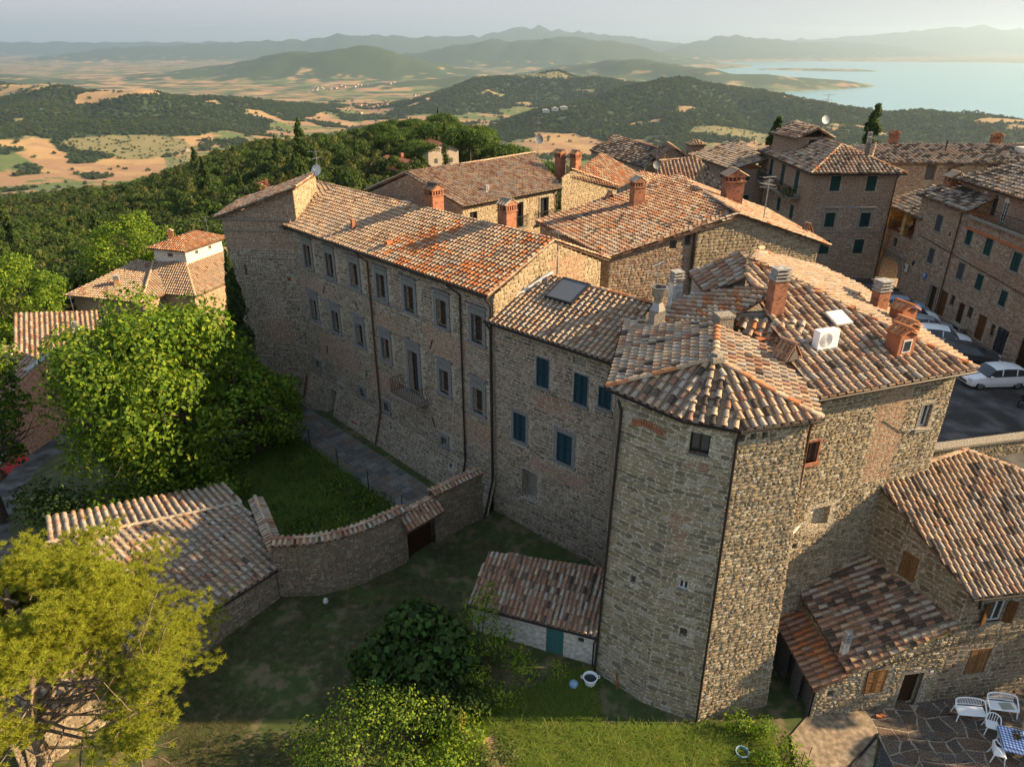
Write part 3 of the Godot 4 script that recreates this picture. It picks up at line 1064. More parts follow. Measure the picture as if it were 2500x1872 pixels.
	slab(fl, w, 15.6, 15.85, 4.75, 5.2, -.1, .7)
	put(fl, "floor_slab", M.cornice_stone, bal)
	var rl := MB.new()
	var cs := [wpt(w, 13.6, 5.36, .02), wpt(w, 13.6, 5.36, 1.0), wpt(w, 16.35, 5.36, 1.0), wpt(w, 16.35, 5.36, .02)]
	for h in [.06, .98]:
		for i in 3:
			rl.tube([cs[i] + V(0, h, 0), cs[i + 1] + V(0, h, 0)], .02, .02, 5)
	put(rl, "handrail", M.rust_pipe, bal)
	for i in 3:
		var k := 9 if i != 1 else 24
		for j in k:
			var p: Vector3 = cs[i].lerp(cs[i + 1], (j + .5) / k)
			var bm := MB.new()
			var s: Vector3 = (cs[i + 1] - cs[i]).normalized() * (.045 if j % 2 else -.045)
			bm.tube([p + V(0, .06, 0), p + s + V(0, .35, 0), p - s + V(0, .7, 0), p + V(0, .98, 0)], .011, .011, 4, false)
			put(bm, "baluster", M.rust_pipe, bal)
	# chimneys behind the ridge, roof vents
	chimney(b, V(-5.2, 15.7, -48.0), 0.8, .95, 1.15, "house", "brick", "d")
	chimney(b, V(-.3, 15.7, -42.9), 0.8, .85, 1.2, "house", "brick", "g")
	var vm := MB.new()
	bodybox(vm, V(-10.69, 14.8, -47.6), V(.3, .35, .3), .78)
	bodybox(vm, V(-10.69, 15.15, -47.6), V(.22, .4, .22), .78)
	put(vm, "roof_vent", M.brick, b.root)
	var v2 := MB.new()
	bodybox(v2, V(-7.75, 14.68, -44.0), V(.42, .25, .3), .78)
	put(v2, "roof_vent", M.terracotta, b.root)
	antenna(b, V(2.6, 13.6, -39.3), 3.4, .5, 5)
	finish(b)

func corner_house() -> void:
	var b := new_building("corner_tower_house", "tall stone corner block with a sloping roof and string courses beside the palace", V(-18.5, -1, -52))
	var FL := V(-21.3, -2, -52.15); var FR := V(-15.62, -2, -51.5)
	var w := wall(b, [FL, FR, V(-15.62, 16.5, -51.5), V(-21.3, 14.45, -52.15)], "palace", [
		{"k": "hole", "u": 4.55, "y": 9.75, "w": .32, "h": .32, "d": .15, "back": "brick_new", "skirt": .02, "sill": false},
		{"k": "hole", "u": 3.0, "y": 6.8, "w": 1.3, "h": 1.9, "d": .06, "back": "mortar_brick", "skirt": .02}], {"zones": [[Rect2(-1, 12.1, 8, 6), "brick"], [Rect2(2.2, 4.6, 2.0, 2.2), "brick"]]})
	wall(b, [V(-15.62, 12.5, -51.5), V(-15.0, 12.5, -55.6), V(-15.0, 16.9, -55.6), V(-15.62, 16.5, -51.5)], "sun_painted", [], {"name": "side_wall"})  # lit side of the block, sunlight painted into the stone colour
	wall(b, [V(-21.3, -2, -57), FL, V(-21.3, 14.45, -52.15), V(-21.3, 14.9, -57)], "palace", [], {"name": "side_wall"})
	for y in [14.36, 13.55]:
		var m := MB.new()
		slab(m, w, -.08, 5.3, y, y + .13, -.05, .12)
		put(m, "string_course", M.cornice_stone, b.root)
	var r := roof(b, [V(-21.65, 14.75, -57), V(-21.75, 14.5, -51.85), V(-15.35, 16.78, -51.1), V(-14.75, 17.15, -55.7)], {"mix": {"b": .4, "g": .2, "r": .4}, "pitch": .3})
	ridge(b, r.node, V(-15.3, 16.8, -51.1), V(-14.8, 17.15, -55.7), {"mix": {"b": .6, "r": .4}})
	var sm := MB.new()
	slab(sm, w, 1.2, 1.26, 10.2, 11.0, 0.02, .08)
	put(sm, "tie_bar", M.iron, b.root)
	# satellite dish on the gable corner
	var o := antenna(b, V(-14.6, 16.2, -55.0), 2.6, -.35, 3, 1)
	finish(b)

func middle_house() -> void:
	var b := new_building("middle_house", "two-storey stone house with blue shutters and a beige tiled roof below the palace gable", V(2, 0, -33))
	var BL := V(-1.2, 0, -36.2); var BR := V(5.0, 0, -30.6)
	var fr := {"k": "shut", "paint": "shutter_blue", "w": .84, "h": 1.62, "d": .1, "frame": "serena", "fw": .07, "proud": .02, "skirt": .12}
	var mk := func(u: float, y: float, w: float, h: float, fw: float) -> Dictionary:
		var q := fr.duplicate()
		q.u = u; q.y = y; q.w = w; q.h = h; q.fw = fw; q.skirt = fw + .04
		return q
	var w := wall(b, [BL + V(0, -.6, 0), BR + V(0, -.6, 0), BR + V(0, 12.4, 0), BL + V(0, 12.4, 0)], "palace", [
		mk.call(3.77, 9.63, .84, 1.65, .06), mk.call(6.27, 9.47, .84, 1.65, .06), mk.call(2.19, 5.75, .9, 1.72, .2), mk.call(5.37, 5.63, 1.0, 1.76, .24), mk.call(7.75, 9.77, .75, 1.1, .06),
		{"k": "hole", "u": 2.95, "y": 2.1, "w": 1.15, "h": 1.95, "d": .55, "back": "cement", "name": "niche", "skirt": .02},
		{"k": "vent", "u": 3.9, "y": 5.2, "w": .22, "h": .2, "d": .15},
		{"k": "hole", "u": 6.1, "y": 11.6, "w": .8, "h": .4, "d": .1, "back": "cement"}], {"zones": [[Rect2(3.0, 4.3, 4.0, 1.0), "brick"], [Rect2(3.3, 8.3, 2.5, 1.0), "brick"]]})
	# side return towards the tower, with a tall shadowed recess
	wall(b, [V(5.0, -.6, -30.6), V(4.25, -.6, -24.0), V(4.25, 13.8, -24.0), V(5.0, 12.6, -30.6)], "palace", [{"k": "hole", "u": 1.4, "y": -.5, "w": 1.5, "h": 4.8, "d": .5, "back": "plaster_grey", "name": "passage"}], {"name": "side_wall"})
	var mixb := {"b": .72, "g": .2, "r": .08}
	var RL := V(2.2, 14.3, -38.1); var RR := V(6.9, 14.3, -33.6)
	var r := roof(b, [V(-1.55, 12.5, -36.05), V(4.95, 12.5, -30.15), RR, RL], {"mix": mixb, "pitch": .33, "ex": .36, "wide": .23})
	roof(b, [V(9.2, 12.4, -36.5), V(4.6, 12.4, -41.0), RL, RR], {"mix": mixb, "pitch": .33})
	ridge(b, r.node, RR, RL, {"mix": {"o": .7, "b": .3}, "wide": .3})
	gutter(b, V(-1.62, 12.48, -35.98), V(4.9, 12.48, -30.05), .085)
	pipe(b, [wpt(w, .1, 12.3, .35), wpt(w, .1, 11.9, .1), wpt(w, .1, -.2, .1)], .055)
	# white flashing along the palace gable and a dark roof window
	var fm := MB.new()
	fm.tube([V(-1.2, 12.75, -36.35), V(2.25, 14.5, -38.3)], .12, .12, 6)
	put(fm, "flashing", M.white_paint, b.root)
	var win := node("roof_window", b.root)
	var pm := MB.new()
	var q := [V(1.89, 13.6, -36.27), V(3.12, 13.6, -35.13), V(4.14, 14.25, -36.18), V(2.86, 14.25, -37.25)]
	var up := V(-.25, .92, .25).normalized()
	var c: Vector3 = (q[0] + q[1] + q[2] + q[3]) / 4 + up * .2
	var xx: Vector3 = (q[1] - q[0]) / 2
	var zz: Vector3 = (q[0] - q[3]) / 2
	pm.box(c, xx, up * .05, zz)
	put(pm, "blind", M.dish_grey, win)
	var fr2 := MB.new()
	for s in [-1.0, 1.0]:
		fr2.box(c + xx * (s * 1.05), xx * .05, up * .075, zz * 1.1)
		fr2.box(c + zz * (s * 1.05), xx, up * .076, zz * .05)
	put(fr2, "frame", M.lamp_black, win)
	var vp := MB.new()
	vp.tube([V(1.9, 13.6, -37.4), V(1.9, 14.5, -37.4)], .07, .07, 8)
	put(vp, "vent_pipe", M.galvanised, b.root)
	# steel flue and aerials
	var fl := node("chimney", b.root)
	var s0 := V(6.5, 13.3, -30.0)
	var f1 := MB.new()
	bodybox(f1, s0 + V(0, .95, 0), V(.55, 2.0, .5), .35)
	put(f1, "shaft", M.cement, fl)
	var f2 := MB.new()
	var k4 := Basis(Vector3.UP, .35)
	f2.lathe(s0 + V(0, 1.95, 0), [[.36, 0], [.2, .35], [.2, .42]], 4)
	put(f2, "hood", M.steel, fl)
	var f3 := MB.new()
	f3.lathe(s0 + V(0, 2.36, 0), [[.2, 0], [.2, .25], [.33, .27], [.33, .62], [.38, .63], [.38, .67], [.3, .67], [.3, .3]], 16)
	put(f3, "cowl", M.steel, fl)
	antenna(b, V(6.6, 14, -31.2), 3.1, .9, 7)
	# white chimney with stacked caps and a small cowl beyond
	chimney(b, V(8.1, 13.9, -33.7), .35, .55, 1.5, "slabs", "plaster_white")
	finish(b)

func poly_tower() -> void:
	var b := new_building("polygonal_tower", "tall polygonal stone tower with a fan-shaped hipped tile roof", V(7.5, 0, -23))
	var W := [V(4.2, 13.85, -24.1), V(6.1, 13.85, -22.42), V(7.85, 13.85, -21.62), V(10.62, 13.85, -22.3), V(11.1, 13.85, -24.15)]
	var B := []
	for i in W.size():
		var na := Vector3.ZERO; var nb := Vector3.ZERO
		if i > 0: na = (W[i] - W[i - 1]).normalized().cross(Vector3.UP)
		if i < W.size() - 1: nb = (W[i + 1] - W[i]).normalized().cross(Vector3.UP)
		if i == 0: na = nb
		if i == W.size() - 1: nb = na
		B.append(W[i] + (na + nb) / (1.0 + na.dot(nb)) * .6 + V(0, -14.65, 0))
	var w0 := wall(b, [B[0], B[1], W[1], W[0]], "tower", [{"k": "hole", "u": 1.35, "y": 5.8, "w": .26, "h": .4, "d": .2, "skirt": .03}])
	var w1 := wall(b, [B[1], B[2], W[2], W[1]], "tower", [
		{"k": "glass", "u": .82, "y": 12.55, "w": .72, "h": .86, "d": .25, "wood": "wood_dark", "rows": 1, "skirt": .12, "sill_mat": "cornice_stone"},
		{"k": "glass", "u": .95, "y": 6.5, "w": .4, "h": .44, "d": .15, "wood": "white_paint", "rows": 1, "skirt": .05},
		{"k": "hole", "u": 1.2, "y": 4.2, "w": .3, "h": .45, "d": .25}], {"zones": [[Rect2(.4, 12.0, 1.0, .5), "brick"], [Rect2(.3, 8.2, .5, 1.8), "brick"]]})
	var w2 := wall(b, [B[2], B[3], W[3], W[2]], "rough", [
		{"k": "vent", "u": .45, "y": 13.35, "w": .24, "h": .26, "d": .2}, {"k": "vent", "u": .9, "y": 13.35, "w": .24, "h": .26, "d": .2}, {"k": "vent", "u": 1.35, "y": 13.35, "w": .24, "h": .26, "d": .2}])
	wall(b, [B[3], B[4], W[4], W[3]], "rough", [], {"name": "side_wall"})
	# brick relieving arch, set in the face
	var am := node("brick_arch", b.root)
	for i in 13:
		var a := lerpf(-.62, .62, i / 12.0)
		var bm := MB.new()
		var c := wpt(w0, 1.25 + sin(a) * 1.1, 12.35 + cos(a) * .8, .03)
		var d: Vector3 = w0.u * sin(a) + w0.t * cos(a)
		bm.box(c, w0.n.cross(d) * .035 * -1.0, d * .14, w0.n * .035)
		put(bm, "brick", M.brick_new, am)
	var T0 := V(3.7, 13.95, -24.7); var T1 := V(6.1, 13.95, -22.1); var T2 := V(7.9, 13.95, -21.38); var T3 := V(10.98, 13.95, -22.15)
	var AP := V(7.45, 15.5, -23.8); var RE := V(8.4, 15.5, -27.2)
	var LT := V(5.5, 13.97, -32.1)
	var mt := {"b": .46, "g": .28, "r": .16, "d": .10}
	var ot := {"mix": mt, "pitch": .35, "ex": .36, "wide": .235}
	var rr := roof(b, [T0, T1, AP], ot)
	roof(b, [T1, T2, AP], ot)
	roof(b, [T2, T3, AP], ot)
	var mg := {"b": .34, "g": .42, "r": .14, "d": .1}
	roof(b, [LT, T0, AP, RE], {"mix": mg, "pitch": .34, "ex": .36, "wide": .235})
	roof(b, [T3, V(11.94, 14.2, -26.4), RE, AP], {"mix": mg, "pitch": .34, "ex": .36, "wide": .235})
	var oh := {"mix": {"o": .4, "b": .6}, "wide": .32, "lift": .07}
	ridge(b, rr.node, T0, AP, oh)
	ridge(b, rr.node, T3, AP, oh)
	ridge(b, rr.node, AP, RE, oh)
	for q in [[T0, T1], [T1, T2], [T2, T3]]:
		var dd: Vector3 = (q[1] - q[0]).normalized().cross(Vector3.UP) * .07
		gutter(b, q[0] + dd, q[1] + dd, .085)
	gutter(b, LT + V(-.05, 0, 0), T0 + V(-.05, 0, 0), .07)
	gutter(b, T3 + V(.06, 0, 0), V(12.0, 14.2, -26.4), .06)
	pipe(b, [W[0] + V(-.2, .05, .35), W[0] + V(-.02, -.5, .12), B[0] + V(-.05, .3, .12)], .055)
	pipe(b, [W[2] + V(.05, .1, .25), W[2] + V(.03, -.4, .1), B[2] + V(0, .2, .14)], .055)
	pipe(b, [W[3] + V(.1, .05, .1), W[3] + V(.12, -.4, -.05), V(10.85, 6.5, -22.2)], .05, "rust_pipe")
	# cap stone at the peak, low stub chimney on the ridge
	var cm := MB.new()
	bodybox(cm, AP + V(0, .12, .05), V(.5, .2, .45), .3)
	bodybox(cm, AP + V(.02, .27, 0), V(.34, .14, .3), .7)
	put(cm, "cap_stone", M.cornice_stone, b.root)
	var st := MB.new()
	bodybox(st, V(8.7, 15.55, -27.4), V(.62, .75, .55), .2)
	bodybox(st, V(8.7, 15.96, -27.4), V(.7, .1, .62), .2)
	put(st, "chimney", M.cornice_stone, b.root)
	finish(b)

func right_block() -> void:
	var b := new_building("tile_roof_complex", "stone block with sprawling patched tile roofs, brick chimneys and an air conditioner", V(14, 5, -28))
	var A := V(11.34, 14, -23.65); var C := V(18.95, 14, -26.3); var HT := V(10.9, 16.95, -31.7)
	var wa := V(11.05, -.6, -24.15); var wc := V(18.45, -.6, -26.7)
	var w := wall(b, [wa, wc, V(18.45, 13.9, -26.7), V(11.05, 13.9, -24.15)], "rough", [
		{"k": "glass", "u": 1.05, "y": 10.7, "w": .6, "h": .98, "d": .2, "wood": "wood_mid", "rows": 1, "skirt": .12, "frame": "brick", "fw": .09, "proud": .02},
		{"k": "glass", "u": 6.68, "y": 11.3, "w": .55, "h": 1.1, "d": .2, "wood": "white_paint", "rows": 1, "skirt": .14, "frame": "cornice_stone", "fw": .1, "proud": .03},
		{"k": "hole", "u": 2.2, "y": 7.3, "w": 1.0, "h": .95, "d": .22, "back": "mortar_rough", "skirt": .25},
		{"k": "glass", "u": .9, "y": 13.42, "w": .5, "h": .42, "d": .15, "rows": 1, "skirt": .08},
		{"k": "hole", "u": 1.2, "y": 6.3, "w": .3, "h": .3, "d": .2}], {"from": 3.0, "zones": [[Rect2(4.0, 9.0, 1.6, 4.6), "brick"], [Rect2(0.3, 10.0, .4, 2.2), "brick"]]})
	wall(b, [wc, V(18.5, -.6, -37), V(18.5, 13.9, -37), V(18.45, 13.9, -26.7)], "rough", [], {"name": "side_wall", "from": 5})
	# main slope to the front right, lit slope behind the hip
	var m1 := {"b": .48, "g": .34, "r": .12, "d": .06}
	var o1 := {"mix": m1, "pitch": .4, "ex": .4, "wide": .25}
	var r := roof(b, [A, C, HT, V(10.45, 16.6, -30.6)], o1)
	roof(b, [C, V(19.0, 14, -37.6), V(17.2, 14.6, -38.6), V(12.3, 16.9, -34.9), HT], {"mix": {"b": .85, "g": .15}, "pitch": .36, "ex": .36})
	ridge(b, r.node, C, HT, {"mix": {"b": .6, "o": .4}, "wide": .3, "lift": .06})
	# left slope with the step, low middle slope, upper small roof
	roof(b, [V(8.5, 15.05, -32.6), V(5.9, 14.0, -31.0), V(8.4, 15.4, -27.5), V(11.3, 16.0, -28.9), V(10.4, 16.6, -30.6)], {"mix": {"b": .26, "g": .36, "r": .26, "o": .12}, "pitch": .34, "ex": .36})
	roof(b, [V(10.1, 14.72, -26.9), V(12.05, 14.42, -25.9), V(12.1, 15.45, -27.7), V(9.36, 15.6, -28.3)], {"mix": {"b": .3, "g": .4, "o": .12, "r": .18}, "pitch": .36, "ex": .4})
	roof(b, [V(9.0, 15.5, -34.9), V(9.1, 15.4, -32.1), V(10.6, 16.55, -31.1), V(11.3, 16.75, -33.8)], {"mix": {"r": .6, "b": .2, "g": .2}, "pitch": .42, "ex": .4})
	roof(b, [V(14.0, 15.6, -33.2), V(12.4, 16.8, -35.0), V(11.0, 16.9, -32.0)], {"mix": {"b": .5, "r": .3, "g": .2}, "pitch": .36})
	ridge(b, r.node, V(10.45, 16.6, -30.6), V(11.4, 15.9, -28.7), {"mix": {"o": .5, "b": .5}, "wide": .32, "lift": .06})
	# retaining step between the roofs
	var st := MB.new()
	st.box(V(10.6, 15.35, -28.5), V(1.3, 0, -.1), V(0, .35, 0), V(.012, 0, .15))
	put(st, "step_wall", M.cement, b.root)
	wall(b, [V(9.15, 13.5, -34.8), V(9.25, 13.5, -32.15), V(9.25, 15.35, -32.15), V(9.15, 15.4, -34.8)], "town", [], {"bare": true, "name": "upper_wall", "mat": "plaster_grey"})
	wall(b, [V(9.25, 13.5, -32.15), V(10.65, 13.5, -31.2), V(10.65, 16.4, -31.2), V(9.25, 15.35, -32.15)], "town", [], {"bare": true, "name": "upper_wall", "mat": "plaster_grey"})
	# loose flat tiles laid on the low roof
	for i in 9:
		var lm := MB.new()
		var bs := Basis(V(.1, 1, .25).normalized(), .35 + rng.randf_range(-.1, .1))
		lm.box(V(10.2 + (i % 3) * .34, 15.3 - (i / 3) * .12, -27.8 + (i / 3) * .36 - (i % 3) * .08), bs.x * .15, bs.y * .02, bs.z * .16)
		put(lm, "loose_tile", M.terracotta, b.root)
	gutter(b, A + V(.02, -.02, .08), C + V(.02, -.02, .08), .08)
	# chimneys
	var t := chimney(b, V(11.05, 15.7, -28.3), .25, .62, 1.45, "slabs", "brick")
	chimney(b, V(17.2, 14.6, -31.6), .3, .62, 1.0, "slabs", "brick")
	for q in [[V(17.5, 14.4, -30.0), "brick_new"], [V(16.9, 14.2, -28.5), "brick_new"], [V(15.85, 14.5, -26.85), "brick_new"]]:
		var o := node("roof_housing", b.root)
		var mb := MB.new()
		var c: Vector3 = q[0]
		var bs := Basis(Vector3.UP, .35)
		bodybox(mb, c + V(0, .35, 0), V(.85, 1.1, .7), .35)
		put(mb, "shaft", M[q[1]], o)
		mini_roof(o, c + V(0, .9, 0), bs, .95, .95, .26, "o")
		if c.x < 16:
			var wm := MB.new()
			bodybox(wm, c + V(0, .45, 0) + bs.z * .352, V(.46, .56, .03), .35)
			put(wm, "window_frame", M.white_paint, o)
			var gm := MB.new()
			bodybox(gm, c + V(0, .45, 0) + bs.z * .37, V(.33, .43, .02), .35)
			put(gm, "pane", M.glass, o)
	chimney(b, V(16.2, 14.2, -32.4), .3, .9, .4, "house", "cornice_stone", "b")
	# skylight
	var sk := node("skylight", b.root)
	var nn: Vector3 = r.n
	var sm := MB.new()
	var sc := V(13.77, 15.56, -28.14)
	sm.box(sc, r.u * .42, nn * .05, r.v * -.42)
	put(sm, "frame", M.white_paint, sk)
	var sg := MB.new()
	sg.box(sc + nn * .05, r.u * .34, nn * .012, r.v * -.34)
	put(sg, "pane", M.plastic_white, sk)
	# air-conditioning unit standing on the slope
	var ac := node("air_conditioner", b.root)
	var am := MB.new()
	var ao := V(12.62, 15.3, -26.5)
	bodybox(am, ao, V(.95, .75, .36), .3)
	put(am, "casing", M.plastic_white, ac)
	var ab := Basis(Vector3.UP, .3)
	var gr := MB.new()
	for i in 5:
		gr.tube(gr.ring(ao + ab.z * .19 - ab.x * .12, ab.x, Vector3.UP, .06 + i * .055, 20) + [ao + ab.z * .19 - ab.x * .12 + ab.x * (.06 + i * .055)], .007, .007, 4, false)
	put(gr, "fan_grille", M.plaster_grey, ac)
	var ap := MB.new()
	bodybox(ap, ao + V(0, -.43, 0), V(1.1, .06, .5), .3)
	put(ap, "bracket", M.galvanised, ac)
	# triangular tile vent
	var tv := node("roof_vent", b.root)
	mini_roof(tv, V(10.85, 14.85, -25.75), Basis(Vector3.UP, .5), .8, .8, .6, "r")
	var dk := MB.new()
	var tb := Basis(Vector3.UP, .5)
	dk.poly([V(10.85, 14.8, -25.75) + tb.z * .36 - tb.x * .3, V(10.85, 14.8, -25.75) + tb.z * .36 + tb.x * .3, V(10.85, 15.3, -25.75) + tb.z * .36])
	put(dk, "vent_mouth", M.painted_shade, tv)
	pipe(b, [V(13.6, 8.5, -25.6), V(11.2, 6.9, -23.9)], .1, "plaster_white", "overflow_pipe")
	pipe(b, [wpt(w, .3, 13.8, .25), wpt(w, .3, 13.4, .1), wpt(w, .25, 8.0, .1)], .05, "rust_pipe")
	# cable run on the wall
	pipe(b, [wpt(w, 4.6, 12.2, .1), wpt(w, 5.8, 11.4, .1), wpt(w, 7.2, 11.2, .1), wpt(w, 7.2, 9.9, .1), wpt(w, 5.2, 9.6, .12)], .018, "plaster_grey", "cable")
	finish(b)

func low_houses() -> void:
	var b := new_building("terrace_house", "two-storey field-stone house with brown shutters beside the paved terrace", V(18, 0, -23))
	var o := V(12.76, 0, -21.2)
	var d := V(.9902, 0, -.1397)
	var at := func(s: float, y: float) -> Vector3: return V(o.x + d.x * s, y, o.z + d.z * s)
	var br := {"paint": "wood_light", "d": .06, "skirt": .1, "frame": "", "sill": true}
	var w := wall(b, [at.call(5.6, -.4), at.call(13.0, -.4), at.call(13.0, 6.05), at.call(5.6, 6.05)], "field", [
		{"k": "shut", "u": 1.6, "y": 1.5, "w": .98, "h": 1.42, "paint": "wood_light", "d": .05, "skirt": .1},
		{"k": "shut_open", "u": 1.55, "y": 4.45, "w": .72, "h": 1.1, "paint": "wood_mid", "wood": "white_paint", "d": .15, "rows": 1, "skirt": .12}], {"from": -.1})
	var gb := V(16.05, 0, -26.0)
	wall(b, [V(gb.x, 3.9, gb.z), at.call(5.6, 3.9), at.call(5.6, 6.05), V(gb.x, 8.6, gb.z)], "field", [
		{"k": "shut", "u": 2.1, "y": 5.0, "w": .75, "h": 1.3, "paint": "wood_light", "d": .1, "skirt": .06, "sill": false},
		{"k": "hole", "u": 2.0, "y": 7.0, "w": .7, "h": .5, "d": .1, "back": "mortar_field"}], {"name": "gable_wall"})
	var EL := V(18.35, 6.15, -21.7); var ER := V(25.9, 6.2, -22.75)
	var r := roof(b, [EL, ER, V(25.3, 8.05, -26.0), V(20.6, 9.3, -27.75), V(15.85, 8.85, -26.15)], {"mix": {"b": .52, "g": .3, "d": .12, "r": .06}, "pitch": .27, "ex": .34, "wide": .175, "orange": 1.02})
	ridge(b, r.node, V(20.6, 9.3, -27.75), V(15.9, 8.8, -26.1), {"mix": {"b": 1.0}})
	ridge(b, r.node, V(25.3, 8.05, -26.0), V(20.6, 9.3, -27.75), {"mix": {"b": .7, "o": .3}})
	gutter(b, EL + V(.01, -.03, .07), ER + V(.01, -.03, .07), .07)
	pipe(b, [EL + V(.25, -.1, .05), EL + V(.55, -.75, -.25)], .05, "iron", "downpipe")
	pipe(b, [at.call(2.2, 1.0) + V(0, 0, .05), at.call(2.1, 2.4) + V(0, 0, .05), at.call(3.0, 2.75) + V(0, 0, .06), at.call(6.0, 3.55) + V(0, 0, .06), at.call(8.9, 3.75) + V(0, 0, .06)], .018, "iron", "cable")
	finish(b)
	# lower lean-to with the door
	var c := new_building("lean_to_house", "low stone lean-to with a dark tiled roof and a plank door on the terrace", V(15, 0, -23))
	var w2 := wall(c, [at.call(-.05, -.4), at.call(5.6, -.4), at.call(5.6, 4.0), at.call(1.3, 2.55), at.call(-.05, 1.65)], "rough", [
		{"k": "shut", "u": 2.65, "y": 1.05, "w": .98, "h": 1.33, "paint": "wood_light", "d": .05, "skirt": .1},
		{"k": "door", "u": 4.4, "y": -.02, "w": .92, "h": 1.95, "paint": "wood_dark", "d": .3, "skirt": .14, "frame": "cornice_stone", "fw": .12, "proud": .02},
		{"k": "hole", "u": .72, "y": 1.1, "w": .34, "h": .4, "d": .15}], {})
	var nm := MB.new()
	slab(nm, w2, 5.05, 5.2, 1.95, 2.05, .07, .09)
	put(nm, "house_number", M.white_paint, c.root)
	wall(c, [V(12.9, -.4, -25.6), at.call(1.25, -.4), at.call(1.25, 2.45), V(12.9, 3.3, -25.6)], "rough", [], {"name": "side_wall"})
	var FL := V(13.8, 2.62, -21.2); var FR := V(18.3, 4.25, -21.85); var BR := V(16.25, 5.4, -26.3); var BL := V(12.85, 3.75, -26.0)
	var r2 := roof(c, [BL, FL, FR, BR], {"mix": {"r": .42, "g": .24, "d": .2, "b": .14}, "pitch": .27, "ex": .38, "wide": .2})
	chimney(c, V(13.9, 2.9, -21.95), .15, .26, .65, "slabs", "plaster_white")
	finish(c)
	var s := new_building("wooden_shed", "narrow wooden shed with a new ribbed terracotta roof against the lean-to", V(12.8, 0, -23))
	var r3 := roof(s, [V(11.95, 2.2, -24.75), V(12.55, 1.72, -21.1), V(13.95, 2.25, -21.3), V(13.25, 2.85, -24.7)], {"mix": {"o": .35, "r": .65}, "pitch": .26, "ex": .42, "wide": .2})
	var k := 16
	for i in k:
		if i in [7, 8, 12, 13, 14]: continue
		var p := V(12.05, 0, -24.6).lerp(V(12.62, 0, -21.2), (i + .5) / k)
		var top := lerpf(2.1, 1.62, (i + .5) / k)
		var bm := MB.new()
		bm.box(p + V(0, (top - .4) / 2, 0), V(.017, 0, .105), V(0, (top + .4) / 2, 0), V(-.012, 0, .002))
		put(bm, "plank", M.wood_grey, s.root)
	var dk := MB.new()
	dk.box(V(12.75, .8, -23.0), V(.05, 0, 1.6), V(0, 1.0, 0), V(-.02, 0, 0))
	put(dk, "dark_interior", M.painted_shade, s.root)  # panel painted dark in place of the shade inside the shed
	finish(s)

# ---------------------------------------------------------------- the town behind
func box_walls(b: Dictionary, c: Array, y0: float, y1: float, sty: String, wins := {}, opt := {}) -> Array:
	# c: corners (x, z as Vector2) counter-clockwise seen from above so that each wall faces out; wins by wall number
	var out := []
	for i in c.size():
		var p: Vector2 = c[i]; var q: Vector2 = c[(i + 1) % c.size()]
		var o := opt.duplicate()
		if i in opt.get("bare_sides", []): o.bare = true
		out.append(wall(b, [V(p.x, y0, p.y), V(q.x, y0, q.y), V(q.x, y1, q.y), V(p.x, y1, p.y)], sty, wins.get(i, []), o))
	return out

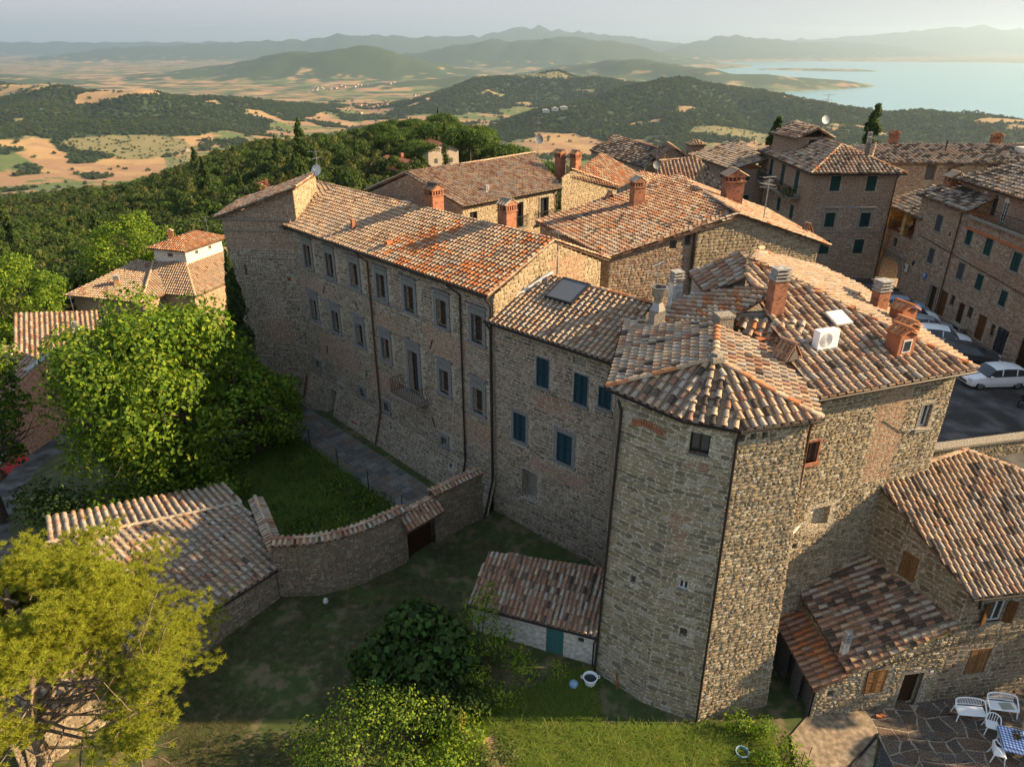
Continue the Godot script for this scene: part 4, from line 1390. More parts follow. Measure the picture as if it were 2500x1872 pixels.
func upper_houses() -> void:
	# house across the lane behind the palace
	var b := new_building("lane_house", "sunlit stone house with ribbed tile roof and iron balcony across the lane", V(-2, 8, -60))
	var nc := V(-3.7, 15, -53.6); var R := V(4.25, 15, -61.2); var ap := V(-8.5, 16.55, -58.6); var rr := V(2.1, 16.8, -68.7); var lb := V(-12.9, 14.35, -63.2)
	var w := wall(b, [V(-3.75, 8, -54.1), V(3.9, 8, -61.4), V(3.9, 14.9, -61.4), V(-3.75, 14.9, -54.1)], "sun_painted", [
		{"k": "glass", "u": 8.9, "y": 12.35, "w": 1.0, "h": 2.0, "d": .25, "wood": "wood_dark", "rows": 2, "skirt": .15, "frame": "cornice_stone", "fw": .12},
		{"k": "glass", "u": 5.9, "y": 12.35, "w": 1.0, "h": 2.0, "d": .25, "wood": "wood_dark", "rows": 2, "skirt": .15, "frame": "cornice_stone", "fw": .12},
		{"k": "glass", "u": 1.1, "y": 13.6, "w": .8, "h": .7, "d": .25, "wood": "wood_dark", "rows": 1}])
	for uc in [8.9, 5.9]:
		var bal := node("balcony", b.root)
		var m := MB.new()
		slab(m, w, uc - .9, uc + .9, 12.2, 12.32, -.05, .35)
		put(m, "floor_slab", M.cornice_stone, bal)
		var rl := MB.new()
		var cs := [wpt(w, uc - .88, 12.32, .02), wpt(w, uc - .88, 12.32, .33), wpt(w, uc + .88, 12.32, .33), wpt(w, uc + .88, 12.32, .02)]
		for i in 3:
			rl.tube([cs[i] + V(0, .95, 0), cs[i + 1] + V(0, .95, 0)], .025, .025, 5)
			var k := 3 if i != 1 else 16
			for j in k:
				var p: Vector3 = cs[i].lerp(cs[i + 1], (j + .5) / k)
				rl.tube([p, p + V(0, .95, 0)], .012, .012, 4, false)
		put(rl, "railing", M.iron, bal)
	var gw := wall(b, [V(-12.5, 8, -62.9), V(-3.75, 8, -54.1), V(-3.75, 14.9, -54.1), V(-8.45, 16.4, -58.8), V(-12.5, 14.2, -62.9)], "town", [], {"name": "gable_wall", "zones": [[Rect2(6.5, 13, 3, 3), "brick"]]})
	var mixn := {"b": .45, "r": .35, "g": .2}
	var r := roof(b, [nc, R, rr, ap], {"mix": mixn, "pitch": .33, "ex": .36, "wide": .24})
	roof(b, [V(-2, 14.3, -74), lb, ap, rr], {"mix": mixn, "pitch": .33})
	ridge(b, r.node, rr, ap, {"mix": {"b": .9, "r": .1}})
	ridge(b, r.node, nc, ap, {"mix": {"b": .9, "r": .1}, "wide": .2})
	gutter(b, nc + V(.05, -.02, .07), R + V(.05, -.02, .07), .07)
	pipe(b, [wpt(w, 10.3, 14.8, .3), wpt(w, 10.3, 14.4, .1), wpt(w, 10.3, 11.5, .1)], .05)
	var ac := node("air_conditioner", b.root)
	var am := MB.new()
	slab(am, gw, 5.3, 6.3, 13.6, 14.35, .1, .45)
	put(am, "casing", M.plaster_white, ac)
	var af := MB.new()
	af.lathe(Vector3.ZERO, [[.28, 0], [.26, .02]], 16)
	var fan := put(af, "fan_grille", M.dish_grey, ac)
	fan.transform = Transform3D(Basis(gw.u, gw.n, -gw.t), wpt(gw, 5.7, 13.97, .45))
	chimney(b, V(-2.0, 15.0, -57.2), .8, .3, .35, "slabs", "terracotta")
	antenna(b, V(2.4, 16.4, -68.3), 3.6, .3, 5, 2)
	finish(b)
	# gable-ended neighbour with the pair of brick chimneys
	var c := new_building("gabled_house", "sunlit rubble gable wall with a red-orange roof behind twin brick chimneys", V(8, 8, -64))
	wall(c, [V(4.2, 8, -61.3), V(9.6, 8, -66.4), V(9.6, 14.1, -66.4), V(5.2, 16.2, -62.2), V(4.2, 15.8, -61.3)], "sun_painted", [])
	var r3 := roof(c, [V(9.75, 14.15, -66.2), V(12.7, 14.3, -71.4), V(8.4, 16.1, -69.5), V(5.0, 16.3, -62.0)], {"mix": {"o": .3, "b": .4, "r": .3}, "pitch": .33})
	ridge(c, r3.node, V(9.8, 14.15, -66.4), V(5.0, 16.35, -62.0), {"mix": {"b": .9, "o": .1}})
	chimney(c, V(4.3, 15.6, -65.4), .8, .75, 1.2, "house", "brick", "r")
	chimney(c, V(5.6, 15.6, -64.9), .8, .75, 1.2, "house", "brick", "r")
	finish(c)

func long_roof_house() -> void:
	var b := new_building("long_roof_house", "stone house under a broad red-brown tile roof with a low gable and tall aerial", V(12, 8, -48))
	var far := V(1.75, 14, -53.1); var lo := V(5.9, 14, -43.0); var ap := V(14.3, 16.25, -45.1); var rb := V(13.0, 16.6, -56.8); var re := V(21.4, 13.72, -47.0)
	var d := V(.9659, 0, -.2588)
	var o := V(6.1, 0, -43.4)
	var at := func(u: float, y: float) -> Vector3: return V(o.x + d.x * u, y, o.z + d.z * u)
	var w := wall(b, [at.call(0, 8), at.call(5.8, 8), at.call(5.8, 15.4), at.call(0, 13.85)], "town", [
		{"k": "hole", "u": 4.3, "y": 14.15, "w": .5, "h": .55, "d": .25, "skirt": .05},
		{"k": "hole", "u": 5.3, "y": 14.3, "w": .45, "h": .75, "d": .25, "skirt": .05}], {"from": 11})
	var w2 := wall(b, [at.call(5.8, 8) + V(.05, 0, .2), at.call(15.0, 8) + V(.05, 0, .2), at.call(15.0, 13.7) + V(.05, 0, .2), at.call(8.55, 16.1) + V(.05, 0, .2), at.call(5.8, 15.4) + V(.05, 0, .2)], "sun_painted", [], {"name": "gable_wall", "from": 11})
	pipe(b, [at.call(5.72, 15.3) + V(0, 0, .12), at.call(5.72, 12) + V(0, 0, .12)], .06, "rust_pipe")
	wall(b, [V(2.1, 8, -53), V(6.1, 8, -43.4), V(6.1, 13.85, -43.4), V(2.1, 13.85, -53)], "town", [], {"name": "side_wall", "from": 12})
	var r := roof(b, [far, lo, ap, rb], {"mix": {"r": .5, "b": .18, "g": .2, "d": .06, "o": .06}, "pitch": .31, "ex": .34})
	var r2 := roof(b, [re, V(20.8, 13.72, -58.5), rb, ap], {"mix": {"b": .72, "r": .1, "o": .18}, "pitch": .31, "ex": .34})
	ridge(b, r2.node, ap, rb, {"mix": {"b": .6, "r": .4}})
	ridge(b, r2.node, re, ap, {"mix": {"b": .8, "o": .2}, "wide": .22})
	ridge(b, r.node, lo, ap, {"mix": {"r": .6, "b": .4}, "wide": .22})
	chimney(b, V(9.0, 15.0, -51.8), .3, .85, 1.7, "house", "brick", "g")
	chimney(b, V(15.9, 15.5, -52.2), .1, 1.25, 1.55, "house", "brick", "b")
	var tv := node("roof_vent", b.root)
	mini_roof(tv, V(20.9, 13.95, -50), Basis(Vector3.UP, .3), .6, .6, .55, "r")
	var tv2 := node("roof_vent", b.root)
	mini_roof(tv2, V(7.4, 15.35, -54.6), Basis(Vector3.UP, .3), .6, .6, .55, "r")
	antenna(b, V(16.4, 14.8, -46.4), 3.6, .4, 7)
	antenna(b, V(17.0, 15.0, -48.0), 2.9, 1.0, 8)
	pipe(b, [at.call(10.9, 14.2) + V(0, 0, .15), at.call(10.3, 13.4) + V(0, 0, .5), at.call(9.9, 13.0) + V(0, 0, .8)], .02, "plaster_white", "cable")
	var sk := MB.new()
	sk.box(V(10.2, 16.1, -55.2), V(.5, .12, -.1), V(-.03, .03, 0), V(.1, 0, .4))
	put(sk, "skylight", M.glass, b.root)
	finish(b)

func church_and_roofs() -> void:
	var b := new_building("dark_roof_hall", "long hall under a blackened tile roof beyond the red roofs", V(17, 4, -114))
	var r := roof(b, [V(12.8, 10, -122.4), V(18.75, 10, -104.3), V(22.3, 12, -106.6), V(17.2, 12, -124.6)], {"mix": {"d": .6, "g": .3, "r": .1}, "pitch": .42, "ex": .5, "wide": .28})
	wall(b, [V(13.1, 2, -122.3), V(18.9, 2, -104.6), V(18.9, 9.9, -104.6), V(13.1, 9.9, -122.3)], "town", [], {"from": 5})
	wall(b, [V(19.0, 2, -104.6), V(25.2, 2, -107.5), V(25.2, 10, -107.5), V(22.3, 11.9, -106.4), V(19.0, 9.9, -104.6)], "brick", [], {"name": "gable_wall", "from": 8})
	roof(b, [V(25.6, 10, -107.5), V(20.5, 10, -126), V(17.2, 12, -124.6), V(22.3, 12, -106.6)], {"mix": {"d": .5, "g": .3, "r": .2}, "pitch": .42, "ex": .5})
	ridge(b, r.node, V(22.3, 12, -106.6), V(17.2, 12, -124.6), {"mix": {"o": .5, "r": .5}, "wide": .3})
	finish(b, 80)
	var c := new_building("brick_gable_house", "small brick gable end showing behind the striped roof", V(22.5, 5, -102))
	wall(c, [V(20.6, 5, -101.9), V(24.8, 5, -102.9), V(24.8, 11.3, -102.9), V(22.4, 12.9, -102.2), V(20.6, 11.5, -101.9)], "brick", [])
	roof(c, [V(20.3, 11.35, -108), V(20.3, 11.4, -101.5), V(22.4, 13.05, -102), V(22.4, 13.05, -108)], {"mix": {"d": .5, "r": .5}, "pitch": .4, "ex": .5})
	roof(c, [V(25.1, 11.2, -102.6), V(25.1, 11.2, -108), V(22.4, 13.05, -108), V(22.4, 13.05, -102)], {"mix": {"b": .6, "r": .4}, "pitch": .4, "ex": .5})
	finish(c, 60)
	# bell cote
	var t := new_building("bell_tower", "slim brick bell turret with an arched opening and tile cap", V(25.6, 5, -103))
	var k := 0
	for s in 4:
		var bs := Basis(Vector3.UP, s * PI / 2 + .1)
		var cc := V(25.6, 0, -103.5)
		var p0: Vector3 = cc + bs * V(-.95, 0, .95); var p1: Vector3 = cc + bs * V(.95, 0, .95)
		wall(t, [p0 + V(0, 4, 0), p1 + V(0, 4, 0), p1 + V(0, 13.2, 0), p0 + V(0, 13.2, 0)], "brick", [{"k": "hole", "u": .95, "y": 11.0, "w": .6, "h": 1.3, "d": .5, "back": "painted_shade", "skirt": .05}] if s == 0 else [], {"bare": s == 2, "from": 9})
	var ar := MB.new()
	for i in 9:
		var a := lerpf(-PI / 2, PI / 2, i / 8.0)
		ar.box(V(25.7 + sin(a) * .42, 12.25 + cos(a) * .42, -102.5), V(cos(a), -sin(a), 0) * .09, V(sin(a), cos(a), 0) * .1, V(0, 0, .06))
	put(ar, "arch", M.brick_new, t.root)
	for s in 4:
		var bs := Basis(Vector3.UP, s * PI / 2 + .1)
		roof(t, [V(25.6, 13.25, -103.5) + bs * V(-1.15, 0, 1.15), V(25.6, 13.25, -103.5) + bs * V(1.15, 0, 1.15), V(25.6, 13.9, -103.5)], {"mix": {"b": .6, "r": .4}, "pitch": .38, "ex": .45})
	finish(t, 60)
	# striped roof in front of it
	var q := new_building("striped_roof_house", "low house with a striped ribbed tile roof below the bell turret", V(18.5, 6, -80))
	var r4 := roof(q, [V(15.0, 12.2, -76.2), V(22.6, 12.0, -76.0), V(20.6, 14.3, -83.0), V(16.2, 14.3, -81.0)], {"mix": {"r": .5, "b": .4, "d": .1}, "pitch": .42, "ex": .42, "wide": .26})
	wall(q, [V(15.3, 6, -76.6), V(22.2, 6, -76.4), V(22.2, 12, -76.4), V(15.3, 12, -76.6)], "town", [], {"from": 9})
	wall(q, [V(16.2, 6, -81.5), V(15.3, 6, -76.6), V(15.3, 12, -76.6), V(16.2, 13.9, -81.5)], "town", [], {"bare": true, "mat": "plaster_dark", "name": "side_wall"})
	ridge(q, r4.node, V(20.6, 14.3, -83.0), V(16.2, 14.3, -81.0), {"mix": {"b": .8, "r": .2}})
	antenna(q, V(14.6, 12.5, -74.5), 5.2, .3, 8, 2)
	var lr := roof(q, [V(11.6, 13.6, -70.5), V(14.6, 13.2, -67.5), V(16.8, 13.9, -71.5), V(13.0, 14.2, -74.5)], {"mix": {"r": .6, "b": .4}, "pitch": .36})
	finish(q, 120)

func piazza_houses() -> void:
	var b := new_building("square_corner_house", "tall brick and stone corner house with green shutters, balcony and penthouse above the square", V(32, 5, -75))
	var gs := {"k": "shut", "w": .92, "h": 1.36, "paint": "shutter_green", "d": .06, "skirt": .06, "frame": "", "sill": false}
	var mk := func(u: float, y: float, fr := "", w := .92, h := 1.36) -> Dictionary:
		var q := gs.duplicate()
		q.u = u; q.y = y; q.w = w; q.h = h
		if fr:
			q.frame = fr; q.fw = .24; q.skirt = .36; q.proud = .05; q.cornice = .16; q.d = .16
		return q
	var c := [Vector2(28.1, -82.8), Vector2(28.1, -67.9), Vector2(35.9, -67.9), Vector2(35.9, -82.8)]
	var ws := box_walls(b, c, 4.6, 15.05, "town", {
		1: [mk.call(2.14, 13.45), mk.call(5.5, 13.45), mk.call(2.25, 10.05, "cornice_stone"), mk.call(5.6, 10.05, "cornice_stone"), mk.call(2.25, 7.45), mk.call(5.55, 7.5)],
		0: [mk.call(3.35, 12.8, "", 1.0, 1.9), mk.call(7.0, 12.6, "", 1.0, 2.1), mk.call(11.0, 12.5, "", 1.0, 2.2), mk.call(7.2, 10.0), mk.call(11.0, 10.0), mk.call(7.2, 7.2), mk.call(11.0, 7.2)]}, {"bare_sides": [2, 3], "zones": [[Rect2(-1, 11.9, 20, 4), "brick"]]})
	var bd := MB.new()
	slab(bd, ws[1], 1.2, 6.6, 11.88, 12.0, -.02, .06)
	put(bd, "string_course", M.plaster_grey, b.root)
	var bd2 := MB.new()
	slab(bd2, ws[1], .6, 7.2, 9.5, 9.64, -.02, .08)
	put(bd2, "string_course", M.cornice_stone, b.root)
	# balcony with pots
	var bal := node("balcony", b.root)
	var fl := MB.new()
	slab(fl, ws[0], 2.2, 12.6, 12.25, 12.4, -.05, 1.1)
	put(fl, "floor_slab", M.cornice_stone, bal)
	var rl := MB.new()
	for h in [.1, 1.0]:
		rl.tube([wpt(ws[0], 2.25, 12.4 + h, .02), wpt(ws[0], 2.25, 12.4 + h, 1.05), wpt(ws[0], 12.55, 12.4 + h, 1.05), wpt(ws[0], 12.55, 12.4 + h, .02)], .025, .025, 5)
	for i in 80:
		var p := wpt(ws[0], lerpf(2.25, 12.55, i / 79.0), 12.4, 1.05)
		rl.tube([p, p + V(0, 1, 0)], .012, .012, 4, false)
	put(rl, "railing", M.iron, bal)
	for i in 6:
		var pm := MB.new()
		pm.lathe(wpt(ws[0], 4.0 + i * 1.5, 12.4, .75), [[.12, 0], [.18, .3], [.2, .32], [.2, .36]], 10)
		put(pm, "flower_pot", M.terracotta, bal)
	plant_clump(bal, wpt(ws[0], 11.8, 12.7, 1.0), .75, 90, "flower_leaves")
	plant_clump(bal, wpt(ws[0], 5.8, 12.95, .8), .5, 50, "flower_leaves")
	plant_clump(bal, wpt(ws[0], 3.2, 12.95, .8), .4, 40, "flower_leaves")
	var mixd := {"d": .3, "g": .4, "r": .12, "b": .18}
	var od := {"mix": mixd, "pitch": .36, "ex": .42, "wide": .25}
	var P := V(31.9, 17.1, -71.9); var Pb := V(31.9, 17.1, -79)
	var E := [V(27.6, 15.1, -83.3), V(27.6, 15.1, -67.4), V(36.45, 15.1, -67.4), V(36.45, 15.1, -83.3)]
	var r := roof(b, [E[1], E[2], P], od)
	roof(b, [E[0], E[1], P, Pb], od)
	roof(b, [E[2], E[3], Pb, P], od)
	roof(b, [E[3], E[0], Pb], od)
	for q in [[E[1], P], [E[2], P]]:
		ridge(b, r.node, q[0], q[1], {"mix": {"o": .5, "b": .5}, "wide": .3})
	ridge(b, r.node, P, Pb, {"mix": {"o": .5, "b": .5}, "wide": .3})
	gutter(b, E[1] + V(0, -.02, .07), E[2] + V(0, -.02, .07), .08)
	gutter(b, E[0] + V(-.07, -.02, 0), E[1] + V(-.07, -.02, 0), .08)
	pipe(b, [V(35.85, 15, -67.5), V(35.8, 14.5, -67.75), V(35.8, 5, -67.75)], .06)
	# penthouse
	var pc := [Vector2(28.2, -80.5), Vector2(29.2, -76.2), Vector2(32.6, -76.6), Vector2(32.4, -80.5)]
	box_walls(b, pc, 15.2, 17.3, "brick", {1: [{"k": "shut", "u": 1.7, "y": 16.1, "w": .8, "h": .95, "paint": "wood_dark", "d": .08, "skirt": .04}]}, {"bare_sides": [2, 3]})
	roof(b, [V(27.9, 17.2, -81), V(28.9, 17.2, -75.8), V(31.0, 18.3, -76.0), V(30.6, 18.3, -81)], {"mix": mixd, "pitch": .36})
	roof(b, [V(33.0, 17.2, -76.2), V(32.8, 17.2, -81), V(30.6, 18.3, -81), V(31.0, 18.3, -76.0)], {"mix": mixd, "pitch": .36})
	chimney(b, V(33.6, 16.2, -70.0), 0, .32, 1.3, "slabs", "plaster_dark")
	antenna(b, V(31.6, 17.0, -76.2), 4.4, .2, 8, 1)
	finish(b)
	var s := new_building("orange_brick_house", "lower orange brick house with grey roof left of the corner house", V(25.5, 5, -86))
	box_walls(s, [Vector2(22.6, -92), Vector2(24.6, -81.2), Vector2(28.0, -81.0), Vector2(28.0, -92)], 4, 13.4, "brick", {0: [mk.call(4.5, 9.2), mk.call(8.2, 9.2), mk.call(4.5, 12.0, "", .6, .7), mk.call(8.2, 12.0, "", .6, .7)], 1: [mk.call(1.6, 9.2), mk.call(1.6, 12.2, "", .5, .6)]}, {"bare_sides": [2, 3]})
	roof(s, [V(22.0, 13.4, -92.5), V(24.2, 13.4, -80.8), V(28.3, 14.9, -80.6), V(28.0, 14.9, -92.5)], {"mix": {"g": .5, "b": .3, "d": .2}, "pitch": .38, "ex": .42})
	finish(s, 120)
	# long building at the back of the square
	var l := new_building("long_back_house", "long stone house with a ribbed grey roof closing the square", V(50, 5, -80))
	wall(l, [V(38.4, 5, -78.2), V(66, 5, -78.2), V(66, 14.4, -78.2), V(38.4, 14.4, -78.2)], "town", [
		{"k": "hole", "u": 6.4, "y": 12.7, "w": 1.1, "h": 1.65, "d": .3, "skirt": .05}, {"k": "hole", "u": 5.6, "y": 10.4, "w": 1.0, "h": 1.2, "d": .3, "skirt": .05}, {"k": "hole", "u": 12.9, "y": 12.7, "w": 1.2, "h": 1.65, "d": .3, "skirt": .05}], {"from": 8})
	wall(l, [V(38.4, 5, -90), V(38.4, 5, -78.2), V(38.4, 14.4, -78.2), V(38.4, 14.4, -90)], "town", [], {"bare": true, "name": "side_wall"})
	var r5 := roof(l, [V(37.9, 14.5, -77.8), V(67, 14.5, -77.8), V(67, 15.75, -83.5), V(40.9, 15.75, -83.5)], {"mix": {"d": .3, "g": .42, "b": .28}, "pitch": .44, "ex": .45, "wide": .28})
	roof(l, [V(37.9, 14.5, -89.2), V(37.9, 14.5, -77.8), V(40.9, 15.75, -83.5)], {"mix": {"g": .4, "b": .5, "r": .1}, "pitch": .44, "ex": .45, "wide": .28})
	ridge(l, r5.node, V(37.9, 14.55, -77.8), V(40.9, 15.75, -83.5), {"mix": {"o": .3, "b": .7}})
	pipe(l, [V(48.2, 14.4, -77.95), V(46.6, 13.9, -78.05), V(46.4, 11, -78.05)], .06)
	chimney(l, V(43.0, 15.6, -84.0), 0, .8, .8, "house", "brick", "o")
	chimney(l, V(54.6, 15.6, -84.0), 0, .9, .55, "house", "brick", "o")
	chimney(l, V(58.6, 15.4, -82.4), 0, 1.3, .9, "house", "brick", "r")
	chimney(l, V(38.6, 15.2, -80.5), 0, .4, 1.6, "slabs", "cement")
	var ps := MB.new()
	ps.tube([V(47.4, 15.2, -81), V(47.4, 16.4, -81)], .08, .08, 6)
	put(ps, "vent_pipe", M.iron, l.root)
	var dm := MB.new()
	dm.abox(V(56.2, 15.5, -80.8), V(2.0, .55, 1.2))
	put(dm, "dormer", M.plaster_white, l.root)
	antenna(l, V(56.8, 15.7, -81.5), 4.0, .2, 8, 1)
	antenna(l, V(50.0, 15.5, -84.5), 2.6, .9, 5)
	finish(l)
	# loggia over the archway
	var g := new_building("arched_loggia", "ochre open loggia above an archway between the houses of the square", V(38, 5, -66))
	wall(g, [V(36.6, 4.8, -69.6), V(36.6, 4.8, -63.6), V(36.6, 9.8, -63.6), V(36.6, 9.8, -69.6)], "town", [
		{"k": "none", "u": 2.9, "y": 4.8, "w": 3.6, "h": 2.3, "d": 3.0, "skirt": .1}, {"k": "hole", "u": 2.6, "y": 8.4, "w": .75, "h": .85, "d": .2, "grille": true}])
	# voussoirs of the arch
	for i in 15:
		var a := lerpf(-PI / 2, PI / 2, i / 14.0)
		var vm := MB.new()
		var cz := -66.7
		vm.box(V(36.56, 6.1 + cos(a) * 1.75, cz + sin(a) * 1.9), V(.09, 0, 0), V(0, cos(a), sin(a)) * .22, V(0, -sin(a), cos(a)) * .19)
		put(vm, "arch_stone", M.cornice_stone, g.root)
	var lm := MB.new()
	lm.abox(V(36.5, 7.95, -66.6), V(.35, .12, 6))
	put(lm, "ledge", M.cornice_stone, g.root)
	var bk := MB.new()
	bk.quad(V(40, 9.7, -69.6), V(40, 9.7, -63.6), V(40, 12.6, -63.6), V(40, 12.6, -69.6))
	bk.quad(V(36.6, 9.8, -69.55), V(40, 9.8, -69.55), V(40, 12.4, -69.55), V(36.6, 12.4, -69.55))
	bk.quad(V(40, 9.8, -63.65), V(36.6, 9.8, -63.65), V(36.6, 12.4, -63.65), V(40, 12.4, -63.65))
	put(bk, "back_wall", M.plaster_ochre, g.root)
	var fm := MB.new()
	fm.abox(V(38.3, 9.72, -66.6), V(3.4, .16, 6))
	put(fm, "floor_slab", M.terracotta, g.root)
	for z in [-69.2, -66.2, -63.9]:
		var pm := MB.new()
		pm.abox(V(36.8, 10.9, z), V(.5, 2.3, .5))
		put(pm, "pillar", M.plaster_ochre, g.root)
	var rm := MB.new()
	rm.tube([V(36.6, 10.7, -69.2), V(36.6, 10.7, -63.9)], .03, .03, 5)
	for i in 40:
		rm.tube([V(36.6, 9.8, lerpf(-69.1, -64, i / 39.0)), V(36.6, 10.7, lerpf(-69.1, -64, i / 39.0))], .012, .012, 4, false)
	put(rm, "railing", M.iron, g.root)
	roof(g, [V(36.1, 12.0, -70), V(36.1, 12.0, -62.9), V(40.6, 13.6, -62.9), V(40.6, 13.6, -70)], {"mix": {"g": .5, "b": .35, "d": .15}, "pitch": .36, "ex": .42})
	finish(g, 150)
	# long facade along the square
	var f := new_building("square_facade_house", "long stone house facing the parked cars, with roof terrace and arched upper windows", V(40, 5, -52))
	var sg := {"k": "shut", "paint": "shutter_green", "d": .08, "skirt": .16, "frame": "cornice_stone", "fw": .1, "proud": .02}
	var mq := func(u: float, y: float, w: float, h: float, paint := "shutter_green") -> Dictionary:
		var q := sg.duplicate()
		q.u = u; q.y = y; q.w = w; q.h = h; q.paint = paint
		return q
	var wf := wall(f, [V(36.3, 4.8, -63.7), V(36.3, 4.8, -36), V(36.3, 13.7, -36), V(36.3, 13.8, -63.7)], "town", [
		mq.call(3.4, 11.5, .9, 1.35, "shutter_grey"), mq.call(7.85, 11.5, .8, 1.25), mq.call(10.45, 11.35, .85, 1.28), mq.call(13.85, 11.1, .9, 1.35), mq.call(17.2, 11.0, .9, 1.35),
		mq.call(3.5, 8.75, .85, 1.27, "shutter_grey"), mq.call(8.0, 8.7, .85, 1.3, "shutter_grey"), mq.call(10.6, 8.65, .8, 1.2), mq.call(13.7, 8.4, .75, 1.15), mq.call(17.2, 8.2, .85, 1.3),
		{"k": "door", "u": 5.15, "y": 5.1, "w": 1.05, "h": 2.1, "paint": "wood_dark", "d": .25, "frame": "cornice_stone", "fw": .2, "skirt": .25},
		{"k": "door", "u": 6.75, "y": 5.1, "w": 1.1, "h": 2.15, "paint": "wood_mid", "d": .15, "skirt": .08},
		{"k": "door", "u": 9.35, "y": 5.1, "w": .85, "h": 2.0, "paint": "wood_dark", "d": .2, "skirt": .12},
		{"k": "door", "u": 12.2, "y": 5.1, "w": 1.05, "h": 2.0, "paint": "wood_mid", "d": .15, "skirt": .08},
		{"k": "doorglass", "u": 14.75, "y": 5.05, "w": 1.25, "h": 1.95, "d": .15, "wood": "lamp_black", "rows": 4, "skirt": .08},
		{"k": "door", "u": 17.3, "y": 5.05, "w": 1.1, "h": 2.1, "paint": "wood_dark", "d": .2, "skirt": .08},
		{"k": "glass", "u": 8.0, "y": 6.5, "w": .6, "h": .8, "d": .15, "rows": 2, "skirt": .08}, {"k": "glass", "u": 10.55, "y": 6.35, "w": .65, "h": .85, "d": .15, "rows": 2, "skirt": .08}, {"k": "glass", "u": 13.6, "y": 6.0, "w": .5, "h": .9, "d": .15, "rows": 2, "skirt": .08},
		{"k": "vent", "u": 5.3, "y": 11.5, "w": .35, "h": .4, "d": .2, "skirt": .15}, {"k": "vent", "u": 5.2, "y": 9.0, "w": .25, "h": .3, "d": .2, "skirt": .1}, {"k": "vent", "u": 9.1, "y": 11.8, "w": .25, "h": .3, "d": .12, "skirt": .1, "back": "plaster_grey"}],
		{"zones": [[Rect2(4.6, 11.0, 1.4, 1.6), "brick"], [Rect2(14.5, 9.8, 6, 1.2), "brick"], [Rect2(8.6, 10.0, 5, .9), "brick"]]})
	var cs := MB.new()
	slab(cs, wf, 6.8, 27.7, 13.55, 13.7, -.1, .25)
	put(cs, "cornice", M.cornice_stone, f.root)
	pipe(f, [wpt(wf, 6.35, 13.7, .12), wpt(wf, 6.35, 5.2, .12)], .05, "rust_pipe")
	pipe(f, [wpt(wf, 1.2, 10.6, .05), wpt(wf, 8, 10.25, .06), wpt(wf, 16, 9.9, .06)], .03, "iron", "cable")
	pipe(f, [wpt(wf, 13.2, 12.9, .05), wpt(wf, 13.0, 10.3, .06), wpt(wf, 12.3, 8.3, .06)], .025, "plaster_grey", "cable")
	# pitched roof on the far part, terrace with railing on the near part
	roof(f, [V(35.9, 13.95, -64.1), V(35.9, 13.95, -56.4), V(39.5, 15.2, -57.6), V(39.5, 15.2, -64.1)], {"mix": {"d": .4, "g": .35, "b": .25}, "pitch": .36, "ex": .42})
	chimney(f, V(38.5, 14.6, -63.3), 0, 1.2, .5, "house", "brick", "b")
	var tf := MB.new()
	tf.abox(V(38.2, 12.75, -46), V(4.0, .2, 20.6))
	put(tf, "terrace_floor", M.terracotta, f.root)
	var tr := MB.new()
	for h in [.2, 1.0]:
		tr.tube([V(36.25, 13.6 + h, -56), V(36.25, 13.6 + h, -36)], .022, .022, 4)
	for i in 110:
		var z := lerpf(-56, -36, i / 109.0)
		tr.tube([V(36.25, 13.6, z), V(36.25, 14.6, z)], .011, .011, 4, false)
	put(tr, "terrace_railing", M.iron, f.root)
	for i in 7:
		var sc := MB.new()
		var z := -55.3 + i * 1.5
		var cpt := V(36.15, 13.45, z)
		var pth := []
		for j in 9:
			pth.append(cpt + V(-.03, cos(j * .7) * .16, sin(j * .7) * .16))
		sc.tube(pth, .018, .018, 4)
		put(sc, "scroll_bracket", M.iron, f.root)
	var wu := wall(f, [V(38.5, 12.7, -62), V(38.5, 12.7, -36), V(38.5, 15.5, -36), V(38.5, 15.5, -62)], "town", [
		{"k": "glass", "u": 3.35, "y": 13.4, "w": .6, "h": 1.45, "d": .12, "wood": "white_paint", "rows": 5, "skirt": .12, "name": "arched_window"},
		{"k": "glass", "u": 4.8, "y": 13.5, "w": .6, "h": 1.4, "d": .12, "wood": "shutter_grey", "rows": 5, "skirt": .12, "name": "arched_window"},
		{"k": "glass", "u": 6.15, "y": 13.3, "w": .6, "h": 1.5, "d": .12, "wood": "white_paint", "rows": 5, "skirt": .12, "name": "arched_window"}], {"name": "upper_wall", "to": 15.5, "mat": "mortar_brick", "zones": [[Rect2(-1, 12, 30, 5), "brick"]]})
	for q in [[3.35, "white_paint"], [4.8, "shutter_grey"], [6.15, "white_paint"]]:
		var am := MB.new()
		var pts := []
		for i in 9:
			var a := PI * i / 8
			pts.append(wpt(wu, q[0] + cos(a) * .3, 14.83 + sin(a) * .33, .02))
		am.poly(pts)
		put(am, "window_head", M[q[1]], f.root)
	roof(f, [V(37.9, 15.55, -62.5), V(37.9, 15.55, -35), V(45, 18.2, -35), V(45, 18.2, -60)], {"mix": {"d": .4, "g": .38, "b": .22}, "pitch": .36, "ex": .44, "wide": .25})
	wall(f, [V(46, 12.7, -62), V(38.5, 12.7, -62), V(38.5, 15.5, -62), V(46, 18.0, -62)], "town", [], {"bare": true, "name": "side_wall", "mat": "mortar_brick"})
	gutter(f, V(37.83, 15.53, -62.5), V(37.83, 15.53, -35), .08)
	# bench, signs and lamp belong to the wall
	var bn := thing("stone_bench", "stone bench on two blocks against the house wall by the parked cars", "bench", V(35.9, 5.1, -53.6))
	var sm := MB.new()
	sm.abox(V(0, .42, 0), V(.5, .1, 1.9))
	put(sm, "seat", M.cornice_stone, bn)
